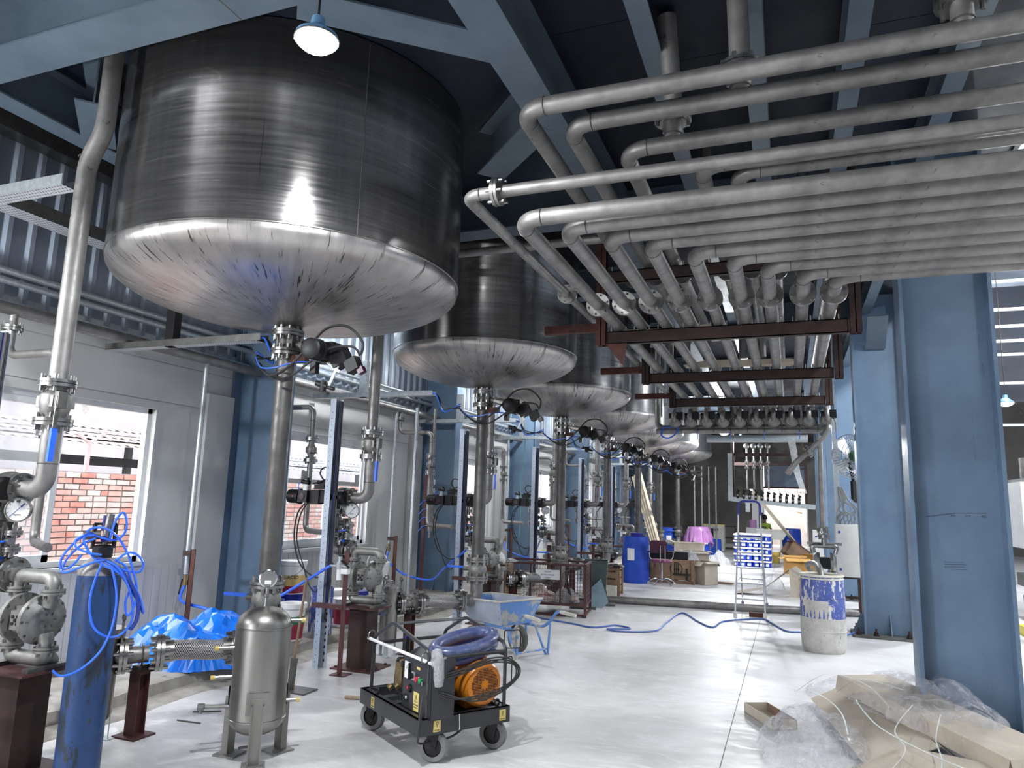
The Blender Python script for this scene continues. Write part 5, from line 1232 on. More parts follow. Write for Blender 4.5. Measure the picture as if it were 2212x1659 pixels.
# ---- pressure washer cart (local x along its long side, -y away from the viewer)
CTA = math.radians(146); CTX = -2.191 - (math.cos(CTA) * -.06 - math.sin(CTA) * .15); CTY = 4.216 - (math.sin(CTA) * -.06 + math.cos(CTA) * .15)
e = thing('pressure_washer_cart', 'black wheeled pressure washer cart with orange motor', 'cart', (CTX, CTY, 0), CTA)
X0, X1, Y0, Y1 = -.06, .84, .15, -.54
ZF0, ZF1 = .185, .285
for (a, b_) in (((X0, Y0), (X1, Y0)), ((X0, Y1), (X1, Y1)), ((X0, Y0), (X0, Y1)), ((X1, Y0), (X1, Y1))):
    m_ = MB()
    if a[1] == b_[1]: m_.bx(X0, X1, a[1] - (.02 if a[1] > 0 else -.02), a[1], ZF0, ZF1).bx(X0, X1, a[1], a[1] - (.05 if a[1] > 0 else -.05), ZF1 - .006, ZF1)
    else: m_.bx(a[0], a[0] + (.02 if a[0] < 0 else -.02), Y1 + .02, Y0 - .02, ZF0, ZF1).bx(a[0], a[0] + (.05 if a[0] < 0 else -.05), Y1 + .02, Y0 - .02, ZF1 - .006, ZF1)
    m_.build('frame_beam', 'blackpaint', e, flat=True)
for x in (.42, .58): MB().bx(x - .03, x + .03, Y1 + .02, Y0 - .02, ZF1 - .05, ZF1 - .01).build('cross_member', 'blackpaint', e, flat=True)
MB().bx(.0, .36, Y1 + .03, Y0 - .03, ZF1 - .05, ZF1 - .02).build('deck_tray', 'black', e, flat=True)
def wheel(x, y, ang):
    R3 = Matrix.Translation((x, y, 0)) @ Matrix.Rotation(ang, 4, 'Z')
    c = e
    MB(R3).lathe([(.06, -.026), (.088, -.024), (.096, -.012), (.096, .012), (.088, .024), (.06, .026)], 28, (0, 0, .096), axis=(0, 1, 0)).build('wheel_tyre', 'castergrey', c)
    MB(R3).lathe([(.001, -.02), (.03, -.022), (.062, -.016), (.062, .016), (.03, .022), (.001, .02)], 24, (0, 0, .096), axis=(0, 1, 0)).build('wheel_hub', 'black', c)
    MB(R3).prism([(-.02, -.0), (.02, 0), (.045, .11), (-.045, .11)], .029, .034, frame((0, 0, .08), (1, 0, 0), (0, -1, 0)) @ Matrix.Translation((0, 0, 0))).prism([(-.02, -.0), (.02, 0), (.045, .11), (-.045, .11)], -.034, -.029, frame((0, 0, .08), (1, 0, 0), (0, -1, 0))).bx(-.05, .05, -.04, .04, .18, .188).cyl((0, -.037, .096), (0, .037, .096), .01, n=10).build('caster_fork', 'black', c)
wheel(0.01, 0.0, .75); wheel(.78, .07, .55); wheel(.03, -.47, .6); wheel(.78, -.45, .4)
# cage
def rail(pts, r=.0125, name='cage_tube', R=.05): MB().tube(bend(pts, R, 6), r, 10).build(name, 'blackpaint', e)
zt = .655; ya, yb = .08, Y1 + .03; xa, xb = X0 + .03, X1 - .03
xm = .5
for y in (ya, yb):
    rail([(xa, y, ZF1), (xa, y, zt + .03), (xm, y, zt + .13), (xb, y, zt - .02), (xb, y, ZF1)])
for x in (xa, xb): rail([(x, ya, zt - .06 + (.04 if x == xa else 0)), (x, yb, zt - .06 + (.04 if x == xa else 0))], R=0)
rail([(xa, yb, zt - .04), (xb, yb, zt - .06)], R=0)
MB().bx(xm - .045, xm + .045, yb, ya, zt + .118, zt + .122).build('roof_plate', 'blackpaint', e, flat=True)
for q in ((xa, ya + .0), (xb + .02, ya - .02)): MB().torus((q[0], q[1] + .03, zt - .01), (1, .4, 0), .035, .005, 20, 6).build('hook_ring', 'bolt', e)
# lance in film, resting in rings
ln = MB().tube([(xb + .03, ya + .03, zt - .03), (xa - .03, ya + .0, zt - .04)], .011, 10).build('spray_lance', 'white', e)
MB().lathe([(.001, .18), (.03, .17), (.045, .1), (.04, .0), (.03, -.05), (.001, -.06)], 14, (xa - .035, ya - .05, zt - .13), axis=(.1, .05, 1)).build('wrapped_gun', 'wrap', e)
MB().lathe([(.001, .06), (.02, .05), (.02, -.05), (.001, -.06)], 10, (xa - .035, ya - .05, zt - .10), axis=(.1, .05, 1)).build('spray_gun', 'maroonseat', e)
# control box
bx0, bx1, by0, by1 = -.075, .32, .075, -.03
b_ = MB().prism([(by0, ZF1 - .01), (by0, .60), (by0 - .02, .61), (by1, .645), (by1 - .06, .63), (by1 - .06, ZF1 - .01)], bx0, bx1, frame((0, 0, 0), (0, 1, 0), (1, 0, 0)))
cb_ = b_.build('control_box', 'blackpaint', e, flat=True)
dr = MB().bx(bx0 + .008, bx1 - .004, by0, by0 + .006, ZF1 - .005, .598).build('box_door', 'blackpaint', e, flat=True)
fY = by0 + .007
for z in (.33, .54): MB().bx(bx1 - .008, bx1 + .02, fY - .02, fY + .008, z - .02, z + .02).build('hinge', 'black', e, flat=True)
def onface(x, z): return frame((x - .03, fY, z + .01), (-1, 0, 0), (0, 1, 0))
MB(onface(.285, .515)).bx(-.036, .036, -.06, .045, 0, .004).build('ammeter', 'dial', e, flat=True)
MB(onface(.245, .513)).bx(-.012, .0, -.06, .045, 0, .012).build('meter_edge', 'black', e, flat=True)
m_ = MB(onface(.285, .515)); m_.bar((-.02, .0, .005), (.01, .03, .005), .002, .001).tube([(-.025, -.02, .005), (0, .01, .005), (.025, -.02, .005)], .001, 5); m_.build('meter_marks', 'ink', e, flat=True)
MB(onface(.195, .49)).bx(-.022, .022, -.03, .022, 0, .006).build('switch_plate', 'galv', e, flat=True); MB(onface(.197, .488)).lathe([(.001, .022), (.014, .02), (.016, 0)], 16).bx(-.005, .005, -.018, .018, .015, .03).build('rotary_switch', 'black', e)
for (x, m2) in ((.145, 'red'), (.095, 'green')):
    MB(onface(x, .475)).lathe([(.001, .018), (.016, .014), (.019, .006), (.019, 0)], 18).build('push_button', m2, e); MB(onface(x, .475)).lathe([(.023, .004), (.023, 0)], 18).build('button_ring', 'chrome', e)
MB(onface(.13, .545)).bx(-.022, .022, -.008, .008, 0, .002).build('name_tag', 'tagyellow', e, flat=True)
MB(onface(.235, .40)).lathe([(.001, .014), (.022, .014), (.026, 0)], 18).build('socket', 'black', e); MB(onface(.245, .405)).lathe([(.001, .02), (.01, .018), (.01, .0)], 12).build('red_stud', 'red', e)
MB(onface(.145, .315 + .02)).bx(-.036, .036, -.055, .06, 0, .002).build('warning_label', 'tagyellow', e, flat=True)
wl_ = MB(onface(.145, .335) @ Matrix.Translation((0, .018, .0025))); 
for (p, q) in (((-.02, -.016), (.02, -.016)), ((.02, -.016), (0, .026)), ((0, .026), (-.02, -.016)), ((0, -.008), (0, .012))): wl_.bar((*p, 0), (*q, 0), .003, .001)
wl_.build('warning_triangle', 'ink', e, flat=True)
text('DANGER', .016, 'ink', onface(.145, .335) @ Matrix.Translation((0, -.018, .0025)), e); text('HIGH VOLTAGE', .008, 'ink', onface(.145, .335) @ Matrix.Translation((0, -.034, .0025)), e)
MB(onface(.285, .33)).bx(-.03, .03, -.025, .025, 0, .002).build('badge', 'black', e, flat=True); MB(onface(.285, .335)).torus((0, 0, .003), (0, 0, 1), .009, .002, 16, 5).bar((-.009, 0, .003), (.009, 0, .003), .002, .001).build('badge_logo', 'white', e)
# latch and key
MB(onface(.045, .47)).bx(-.008, .008, -.012, .012, 0, .02).build('door_lock', 'chrome', e, flat=True)
# orange motor: axis along local x, fan cover facing -x
mc = Vector((.06, -.35, .435)); Rm = .15
MB().lathe([(.001, .092), (.105, .092), (.128, .085), (.146, .06), (.15, .03), (.15, -.06), (.135, -.06)], 40, mc, axis=(-1, 0, 0)).build('fan_cover', 'orange', e)
MB().lathe([(.135, .0), (.135, .26), (.10, .30), (.001, .30)], 32, mc + Vector((.05, 0, 0)), axis=(1, 0, 0)).build('motor_body', 'orange', e)
fn = MB()
for k in range(16):
    a = 2 * PI * k / 16; fn.box(mc + Vector((.17, .142 * math.cos(a), .142 * math.sin(a))), (.2, .03, .008), Matrix.Rotation(-a + PI / 2, 3, 'X') if False else Matrix.Rotation(a, 3, 'X'))
fn.build('cooling_fins', 'orange', e)
hl = MB()
for iy in range(-10, 11):
    for iz in range(-10, 11):
        y, z = iy * .0098, iz * .0098; r = math.hypot(y, z)
        if .03 < r < .102: hl.bx(mc.x - .0935, mc.x - .091, mc.y + y - .0032, mc.y + y + .0032, mc.z + z - .0032, mc.z + z + .0032)
hl.build('vent_holes', 'hole', e, flat=True)['kind'] = 'stuff'
MB().disc(mc + Vector((-.094, 0, 0)), (1, 0, 0), .02, .004, 20).build('cover_boss', 'orange', e)
MB().bx(.05, .2, -.41, -.29, .57, .62).build('terminal_box', 'orange', e)
MB().bx(.1, .15, -.216, -.21, .46, .5).build('motor_tag', 'dial', e, flat=True)
MB().bx(.1, .26, -.42, -.28, ZF1 - .02, .32).build('motor_foot', 'orange', e, flat=True)
# brass pump head at the far end
pc = Vector((.50, -.06, .43))
MB().box(pc, (.10, .17, .15)).build('pump_head', 'brass', e)
ph = MB()
for k in range(3):
    y = -.05 + k * .05
    for z in (-.05, .0, .05): ph.cyl(pc + Vector((-.02, y + .02, z)), pc + Vector((.065, y, z)), .015, n=10)
    ph.cyl(pc + Vector((0, y, .07)), pc + Vector((0, y, .1)), .02, n=12).cyl(pc + Vector((-.03, y + .1, -.06)), pc + Vector((-.03, y + .12, -.075)), .02, n=10)
ph.build('valve_caps', 'brass', e)
MB().bx(.33, .45, -.2, .0, ZF1 - .02, .5).build('crankcase', 'black', e)
MB().cyl(pc + Vector((.03, .02, .08)), pc + Vector((.03, .02, .13)), .016).cyl(pc + Vector((.03, .02, .13)), pc + Vector((.03, .02, .235)), .026, n=12).build('pressure_regulator', 'black', e)
MB().cyl(pc + Vector((.03, .02, .235)), pc + Vector((.03, .02, .25)), .018, n=12).build('regulator_knob', 'navy', e)
MB().tube(bend([pc + Vector((.06, .03, .09)), pc + Vector((.13, .03, .08)), pc + Vector((.15, .03, -.1)), pc + Vector((.14, .02, -.16)), pc + Vector((-.02, .0, -.15))], .03), .012, 8).build('pump_hose', 'rubber', e)
# lifting eyes and labels
for (x, y) in ((X0 + .04, -.06), (X0 + .04, Y1 + .08), (.62, Y0 - .03)):
    MB().torus((x, y, ZF1 + .024), (0, 1, 0) if x > .3 else (1, 0, 0), .018, .006, 16, 6).cyl((x, y, ZF1), (x, y, ZF1 + .01), .012).build('lifting_eye', 'black', e)
def lift_tag(fr):
    MB(fr).bx(-.026, .026, -.034, .034, 0, .0015).build('lift_label', 'tagyellow', e, flat=True)
    MB(fr).torus((0, .018, .002), (0, 0, 1), .008, .0015, 14, 5).bar((0, .01, .002), (0, -.006, .002), .003, .001).build('hook_mark', 'ink', e, flat=True)
    text('LIFT HERE', .0085, 'ink', fr @ Matrix.Translation((0, -.024, .002)), e)
lift_tag(frame((.62, Y0 + .001, .235), (-1, 0, 0), (0, 1, 0)))
lift_tag(frame((X0 - .001, .02, .235), (0, -1, 0), (-1, 0, 0))); lift_tag(frame((X0 - .001, Y1 + .06, .235), (0, -1, 0), (-1, 0, 0)))
MB().tube([(X0 - .004, -.14, .287), (X0 - .004, -.145, .20), (X0 - .003, -.142, .19)], .002, 5).build('cable_tie', 'white', e)
# cable hanger with cable loops at the right post
for k in range(3):
    o_ = k * .014
    MB().tube(spline([(X0 + .02, .02, .50 + o_), (X0 - .05, -.1, .54 + o_), (X0 - .06, -.3, .59 + o_), (X0 - .05, -.47, .58 + o_), (X0 - .04, -.55 - o_, .54), (X0 - .05, -.53 - o_, .47), (X0 - .06, -.4, .42 - o_), (X0 - .07, -.2, .40 - o_), (X0 - .04, -.02, .40 + o_), (X0 + .01, .05, .45)], 7), .0055, 7).build('power_cable', 'rubber', e)
MB().tube(bend([(X0 + .02, -.1, .53), (X0 + .02, -.56, .60), (X0 + .02, -.56, .42), (X0 + .02, -.5, .42)], .015), .004, 6).tube(bend([(xb - .1, yb, .5), (xb - .1, yb - .05, .5)], .0), .004, 6).build('cable_hanger', 'black', e)
MB().tube(bend([(X0 + .02, Y1 + .03, zt - .0), (X0 - .02, Y1 - .06, zt - .0), (X0 - .02, Y1 - .06, zt + .12), (X0 + .02, Y1 + .05, zt + .12), (X0 + .02, Y1 + .05, zt + .05)], .015), .004, 6).build('hose_hook', 'black', e)
for s in (0, 1): MB().tube(spline([(X0 + .02, .12, .42), (X0 - .01, .14 + s * .01, .32), (X0 - .02, .16, .2), (X0 + .05, .1, .13), (X0 + .04, -.1, .14), (X0 + .03, -.2, .19)], 7), .007, 7).build('power_cable', 'rubber', e)
# blue hose coil wrapped in film lying on the motor
hc = Vector((.16, -.30, .675))
cl = thing('hose_coil', 'blue hose coil in shiny plastic wrap on the cart', 'hose', (Matrix.Rotation(CTA, 4, 'Z') @ hc) + Vector((CTX, CTY, 0))); cl.rotation_euler = (0, 0, CTA)
for k, (dz, rr) in enumerate(((0, .042), (-.05, .04))):
    pts = [Vector((math.cos(a) * .12 + k * .02, math.sin(a) * .23, dz + math.sin(a) * -.04 + math.cos(a) * .02)) for a in [2 * PI * i / 32 for i in range(32)]]
    MB().tube(pts, rr, 12, closed=True).build('coil_turn', 'coilblue', cl)
MB().tube([Vector((math.cos(a) * .12, math.sin(a) * .23, .0 + math.sin(a) * -.04 + math.cos(a) * .02)) for a in [2 * PI * i / 32 for i in range(32)]], .047, 12, closed=True).build('plastic_wrap', 'thinwrap', cl)
# ---- wheelbarrow
e = thing('wheelbarrow', 'paint-caked blue and white wheelbarrow behind the cart', 'wheelbarrow', (-3.13, 7.87, 0), math.radians(-27))
v = [(-.26, -.2, .30), (.29, -.22, .30), (.29, .22, .30), (-.26, .2, .30), (-.52, -.31, .53), (.37, -.32, .57), (.37, .32, .57), (-.52, .31, .53)]
def face(idx, name, mat):
    P_ = [Vector(v[i]) for i in idx]; nn = (P_[1] - P_[0]).cross(P_[2] - P_[0]).normalized() * .004
    MB().add([tuple(p) for p in P_] + [tuple(p - nn) for p in P_], [(0, 1, 2, 3), (7, 6, 5, 4), (0, 4, 5, 1), (1, 5, 6, 2), (2, 6, 7, 3), (3, 7, 4, 0)]).build(name, mat, e, flat=True)
face((1, 2, 6, 5), 'tub_back', 'barrowpaint'); face((0, 1, 5, 4), 'tub_side', 'barrowpale'); face((2, 3, 7, 6), 'tub_side', 'barrowpale'); face((3, 0, 4, 7), 'tub_nose', 'barrowpaint'); face((0, 3, 2, 1), 'tub_floor', 'barrowpale')
MB().tube([v[4], v[5], v[6], v[7]], .011, 8, closed=True).build('rim', 'whitedirty', e)
for s in (-1, 1):
    MB().tube(bend([(-.3, s * .17, .28), (.5, s * .22, .285), (.58, s * .25, .36), (.66, s * .26, .47), (.9, s * .27, .46)], .05), .016, 8).build('handle_bar', 'barrowpaint', e)
    MB().cyl((.72, s * .262, .468), (.93, s * .272, .455), .02, n=10).build('grip', 'whitedirty', e)
    MB().tube([(.38, s * .21, .28), (.54, s * .22, .0)], .013, 8).tube([(.58, s * .24, .33), (.56, s * .23, .0)], .013, 8).build('leg', 'barrowpaint', e)
MB().cyl((.55, -.23, .06), (.55, .23, .06), .01, n=8).build('brace_bar', 'barrowpaint', e)
MB().lathe([(.10, -.03), (.125, -.035), (.145, -.02), (.15, 0), (.145, .02), (.125, .035), (.10, .03)], 28, (.3, .02, .15), axis=(0, 1, 0)).build('tyre', 'tyre', e)
MB().lathe([(.02, -.02), (.04, -.01), (.10, -.02), (.10, .02), (.04, .01), (.02, .02)], 20, (.3, .02, .15), axis=(0, 1, 0)).build('wheel_rim', 'whitedirty', e)
MB().cyl((.3, -.1, .15), (.3, .14, .15), .012, n=8).build('axle', 'whitedirty', e)
for s in (-.1, .14): MB().bar((.3, s, .15), (.3, s, .28), .012, .03).build('axle_bracket', 'barrowpaint', e)

# ================================================================ MIDDLE AND FAR FLOOR
# ---- rusty mesh cage full of scrap
e = thing('mesh_cage', 'rust red wire mesh cage full of scrap beyond the wheelbarrow', 'cage', (-3.5, 10.75, 0), math.radians(9))
L, W_, z0, z1 = .62, .36, .17, .74
cr = [(-L, -W_), (L, -W_), (L, W_), (-L, W_)]
for (x, y) in cr: MB().bx(x - .018, x + .018, y - .018, y + .018, 0, z1).build('corner_post', 'primer', e, flat=True)
for z in (z0, z1):
    for i in range(4): MB().bar((*cr[i], z), (*cr[(i + 1) % 4], z), .035, .03).build('frame_rail', 'primer', e, flat=True)
for i in (0, 1): MB().bar((*cr[i], .03), (*cr[i + 1], .03), .03, .03).build('foot_rail', 'primer', e, flat=True)
for (x, y) in ((-.2, -W_), (.25, -W_)): MB().bx(x - .012, x + .012, y - .012, y + .012, z0, z1).build('mid_post', 'primer', e, flat=True)
def wires(a, b_):
    m_ = MB(); a = Vector((*a, 0)); b_ = Vector((*b_, 0)); n = int((b_ - a).length / .04)
    for i in range(1, n): p = a + (b_ - a) * i / n; m_.bar((p.x, p.y, z0), (p.x, p.y, z1), .004, .004)
    for k in range(1, 9): z = z0 + (z1 - z0) * k / 9; m_.bar((a.x, a.y, z), (b_.x, b_.y, z), .004, .004)
    m_.build('wire_mesh', 'mesh', e, flat=True)['kind'] = 'stuff'
for i in range(4): wires(cr[i], cr[(i + 1) % 4])
MB().bx(-L, L, -W_, W_, z0 - .01, z0).build('floor_sheet', 'rustdark', e, flat=True)
MB().bx(-.12, .24, -W_ - .022, -W_ - .02, .52, .66).build('paper_sign', 'white', e, flat=True)
for q, s_ in enumerate(('ROLLER', 'WORK ORDER', 'STREET')): text(s_, .03, 'inkblue', frame((.06, -W_ - .0225, .63 - q * .045), (1, 0, 0), (0, -1, 0)), e)
def incage(o, x, y, z): o.location = Matrix.Rotation(math.radians(9), 3, 'Z') @ Vector((x, y, z)) + Vector((-3.5, 10.75, 0)); return o
incage(crumple('scrap_sack', 'stained white sack heaped in the mesh cage', 'sack', 'sack', (0, 0, 0), .26, .22, .34, 11, 18, .3), -.12, .0, .175)
incage(crumple('scrap_sack', 'grey crumpled plastic in the right of the mesh cage', 'sack', 'wrap', (0, 0, 0), .2, .2, .26, 12, 16, .5), .3, -.02, .175)
for k in range(5):
    p = Matrix.Rotation(math.radians(9), 3, 'Z') @ Vector((.2 + .05 * k, .1 - .06 * k, .2)) + Vector((-3.5, 10.75, 0))
    tag(MB().bar(p, p + Vector((.12 - .06 * k, .03, .42)), .02, .015).build('scrap_bar', 'rustdark', flat=True), '%s scrap steel bar poking up inside the mesh cage' % NUM[k], 'bar', 'scrap bars in the cage')
tag(MB().lathe([(.001, .06), (.05, .05), (.07, 0), (.06, -.03), (.001, -.04)], 12, tuple(Vector((-3.05, 10.62, .24)))).build('scrap_pot', 'sack'), 'small dusty pot lying low in the mesh cage', 'pot')
# hard hat and bundle on the cage
e = thing('hard_hat', 'white hard hat hung above the mesh cage', 'helmet', (-4.02, 9.98, .80)); e.rotation_euler = (.2, 1.05, .3)
MB().lathe([(.001, .105), (.05, .1), (.09, .075), (.112, .03), (.117, 0), (.14, -.006), (.14, -.012), (.112, -.01)], 24).build('shell', 'white', e); MB().tube([(0, -.1, .05), (0, 0, .108), (0, .1, .05)], .008, 6).build('ridge', 'white', e)
MB().torus((0, 0, -.02), (0, 0, 1), .1, .012, 20, 6).build('headband', 'inkblue', e)
crumple('cloth_bundle', 'dusty plastic bundle lying on the near end of the mesh cage', 'bundle', 'wrap', (-4.0, 10.35, .745), .16, .12, .08, 15, 12, .5)
tag(MB().bx(-4.15, -3.85, 9.85, 10.2, 0.0, .74).build('hat_stand_box', 'carddark', flat=True), 'brown timber box beside the mesh cage under the hard hat', 'box')
# ---- dark bin with fallen lid, sack on pallet crate
e = thing('plastic_bin', 'dark grey wheelie bin right of the mesh cage', 'bin', (-3.06, 12.0, 0), math.radians(12))
v = [(-.15, -.16, 0), (.15, -.16, 0), (.15, .16, 0), (-.15, .16, 0), (-.2, -.2, .7), (.2, -.2, .7), (.2, .2, .7), (-.2, .2, .7)]
MB().add(v, [(0, 3, 2, 1), (0, 1, 5, 4), (1, 2, 6, 5), (2, 3, 7, 6), (3, 0, 4, 7)]).build('bin_body', 'darkbin', e, flat=True); MB().tube([v[4], v[5], v[6], v[7]], .014, 6, closed=True).build('bin_rim', 'darkbin', e)
tag(MB().prism([(-.12, -.2), (.22, -.26), (.24, .05), (-.1, .24)], -.01, .01, frame((-2.98, 11.66, .21), (.8, -.2, -.55), (.3, -.9, .35))).build('bin_lid', 'binlid', flat=True), 'grey blue lid leaning against the dark bin', 'lid')
def pallet_crate(label, x, y, w, d, h, mat='pallet', rz=.1):
    e = thing('pallet_crate', label, 'crate', (x, y, 0), rz)
    for k in range(4):
        MB().bx(-w, w, -d - .012, -d, .06 + k * h / 4, .06 + k * h / 4 + h / 5.2).build('slat', mat, e, flat=True); MB().bx(w, w + .012, -d, d, .06 + k * h / 4, .06 + k * h / 4 + h / 5.2).build('slat', mat, e, flat=True)
    for (sx, sy) in ((-w, -d), (w, -d), (w, d), (-w, d), (0, -d)): MB().bx(sx - .04, sx + .04, sy - .015, sy + .03, 0, h).build('upright', mat, e, flat=True)
    MB().bx(-w + .02, w - .02, -d + .02, d - .02, .02, h - .03).build('inside', 'carddark', e, flat=True); return e
pallet_crate('brown slatted crate right of the dark bin', -3.28, 13.4, .3, .25, .52)
tag(MB().bx(-3.25, -2.95, 13.02, 13.1, 0, .2).build('white_block', 'whitedirty', flat=True), 'white block on the floor before the slatted crate', 'block')
crumple('cement_sack', 'cement sack lying over the slatted crate', 'sack', 'sack', (-3.3, 13.35, .52), .42, .26, .12, 21, 14, .2)
crumple('black_cloth', 'black cloth hanging at the edge of the slatted crate', 'cloth', 'black', (-3.05, 13.2, .52), .2, .14, .06, 22, 10, .4)
# ---- long pipe across the floor and short offcuts
tag(MB().tube([(-3.1, 12.25, .062), (-.4, 12.62, .062), (1.3, 13.1, .062)], .06, 16).build('floor_pipe', 'pipe'), 'long grey pipe lying across the floor behind the ladder', 'pipe')
tag(MB().tube([(-3.2, 11.85, .03), (-2.72, 11.95, .03)], .028, 12).build('pipe_offcut', 'pipe'), 'short pipe offcut lying in front of the long pipe', 'pipe')
tag(MB().tube([(-3.3, 11.3, .022), (-2.9, 11.38, .022)], .02, 10).build('pipe_offcut', 'castdark'), 'thin dark pipe offcut near the mesh cage', 'pipe')
tag(MB().tube(spline([(-3.15, 12.1, .02), (-3.0, 12.15, .18), (-2.9, 12.1, .2), (-2.95, 12.05, .05), (-3.1, 12.0, .03), (-3.02, 12.02, .16)], 6), .01, 6).build('rope_loop', 'greycable'), 'grey cord looped over the end of the long pipe', 'cord')
e = tag(MB().tube(spline([(-3.6, 10.16, .012), (-2.9, 9.9, .012), (-2.52, 9.73, .012), (-2.28, 10.05, .012), (-2.05, 9.9, .012), (-2.3, 9.66, .02), (-2.1, 9.62, .012), (-1.72, 9.9, .012), (-1.69, 10.7, .012), (-1.62, 11.75, .012), (-1.28, 11.0, .012), (-1.05, 10.62, .012), (-.97, 11.2, .012), (-.74, 11.56, .012), (-.43, 11.8, .012), (-.28, 11.4, .012), (-.09, 10.85, .012), (.11, 10.87, .012), (.5, 10.7, .012), (.75, 10.95, .05)], 10), .011, 8).build('floor_hose', 'bluehosefloor'), 'blue hose snaking over the floor toward the speckled drum', 'hose')
# ---- drums
def drum(label, x, y, r, h, mat, low=None, lid=True, rz=0, labelpos=None, openrim=False, cap=None):
    e = thing('plastic_drum', label, 'drum', (x, y, 0), rz, 'plastic drums')
    zl = h * .45 if low else 0
    pf = lambda f_: r * (.93 + .07 * math.sin(PI * min(1, max(0, f_)) ** .8) ** .6)
    N = 20
    prof = [(r * .88, 0)] + [(pf(i / N), h * i / N) for i in range(1, N + 1)]
    if low:
        k = int(N * .46); MB().lathe([(.001, .004)] + prof[:k + 1], 32).build('drum_lower', low, e); MB().lathe(prof[k:], 32).build('drum_body', mat, e)
    else: MB().lathe([(.001, .004)] + prof, 32).build('drum_body', mat, e)
    for f_ in (.28, .72): MB().torus((0, 0, h * f_), (0, 0, 1), pf(f_) - .002, .008, 32, 6).build('drum_ring', low if (low and f_ < .45) else mat, e)
    if openrim:
        MB().torus((0, 0, h), (0, 0, 1), r * .93, .016, 32, 8).torus((0, 0, h - .035), (0, 0, 1), r * .94, .01, 32, 8).build('open_rim', 'whitedirty', e); MB().lathe([(r * .92, h), (r * .9, h - .35), (.001, h - .35)], 28).build('drum_inside', 'specklelow', e)
    elif lid:
        MB().lathe([(pf(1), h), (r * .93, h + .012), (r * .84, h + .012), (r * .82, h - .01), (.001, h - .01)], 32).build('drum_top', mat, e)
    if cap: MB().lathe([(.14, h + .0), (.14, h + .085), (.13, h + .09), (.001, h + .09)], 20, (cap[0], cap[1], 0)).build('screw_cap', 'bluecap', e)
    if labelpos:
        a = labelpos; rr = pf(.62) + .004
        vs = []; n = 6
        for i in range(n + 1):
            t = a - .28 + .56 * i / n; vs += [(rr * math.cos(t), rr * math.sin(t), h * .5), (rr * math.cos(t), rr * math.sin(t), h * .76)]
        MB().add(vs, [(2 * i, 2 * i + 2, 2 * i + 3, 2 * i + 1) for i in range(n)]).build('paper_label', 'white', e)
    return e
drum('open drum splashed with white paint at the right column', .33, 9.68, .255, .88, 'speckle', 'specklelow', openrim=True)
e = bpy.data.objects[[o.name for o in COL.objects if o.get('label', '').startswith('open drum splashed')][0]]
vs = []; n = 8
for i in range(n + 1):
    t = -2.5 + 1.15 * i / n; rr = .2545; vs += [(rr * math.cos(t), rr * math.sin(t), .36), (rr * math.cos(t), rr * math.sin(t), .60)]
MB().add(vs, [(2 * i, 2 * i + 2, 2 * i + 3, 2 * i + 1) for i in range(n)]).build('torn_label', 'specklelow', e)
drum('tall blue drum with dark cap and paper label', -3.15, 15.8, .29, .96, 'blueplastic', labelpos=-1.75, cap=(.02, .0))
drum('blue drum standing behind the capped drum', -3.62, 23.6, .28, .95, 'blueplastic', labelpos=-1.5)
drum('blue drum draped with pink film', -2.75, 23.9, .34, .95, 'blueplastic', labelpos=-1.7)
drum('small blue drum right of the pink draped one', -2.45, 26.2, .2, .55, 'blueplastic')
drum('blue barrel streaked with white near the far doorway', 0.02, 31.5, .36, .88, 'blueplastic')
m_ = MB(); vs = []; n = 28
for i in range(n + 1):
    a = -3.6 + 4.2 * i / n
    for (rr, z) in ((.1, 1.03), (.33, 1.01), (.37, .9), (.41 + .05 * math.sin(i * 2.1), .62 - .14 * math.sin(i * .9)), (.44 + .06 * math.sin(i * 1.7), .34 + .25 * abs(math.sin(i * .35 + .6)))): vs.append((rr * math.cos(a), rr * math.sin(a), z))
m_.add(vs, [(5 * i + k, 5 * i + 5 + k, 5 * i + 6 + k, 5 * i + 1 + k) for i in range(n) for k in range(4)])
o = m_.build('pink_film', 'pinkfilm'); o.location = (-2.75, 23.9, 0); tag(o, 'sheet of pink plastic film draped over a blue drum', 'plastic film')
# ---- swivel chair
e = thing('swivel_chair', 'maroon swivel chair with chrome legs beside the blue drum', 'chair', (-2.58, 15.72, 0), math.radians(15))
MB().lathe([(.001, .52), (.2, .52), (.225, .49), (.2, .46), (.001, .455)], 24).build('seat', 'maroonseat', e)
MB().prism([(-.2, .66), (.12, .66), (.15, .7), (.15, .88), (.1, .92), (-.17, .92), (-.2, .88)], -.03, .03, frame((-.06, -.19, 0), (1, 0, 0), (0, -1, 0))).build('backrest', 'maroon', e)
for x in (-.06, .04): MB().tube(bend([(x, -.05, .46), (x, -.26, .5), (x, -.26, .82)], .05), .012, 8).build('back_bar', 'chrome', e)
for s in (-1, 1): MB().tube(bend([(s * .19, .1, .5), (s * .25, .1, .55), (s * .25, .1, .68), (s * .25, -.12, .68)], .04), .011, 8).build('armrest', 'chrome', e)
MB().cyl((0, 0, .08), (0, 0, .30), .026).cyl((0, 0, .30), (0, 0, .46), .018).build('gas_post', 'chrome', e)
for k in range(5):
    a = 2 * PI * k / 5 + .3; c_, s_ = math.cos(a), math.sin(a)
    MB().tube(spline([(.02 * c_, .02 * s_, .11), (.14 * c_, .14 * s_, .12), (.27 * c_, .27 * s_, .06)], 5), .016, 8).build('leg', 'chrome', e); MB().disc((.28 * c_, .28 * s_, .028), (-s_, c_, 0), .028, .03, 12).build('caster', 'chrome', e)
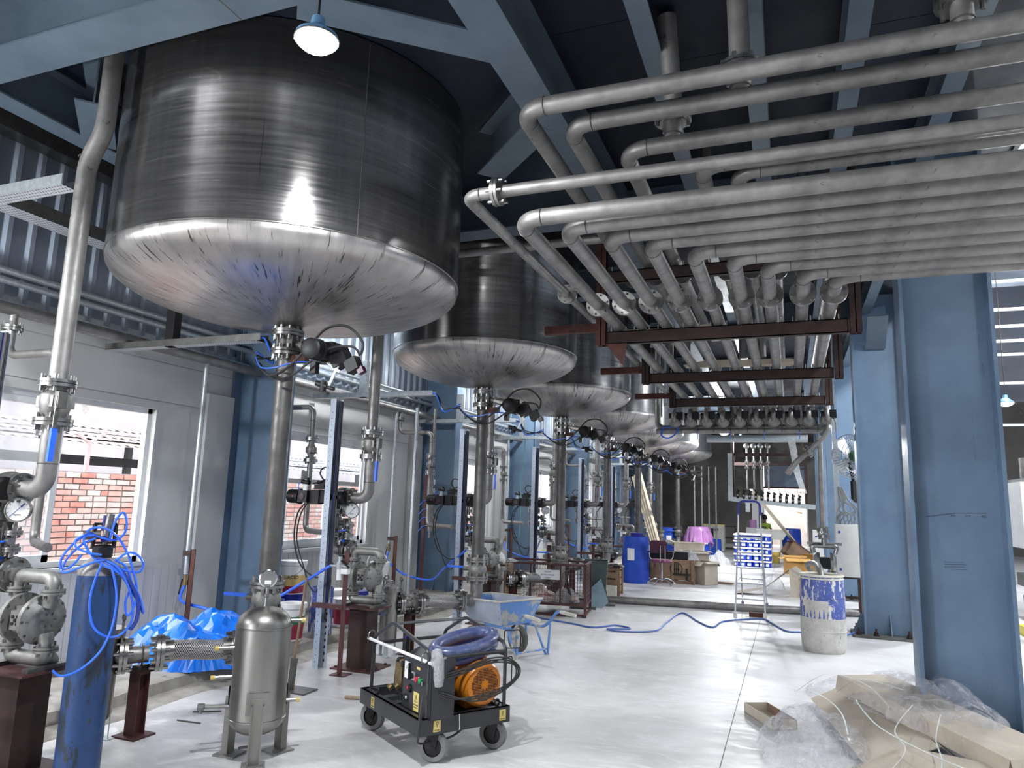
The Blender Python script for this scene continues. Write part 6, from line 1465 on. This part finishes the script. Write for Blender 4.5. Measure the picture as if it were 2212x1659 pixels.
# ---- wooden crate with printed marks, junk on top, cartons
e = thing('wooden_crate', 'printed plywood crate behind the swivel chair', 'crate', (-2.42, 16.35, 0), math.radians(-4))
MB().bx(-.5, .48, -.22, .22, .08, .5).build('crate_body', 'pallet', e, flat=True)
for x in (-.46, 0, .42): MB().bx(x, x + .05, -.24, .24, 0, .5).build('batten', 'pallet', e, flat=True)
MB().bx(-.5, .5, -.24, -.22, 0, .07).build('skid', 'carddark', e, flat=True)
MB(frame((.1, -.2215, .31), (1, 0, 0), (0, -1, 0))).torus((0, 0, 0), (0, 0, 1), .13, .008, 28, 5).bx(-.05, -.03, -.1, .1, 0, .002).bx(-.01, .01, -.1, .1, 0, .002).bx(.03, .05, -.1, .1, 0, .002).bx(-.06, .06, -.02, 0, 0, .002).build('printed_emblem', 'ink', e, flat=True)
text('i:', .12, 'ink', frame((-.36, -.2215, .35), (1, 0, 0), (0, -1, 0)), e); MB(frame((.33, -.2412, .2), (1, 0, 0), (0, -1, 0))).bx(-.02, .02, -.12, .12, 0, .002).bx(-.3, .08, -.02, .02, 0, .002).build('printed_cross', 'ink', e, flat=True)
tag(MB().bx(-2.9, -2.1, 16.2, 16.5, .5, .66).build('black_box', 'black'), 'flat black box lying on the plywood crate', 'box')
crumple('plastic_bag', 'clear crumpled bag on the right end of the plywood crate', 'bag', 'wrap', (-2.05, 16.35, .5), .17, .15, .26, 31, 14, .5)
def carton(label, x, y, w, d, h, rz=0, mat='cardboard', flaps=True, txt=None, name='cardboard_box'):
    e = thing(name, label, 'box', (x, y, 0), rz)
    t = .006
    m_ = MB().bx(-w, w, -d, -d + t, 0, h).bx(-w, w, d - t, d, 0, h).bx(-w, -w + t, -d, d, 0, h).bx(w - t, w, -d, d, 0, h).bx(-w, w, -d, d, 0, t); m_.build('box_walls', mat, e, flat=True)
    if flaps:
        for (p, q, dv) in (((-w, -d), (w, -d), (0, -1)), ((w, -d), (w, d), (1, 0)), ((w, d), (-w, d), (0, 1)), ((-w, d), (-w, -d), (-1, 0))):
            k = random.uniform(.05, .13); dz = random.uniform(-.1, .06)
            MB().add([(*p, h), (*q, h), (q[0] + dv[0] * k, q[1] + dv[1] * k, h + dz), (p[0] + dv[0] * k, p[1] + dv[1] * k, h + dz)], [(0, 1, 2, 3)]).build('flap', mat, e, flat=True)
    else: MB().bx(-w, w, -d, d, h - t, h).build('box_top', mat, e, flat=True)
    if txt: 
        for q, s_ in enumerate(txt): text(s_, .06, 'maroon', frame((0.05, -d - .001, h * .75 - q * .08), (1, 0, 0), (0, -1, 0)), e)
    return e
carton('open brown cardboard box right of the swivel chair', -1.82, 16.45, .25, .2, .48, math.radians(-38))
carton('dented carton behind the open cardboard box', -2.1, 17.6, .28, .2, .62, .2)
carton('tall torn carton beyond the plywood crate', -2.75, 21.6, .42, .3, .62, .1)
carton('tan printed carton near the right columns', .12, 20.6, .3, .25, .40, math.radians(8), 'cardorange', True, ('THIS SIDE UP',))
carton('tan carton behind the printed one', .5, 21.6, .22, .22, .46, math.radians(-10), 'cardorange', True)
e = carton('tipped brown carton with open dark mouth', -.02, 24.2, .3, .26, .42, math.radians(20), 'carddark', True); e.rotation_euler = (0, .62, .35); e.location.z = .17
tag(MB().bar((-1.9, 16.9, .02), (-1.2, 16.6, .03), .09, .03).build('timber_piece', 'pallet', flat=True), 'brown timber piece lying beyond the cardboard box', 'timber')
crumple('white_bag_heap', 'heap of white plastic bags behind the cardboard box', 'bags', 'wrap', (-2.05, 22.2, 0), .42, .35, .5, 33, 18, .45)
# flattened cartons right of the ladder
e = thing('collapsed_carton', 'collapsed carton propped up right of the ladder', 'box', (-.2, 15.35, 0), math.radians(8))
MB().add([(-.5, -.25, .02), (.1, -.3, .52), (.3, .1, .56), (-.35, .2, .05)], [(0, 1, 2, 3), (3, 2, 1, 0)]).build('upper_panel', 'cardboard', e, flat=True)
MB().add([(.1, -.3, .52), (.26, -.3, .4), (.3, -.3, .0), (.12, -.32, .0), (.45, .1, .42), (.3, .1, .56)], [(0, 1, 2, 3), (0, 5, 4, 1)]).build('side_panel', 'cardboard', e, flat=True)
MB().add([(-.9, -.3, .01), (-.45, -.3, .1), (-.3, .1, .12), (-.85, .15, .03)], [(0, 1, 2, 3)]).build('loose_flap', 'cardboard', e, flat=True)
crumple('plastic_film', 'clear film draped on the collapsed carton', 'plastic film', 'clearfilm', (-.4, 15.3, .12), .26, .25, .34, 41, 16, .5)
carton('low wrapped carton stack beside the collapsed carton', .25, 15.6, .25, .2, .33, .1, 'labelmix', False)
crumple('plastic_film', 'clear film lying over the low wrapped cartons', 'plastic film', 'clearfilm', (.25, 15.55, .335), .3, .26, .1, 42, 14, .5)
# ---- step ladder
e = thing('step_ladder', 'aluminium step ladder with blue hoop top', 'ladder', (-.62, 12.6, 0))
def fx(z): return .215 - .045 * z / 1.78
fy = lambda z: -.66 + .36 * z / 1.2
for s in (-1, 1):
    MB().bar((s * .22, -.66, .03), (s * .175, -.28, 1.25), .022, .05, (0, 1, 0)).build('front_rail', 'aluminium', e, flat=True)
    MB().bar((s * .175, -.28, 1.25), (s * .168, -.25, 1.55), .02, .028, (0, 1, 0)).build('upper_rail', 'aluminium', e, flat=True)
    MB().bar((s * .20, .9, .03), (s * .165, -.2, 1.2), .02, .03, (0, 1, 0)).build('rear_rail', 'aluminium', e, flat=True)
    MB().bx(s * .22 - .025, s * .22 + .025, -.7, -.63, 0, .06).build('foot', 'whitedirty', e); MB().bx(s * .2 - .02, s * .2 + .02, .88, .93, 0, .05).build('foot', 'navy', e)
    MB().bar((s * .21, -.5, .5), (s * .19, .45, .5), .008, .012).build('stay', 'navy', e, flat=True)
MB().tube(bend([(-.168, -.25, 1.52), (-.165, -.24, 1.76), (.165, -.24, 1.76), (.168, -.25, 1.52)], .08), .017, 10).build('hoop', 'navy', e)
for k in range(5):
    z = .26 + k * .23; y = -.66 + .38 * z / 1.22 + .03
    MB().bx(-.2 + .008 * k, .2 - .008 * k, y - .04, y + .05, z - .012, z + .012).build('step', 'aluminium', e, flat=True)
MB().bx(-.17, .17, -.3, -.08, 1.2, 1.225).build('platform', 'navy', e, flat=True)
MB().bx(-.19, .19, .48, .5, .46, .48).build('rear_bar', 'aluminium', e, flat=True)
tag(MB().bx(-.64, -.44, 12.02, 12.12, 0, .065).build('brick_block', 'rust', flat=True), 'brown brick lying by the ladder foot', 'brick')
# ---- stacked paint cans
c0 = thing('paint_can', 'x', 'can', (0, 0, -50), 0, 'stacked blue and white paint cans')
MB().lathe([(.001, 0), (.078, 0), (.08, .005), (.08, .125), (.078, .13), (.07, .13), (.068, .124), (.001, .124)], 14).build('can_body', 'canblue', c0)
vs = []
for i in range(5):
    t = -PI / 2 - .7 + 1.4 * i / 4; vs += [(.0812 * math.cos(t), .0812 * math.sin(t), .02), (.0812 * math.cos(t), .0812 * math.sin(t), .085)]
MB().add(vs, [(2 * i, 2 * i + 2, 2 * i + 3, 2 * i + 1) for i in range(4)]).build('can_label', 'canwhite', c0)
MB().lathe([(.081, .118), (.083, .124), (.081, .131)], 14).build('can_rim', 'white', c0)
cm = child_map(); first = True
rowname = ('bottom', 'second', 'third', 'fourth', 'top')
for L_ in range(5):
    z = .012 + L_ * .182
    tag(MB().bx(-1.56, -.53, 22.0, 23.3, z + .135, z + .168).build('layer_board', 'white', flat=True), 'white layer board above the %s row of paint cans' % rowname[L_], 'board')
    spots = [(-1.46 + i * .168, 22.09) for i in range(6)] + [(-.62, 22.26 + i * .168) for i in range(6)]
    for q, (x, y) in enumerate(spots):
        c = copy_tree(c0, None, cm); c.location = (x, y, z); c.rotation_euler = (0, 0, (0 if q < 6 else PI / 2) + random.uniform(-1.0, 1.0))
        c['label'] = 'blue and white paint can, %s row, %s' % (rowname[L_], ('%s from the left' % NUM[q].replace('nearest', 'first')) if q < 6 else ('%s along the right side' % NUM[q - 6]))
    tag(MB().bx(-1.36, -.72, 22.3, 23.2, z, z + .134).build('can_carton', 'white', flat=True), 'white carton core behind the %s row of paint cans' % rowname[L_], 'carton')
for ch in cm.get(c0.name, []): bpy.data.objects.remove(ch)
bpy.data.objects.remove(c0)
# ---- trough, mixer, person, debris and planks at the far end
e = thing('mixing_trough', 'rust stained white trough on legs behind the paint cans', 'trough', (-.6, 26.8, 0))
v = [(-.45, -.3, .62), (.35, -.3, .62), (.35, .3, .62), (-.45, .3, .62), (-.5, -.38, .92), (.52, -.38, .92), (.52, .38, .92), (-.5, .38, .92)]
MB().add(v, [(0, 3, 2, 1), (0, 1, 5, 4), (1, 2, 6, 5), (2, 3, 7, 6), (3, 0, 4, 7)]).build('tub', 'tubwhite', e, flat=True); MB().tube([v[4], v[5], v[6], v[7]], .025, 6, closed=True).build('rim', 'tubwhite', e)
for (x, y) in ((-.38, -.22), (.28, -.22), (.28, .22), (-.38, .22)): MB().bx(x - .03, x + .03, y - .03, y + .03, 0, .63).build('leg', 'whitedirty', e, flat=True)
e = thing('mixing_machine', 'tall white paint mixing machine behind the ladder', 'machine', (-1.3, 30.5, 0))
MB().bx(-.35, .3, -.3, .3, 0, .9).build('machine_base', 'white', e, flat=True); MB().bx(-.12, .12, -.1, .1, .9, 1.95).build('machine_column', 'pvc', e, flat=True)
MB().bx(-.4, .35, -.2, .2, 1.85, 2.15).build('machine_head', 'white', e, flat=True); MB().bx(-.36, -.2, -.16, .1, 1.5, 1.85).build('mixing_cover', 'galv', e, flat=True); MB().bx(.14, .3, -.16, .1, 1.5, 1.85).build('mixing_cover', 'galv', e, flat=True)
MB().cyl((-.1, -.2, .9), (-.1, -.2, 1.2), .14, n=16).build('bowl', 'pinkfilm', e)
# seated person seen from behind
def skin_body(name, verts, edges, radii, mat, parent, sub=2, root=0):
    me = bpy.data.meshes.new(name); me.from_pydata(verts, edges, []); o = bpy.data.objects.new(name, me); COL.objects.link(o); o.parent = parent
    md = o.modifiers.new('skin', 'SKIN'); md.use_smooth_shade = True; md.branch_smoothing = .3
    for i, r in enumerate(radii): me.skin_vertices[0].data[i].radius = r if isinstance(r, tuple) else (r, r); 
    me.skin_vertices[0].data[root].use_root = True
    s_ = o.modifiers.new('sub', 'SUBSURF'); s_.levels = sub; s_.render_levels = sub
    dg = bpy.context.evaluated_depsgraph_get(); m2 = bpy.data.meshes.new_from_object(o.evaluated_get(dg)); o.modifiers.clear(); o.data = m2
    m2.materials.clear(); m2.materials.append(MATS[mat]); m2.polygons.foreach_set('use_smooth', [True] * len(m2.polygons)); return o
pe = thing('person', 'person in a yellow-green printed shirt sitting with back turned', 'person', (-1.0, 31.8, 0), math.radians(-12))
V = [(0, 0, .52), (0, .0, .72), (0, .02, .93), (0, .03, 1.06), (0, .04, 1.12), (0, .05, 1.25),
     (-.17, .03, 1.02), (-.22, .12, .80), (-.16, .34, .74), (-.12, .42, .75), (.17, .03, 1.02), (.22, .12, .80), (.16, .34, .74), (.12, .42, .75),
     (-.10, .06, .52), (-.12, .46, .54), (-.12, .50, .10), (-.12, .62, .05), (.10, .06, .52), (.12, .46, .54), (.12, .50, .10), (.12, .62, .05)]
Ed = [(0, 1), (1, 2), (2, 3), (3, 4), (4, 5), (2, 6), (6, 7), (7, 8), (8, 9), (2, 10), (10, 11), (11, 12), (12, 13), (0, 14), (14, 15), (15, 16), (16, 17), (0, 18), (18, 19), (19, 20), (20, 21)]
Rd = [(.15, .12), (.15, .11), (.17, .11), (.07, .07), (.055, .055), (.08, .09), .065, .045, .035, .03, .065, .045, .035, .03, .085, .06, .045, .035, .085, .06, .045, .035]
skin_body('body', V, Ed, Rd, 'skin', pe)
V2 = [(0, 0, .58), (0, .0, .72), (0, .02, .93), (0, .03, 1.05), (-.18, .03, 1.01), (-.215, .09, .88), (.18, .03, 1.01), (.215, .09, .88)]
skin_body('shirt', V2, [(0, 1), (1, 2), (2, 3), (2, 4), (4, 5), (2, 6), (6, 7)], [(.165, .135), (.165, .125), (.185, .125), (.085, .085), .08, .07, .08, .07], 'shirt', pe)
V3 = [(0, 0, .53), (-.10, .07, .53), (-.12, .46, .55), (-.12, .5, .14), (.10, .07, .53), (.12, .46, .55), (.12, .5, .14)]
skin_body('trousers', V3, [(0, 1), (1, 2), (2, 3), (0, 4), (4, 5), (5, 6)], [(.165, .13), .1, .075, .06, .1, .075, .06], 'trouser', pe)
MB().sph((0, .05, 1.30), .105, 16, (.86, 1.0, 1.15)).sph((0, .0, 1.32), .1, 12, (.95, .9, 1.0)).build('hair', 'hair', pe)
for s in (-1, 1): MB().sph((s * .088, .06, 1.26), .025, 8, (.5, 1, 1.3)).build('ear', 'skin', pe)
MB().sph((0, .13, 1.27), .06, 10, (.9, .5, 1.2)).sph((0, .165, 1.26), .014, 8, (1, 1, 1.6)).build('face', 'skin', pe)
for x in (-.07, 0, .07): MB().bx(x - .012, x + .012, -.128, -.122, .80, .92).build('shirt_print', 'ink', pe, flat=True)
MB().bx(-.1, .1, -.129, -.123, .905, .925).build('shirt_print', 'ink', pe, flat=True)
st = thing('stool', 'plain stool under the seated person', 'stool', (-1.0, 31.8, 0)); MB().bx(-.18, .18, -.18, .18, .40, .43).build('seat', 'carddark', st, flat=True)
for (x, y) in ((-.14, -.14), (.14, -.14), (.14, .14), (-.14, .14)): MB().bx(x - .02, x + .02, y - .02, y + .02, 0, .4).build('leg', 'carddark', st, flat=True)
rnd = random.Random(3)
cnt = 0
for k in range(70):
    t = rnd.random(); x = rnd.uniform(-.9, 1.7); y = 37.2 + rnd.random() * 3.2; zmx = max(.1, (y - 36.8) * .75)
    w_, d_, h_ = rnd.uniform(.12, .4), rnd.uniform(.1, .35), rnd.uniform(.03, .22)
    Rm_ = (Matrix.Rotation(rnd.uniform(-.6, .6), 3, 'X') @ Matrix.Rotation(rnd.uniform(-.6, .6), 3, 'Y') @ Matrix.Rotation(rnd.uniform(0, 3), 3, 'Z'))
    m_ = MB(); m_.box((0, 0, 0), (w_, d_, h_), Rm_); o = m_.build('debris_piece', rnd.choice(('cardboard', 'brick', 'carddark', 'brickpale', 'pallet', 'mortar', 'concrete')), flat=True); o.location = (x, y, zmx * rnd.uniform(.75, 1.0))
    tag(o, 'rubble piece in the heap outside the far doorway', 'rubble', 'rubble outside the far doorway')
gr2 = MB().add([(-3, 36.2, -.05), (4, 36.2, -.05), (4, 40.5, 2.7), (-3, 40.5, 2.7), (-3, 44, 2.7), (4, 44, 2.7)], [(0, 1, 2, 3), (3, 2, 5, 4)]).build('rubble_mound', 'ground', flat=True); tag(gr2, 'sloping rubble mound outside the far doorway', 'rubble mound', kind='stuff')
tag(MB().bx(-6, 10, 46, 46.3, 0, 6).build('brick_backdrop', 'brick', flat=True), 'brick wall beyond the far rubble heap', 'wall', kind='structure')
for k, (x0, y0, x1, y1, z1_) in enumerate(((.55, 25.9, -1.0, 21.2, 2.15),)):
    tag(MB().bar((x0, y0, .03), (x1, y1, z1_), .09, .05).build('leaning_plank', 'plank', flat=True), 'long pale plank leaning on the hanging platform', 'plank')
for k in range(4):
    tag(MB().bar((-2.9 - .05 * k, 18.4, .03), (-4.05 - .07 * k, 20.9, 2.6 - .05 * k), .07, .03).build('leaning_board', 'plank', flat=True), '%s board of the bundle leaning between the tank pipes' % NUM[k], 'board', 'leaning boards')
bucket('yellowish pail behind the paint cans', -.47, 24.2, 0, .37, .12, .145, 'potyellow', True, None, True)
bucket('white pail by the tipped carton', .27, 25.5, 0, .4, .13, .15, 'white', True, [(.03, .25, 'inkblue')], True)
e = thing('storage_rack', 'dark metal storage rack by the far left wall', 'rack', (-2.3, 29.4, 0))
for (x, y) in ((-.3, -.25), (.3, -.25), (.3, .25), (-.3, .25)): MB().bx(x - .02, x + .02, y - .02, y + .02, 0, .95).build('upright', 'black', e, flat=True)
for z in (.1, .5, .93):
    MB().bx(-.3, .3, -.27, -.23, z - .02, z + .02).bx(-.3, .3, .23, .27, z - .02, z + .02).build('rail', 'black', e, flat=True)
e = thing('tank_stand', 'paint splashed white tank frame behind the pink draped drum', 'frame', (-2.75, 29.0, 0))
MB().bx(-.42, .38, -.3, .3, .02, .95).build('frame_body', 'specklelow', e, flat=True); MB().bx(-.3, .0, -.305, -.3, .2, .85).build('dark_panel', 'black', e, flat=True); MB().bx(-.42, .38, -.3, .3, .95, 1.0).build('yellow_rim', 'tagyellow', e, flat=True)
for k, x in enumerate((-2.95, -2.75, -2.55, -2.35)):
    pipe_thing('%s slim vertical pipe below the farthest tank' % NUM[k], [(x, 24.6 + .3 * k, 0), (x, 24.6 + .3 * k, 3.0)], .03, .05, [((x, 24.6 + .3 * k, .9), (0, 0, 1))], fr=.07, n=12)
# ================================================================ CARDBOARD HEAP AT LOWER RIGHT
def sheet(label, pts, t=.006, mat='cardboard', name='cardboard_sheet'):
    P_ = [Vector(p) for p in pts]; nrm = (P_[1] - P_[0]).cross(P_[2] - P_[0]).normalized() * t; n = len(P_)
    m_ = MB().add([tuple(p) for p in P_] + [tuple(p - nrm) for p in P_], [tuple(range(n)), tuple(range(2 * n - 1, n - 1, -1))] + [(i, n + i, n + (i + 1) % n, (i + 1) % n) for i in range(n)])
    return tag(m_.build(name, mat, flat=True), label, 'cardboard')
e = thing('flattened_carton', 'long flattened carton lying across the cardboard heap', 'box', (.92, 6.0, .16))
a = Vector((-.42, .82, .06)); b_ = Vector((.42, -.62, -.03)); s = Vector((.2, .12, 0))
up = Vector((.02, .0, .11))
q = [a - s, a + s, b_ + s, b_ - s]
MB().add([tuple(p) for p in q] + [tuple(p + up) for p in q], [(0, 3, 2, 1), (4, 5, 6, 7), (0, 1, 5, 4), (1, 2, 6, 5), (2, 3, 7, 6), (3, 0, 4, 7)]).build('carton_body', 'cardboard', e, flat=True)
MB().add([tuple(q[3] + up), tuple(q[2] + up), tuple(q[2] + up + Vector((.05, -.12, -.1))), tuple(q[3] + up + Vector((.0, -.13, -.1)))], [(0, 1, 2, 3)]).build('end_flap', 'cardboard', e, flat=True)
sheet('wide cardboard sheet sloping under the clear film', [(.12, 7.0, .05), (.52, 7.12, .24), (.86, 5.62, .16), (.42, 5.35, .04)])
sheet('cardboard sheet folded up along the heap ridge', [(.52, 7.12, .245), (.66, 7.1, .12), (1.0, 5.7, .06), (.865, 5.62, .165)])
sheet('front cardboard sheet at the bottom right corner', [(.32, 5.42, .02), (.62, 5.5, .17), (1.35, 5.35, .16), (1.3, 4.7, .03), (.4, 4.7, .02)])
sheet('small cardboard scrap under the front sheet', [(.2, 5.3, .015), (.5, 5.28, .06), (.52, 4.9, .05), (.15, 4.95, .01)], mat='carddark')
sheet('cardboard flap beside the big column', [(1.2, 5.85, .02), (1.45, 5.95, .12), (1.6, 5.3, .08), (1.3, 5.2, .02)])
e = thing('cardboard_tray', 'shallow cardboard tray left of the film heap', 'tray', (-.2, 6.35, 0), math.radians(-62))
MB().bx(-.24, .24, -.1, .1, 0, .006).build('tray_base', 'cardboard', e, flat=True)
for (x0, x1, y0, y1) in ((-.24, .24, -.1, -.094), (-.24, .24, .094, .1), (-.24, -.234, -.1, .1), (.234, .24, -.1, .1)): MB().bx(x0, x1, y0, y1, 0, .075).build('tray_side', 'carddark' if y0 > 0 else 'cardboard', e, flat=True)
crumple('plastic_film', 'crumpled heap of clear film in front of the cardboard tray', 'plastic film', 'clearfilm', (.1, 5.72, .01), .36, .55, .34, 51, 34, .55, flat=False)
o = crumple('plastic_film', 'clear film draped over the top of the cardboard heap', 'plastic film', 'clearfilm', (.84, 6.45, .2), .42, .8, .30, 52, 36, .5, flat=False); o.rotation_euler = (0, 0, math.radians(24))
crumple('plastic_film', 'thin clear film spread on the floor behind the cardboard', 'plastic film', 'clearfilm', (.42, 7.5, .01), .34, .3, .18, 53, 24, .6, flat=False)
SM = [[(.0, 6.9, .12), (.25, 6.85, .3), (.5, 6.4, .34), (.62, 6.0, .28)], [(.3, 6.5, .24), (.45, 6.45, .36), (.62, 6.4, .36), (.75, 6.35, .34)], [(.75, 5.9, .34), (.6, 5.6, .24), (.62, 5.3, .2), (.45, 4.95, .12)],
      [(.9, 5.8, .32), (.82, 5.5, .24), (.8, 5.2, .2), (.72, 4.85, .17)], [(.1, 5.9, .36), (.2, 5.6, .38), (.28, 5.5, .32), (.3, 5.3, .25)], [(-.35, 5.3, .01), (-.2, 5.35, .015), (-.1, 5.38, .02)], [(.45, 6.2, .26), (.4, 5.9, .32), (.5, 5.6, .25), (.7, 5.3, .22), (.9, 5.1, .2)]]
for k, p in enumerate(SM):
    q = spline(p, 7); vs = []; 
    for i, pt in enumerate(q): vs += [tuple(pt + Vector((-.004, -.002, 0))), tuple(pt + Vector((.004, .002, .002))), tuple(pt + Vector((.004, .002, .003))), tuple(pt + Vector((-.004, -.002, .001)))]
    fs = [(4 * i + c_, 4 * i + 4 + c_, 4 * i + 4 + (c_ + 1) % 4, 4 * i + (c_ + 1) % 4) for i in range(len(q) - 1) for c_ in range(4)]
    tag(MB().add(vs, fs).build('packing_strap', 'strap'), '%s pale packing strap curling over the cardboard heap' % NUM[k], 'strap', 'packing straps')
# ---- right edge: hopper machine, crates
e = thing('hopper_machine', 'white hopper machine with red logo at the right edge', 'machine', (4.05, 14, 0))
MB().bx(-.6, .8, -.3, .6, 1.15, 2.2).build('hopper_body', 'white', e, flat=True); MB().bx(-.55, .8, -.32, .6, 2.2, 2.26).build('top_rail', 'castdark', e, flat=True)
MB().cyl((-.4, 0, 2.26), (-.4, 0, 2.6), .12, n=16).cyl((-.15, .1, 2.26), (-.15, .1, 2.5), .1).build('motor', 'castdark', e); MB().torus((-.28, -.305, 1.85), (0, 1, 0), .17, .025, 28, 6).build('logo_ring', 'labelmaroon', e); MB().torus((-.28, -.305, 1.85), (0, 1, 0), .11, .01, 24, 5).build('logo_globe', 'ink', e)
for x in (-.5, .5): MB().bx(x - .04, x + .04, -.1, .0, 0, 1.15).build('leg', 'castdark', e, flat=True)
MB().bx(-.6, .8, -.4, .3, .55, .75).build('conveyor_bed', 'castdark', e, flat=True)
for k, (x, y, z) in enumerate(((3.25, 11.5, .62), (2.55, 8.6, 0), (2.55, 8.6, .14), (3.3, 12.4, 0))):
    tag(MB().bx(x - .3, x + .4, y - .2, y + .2, z, z + .13).build('yellow_tray', 'yellow', flat=True), 'yellow tray at the right edge, %s' % ('on the upper bench', 'bottom of the low stack', 'top of the low stack', 'on the floor far back')[k], 'tray')
tag(MB().bx(2.9, 3.7, 11.2, 11.8, .0, .61).build('bench_cabinet', 'castdark', flat=True), 'dark bench under a yellow tray at the right edge', 'bench')
tag(MB().tube([(2.62, 9.0, 4.74), (2.7, 9.0, 3.2), (2.68, 9.0, 1.9)], .006, 6).build('hanging_cord', 'greencord'), 'thin green cord hanging at the right edge', 'cord')
tag(MB().tube(spline([(-5.25, 14.4, 3.0), (-5.3, 14.4, 2.3), (-5.35, 14.4, 2.1), (-5.32, 14.4, 1.6), (-5.33, 14.4, .9)], 8), .008, 6).build('green_cord', 'greencord'), 'pale green cord hanging on the third wall column', 'cord')
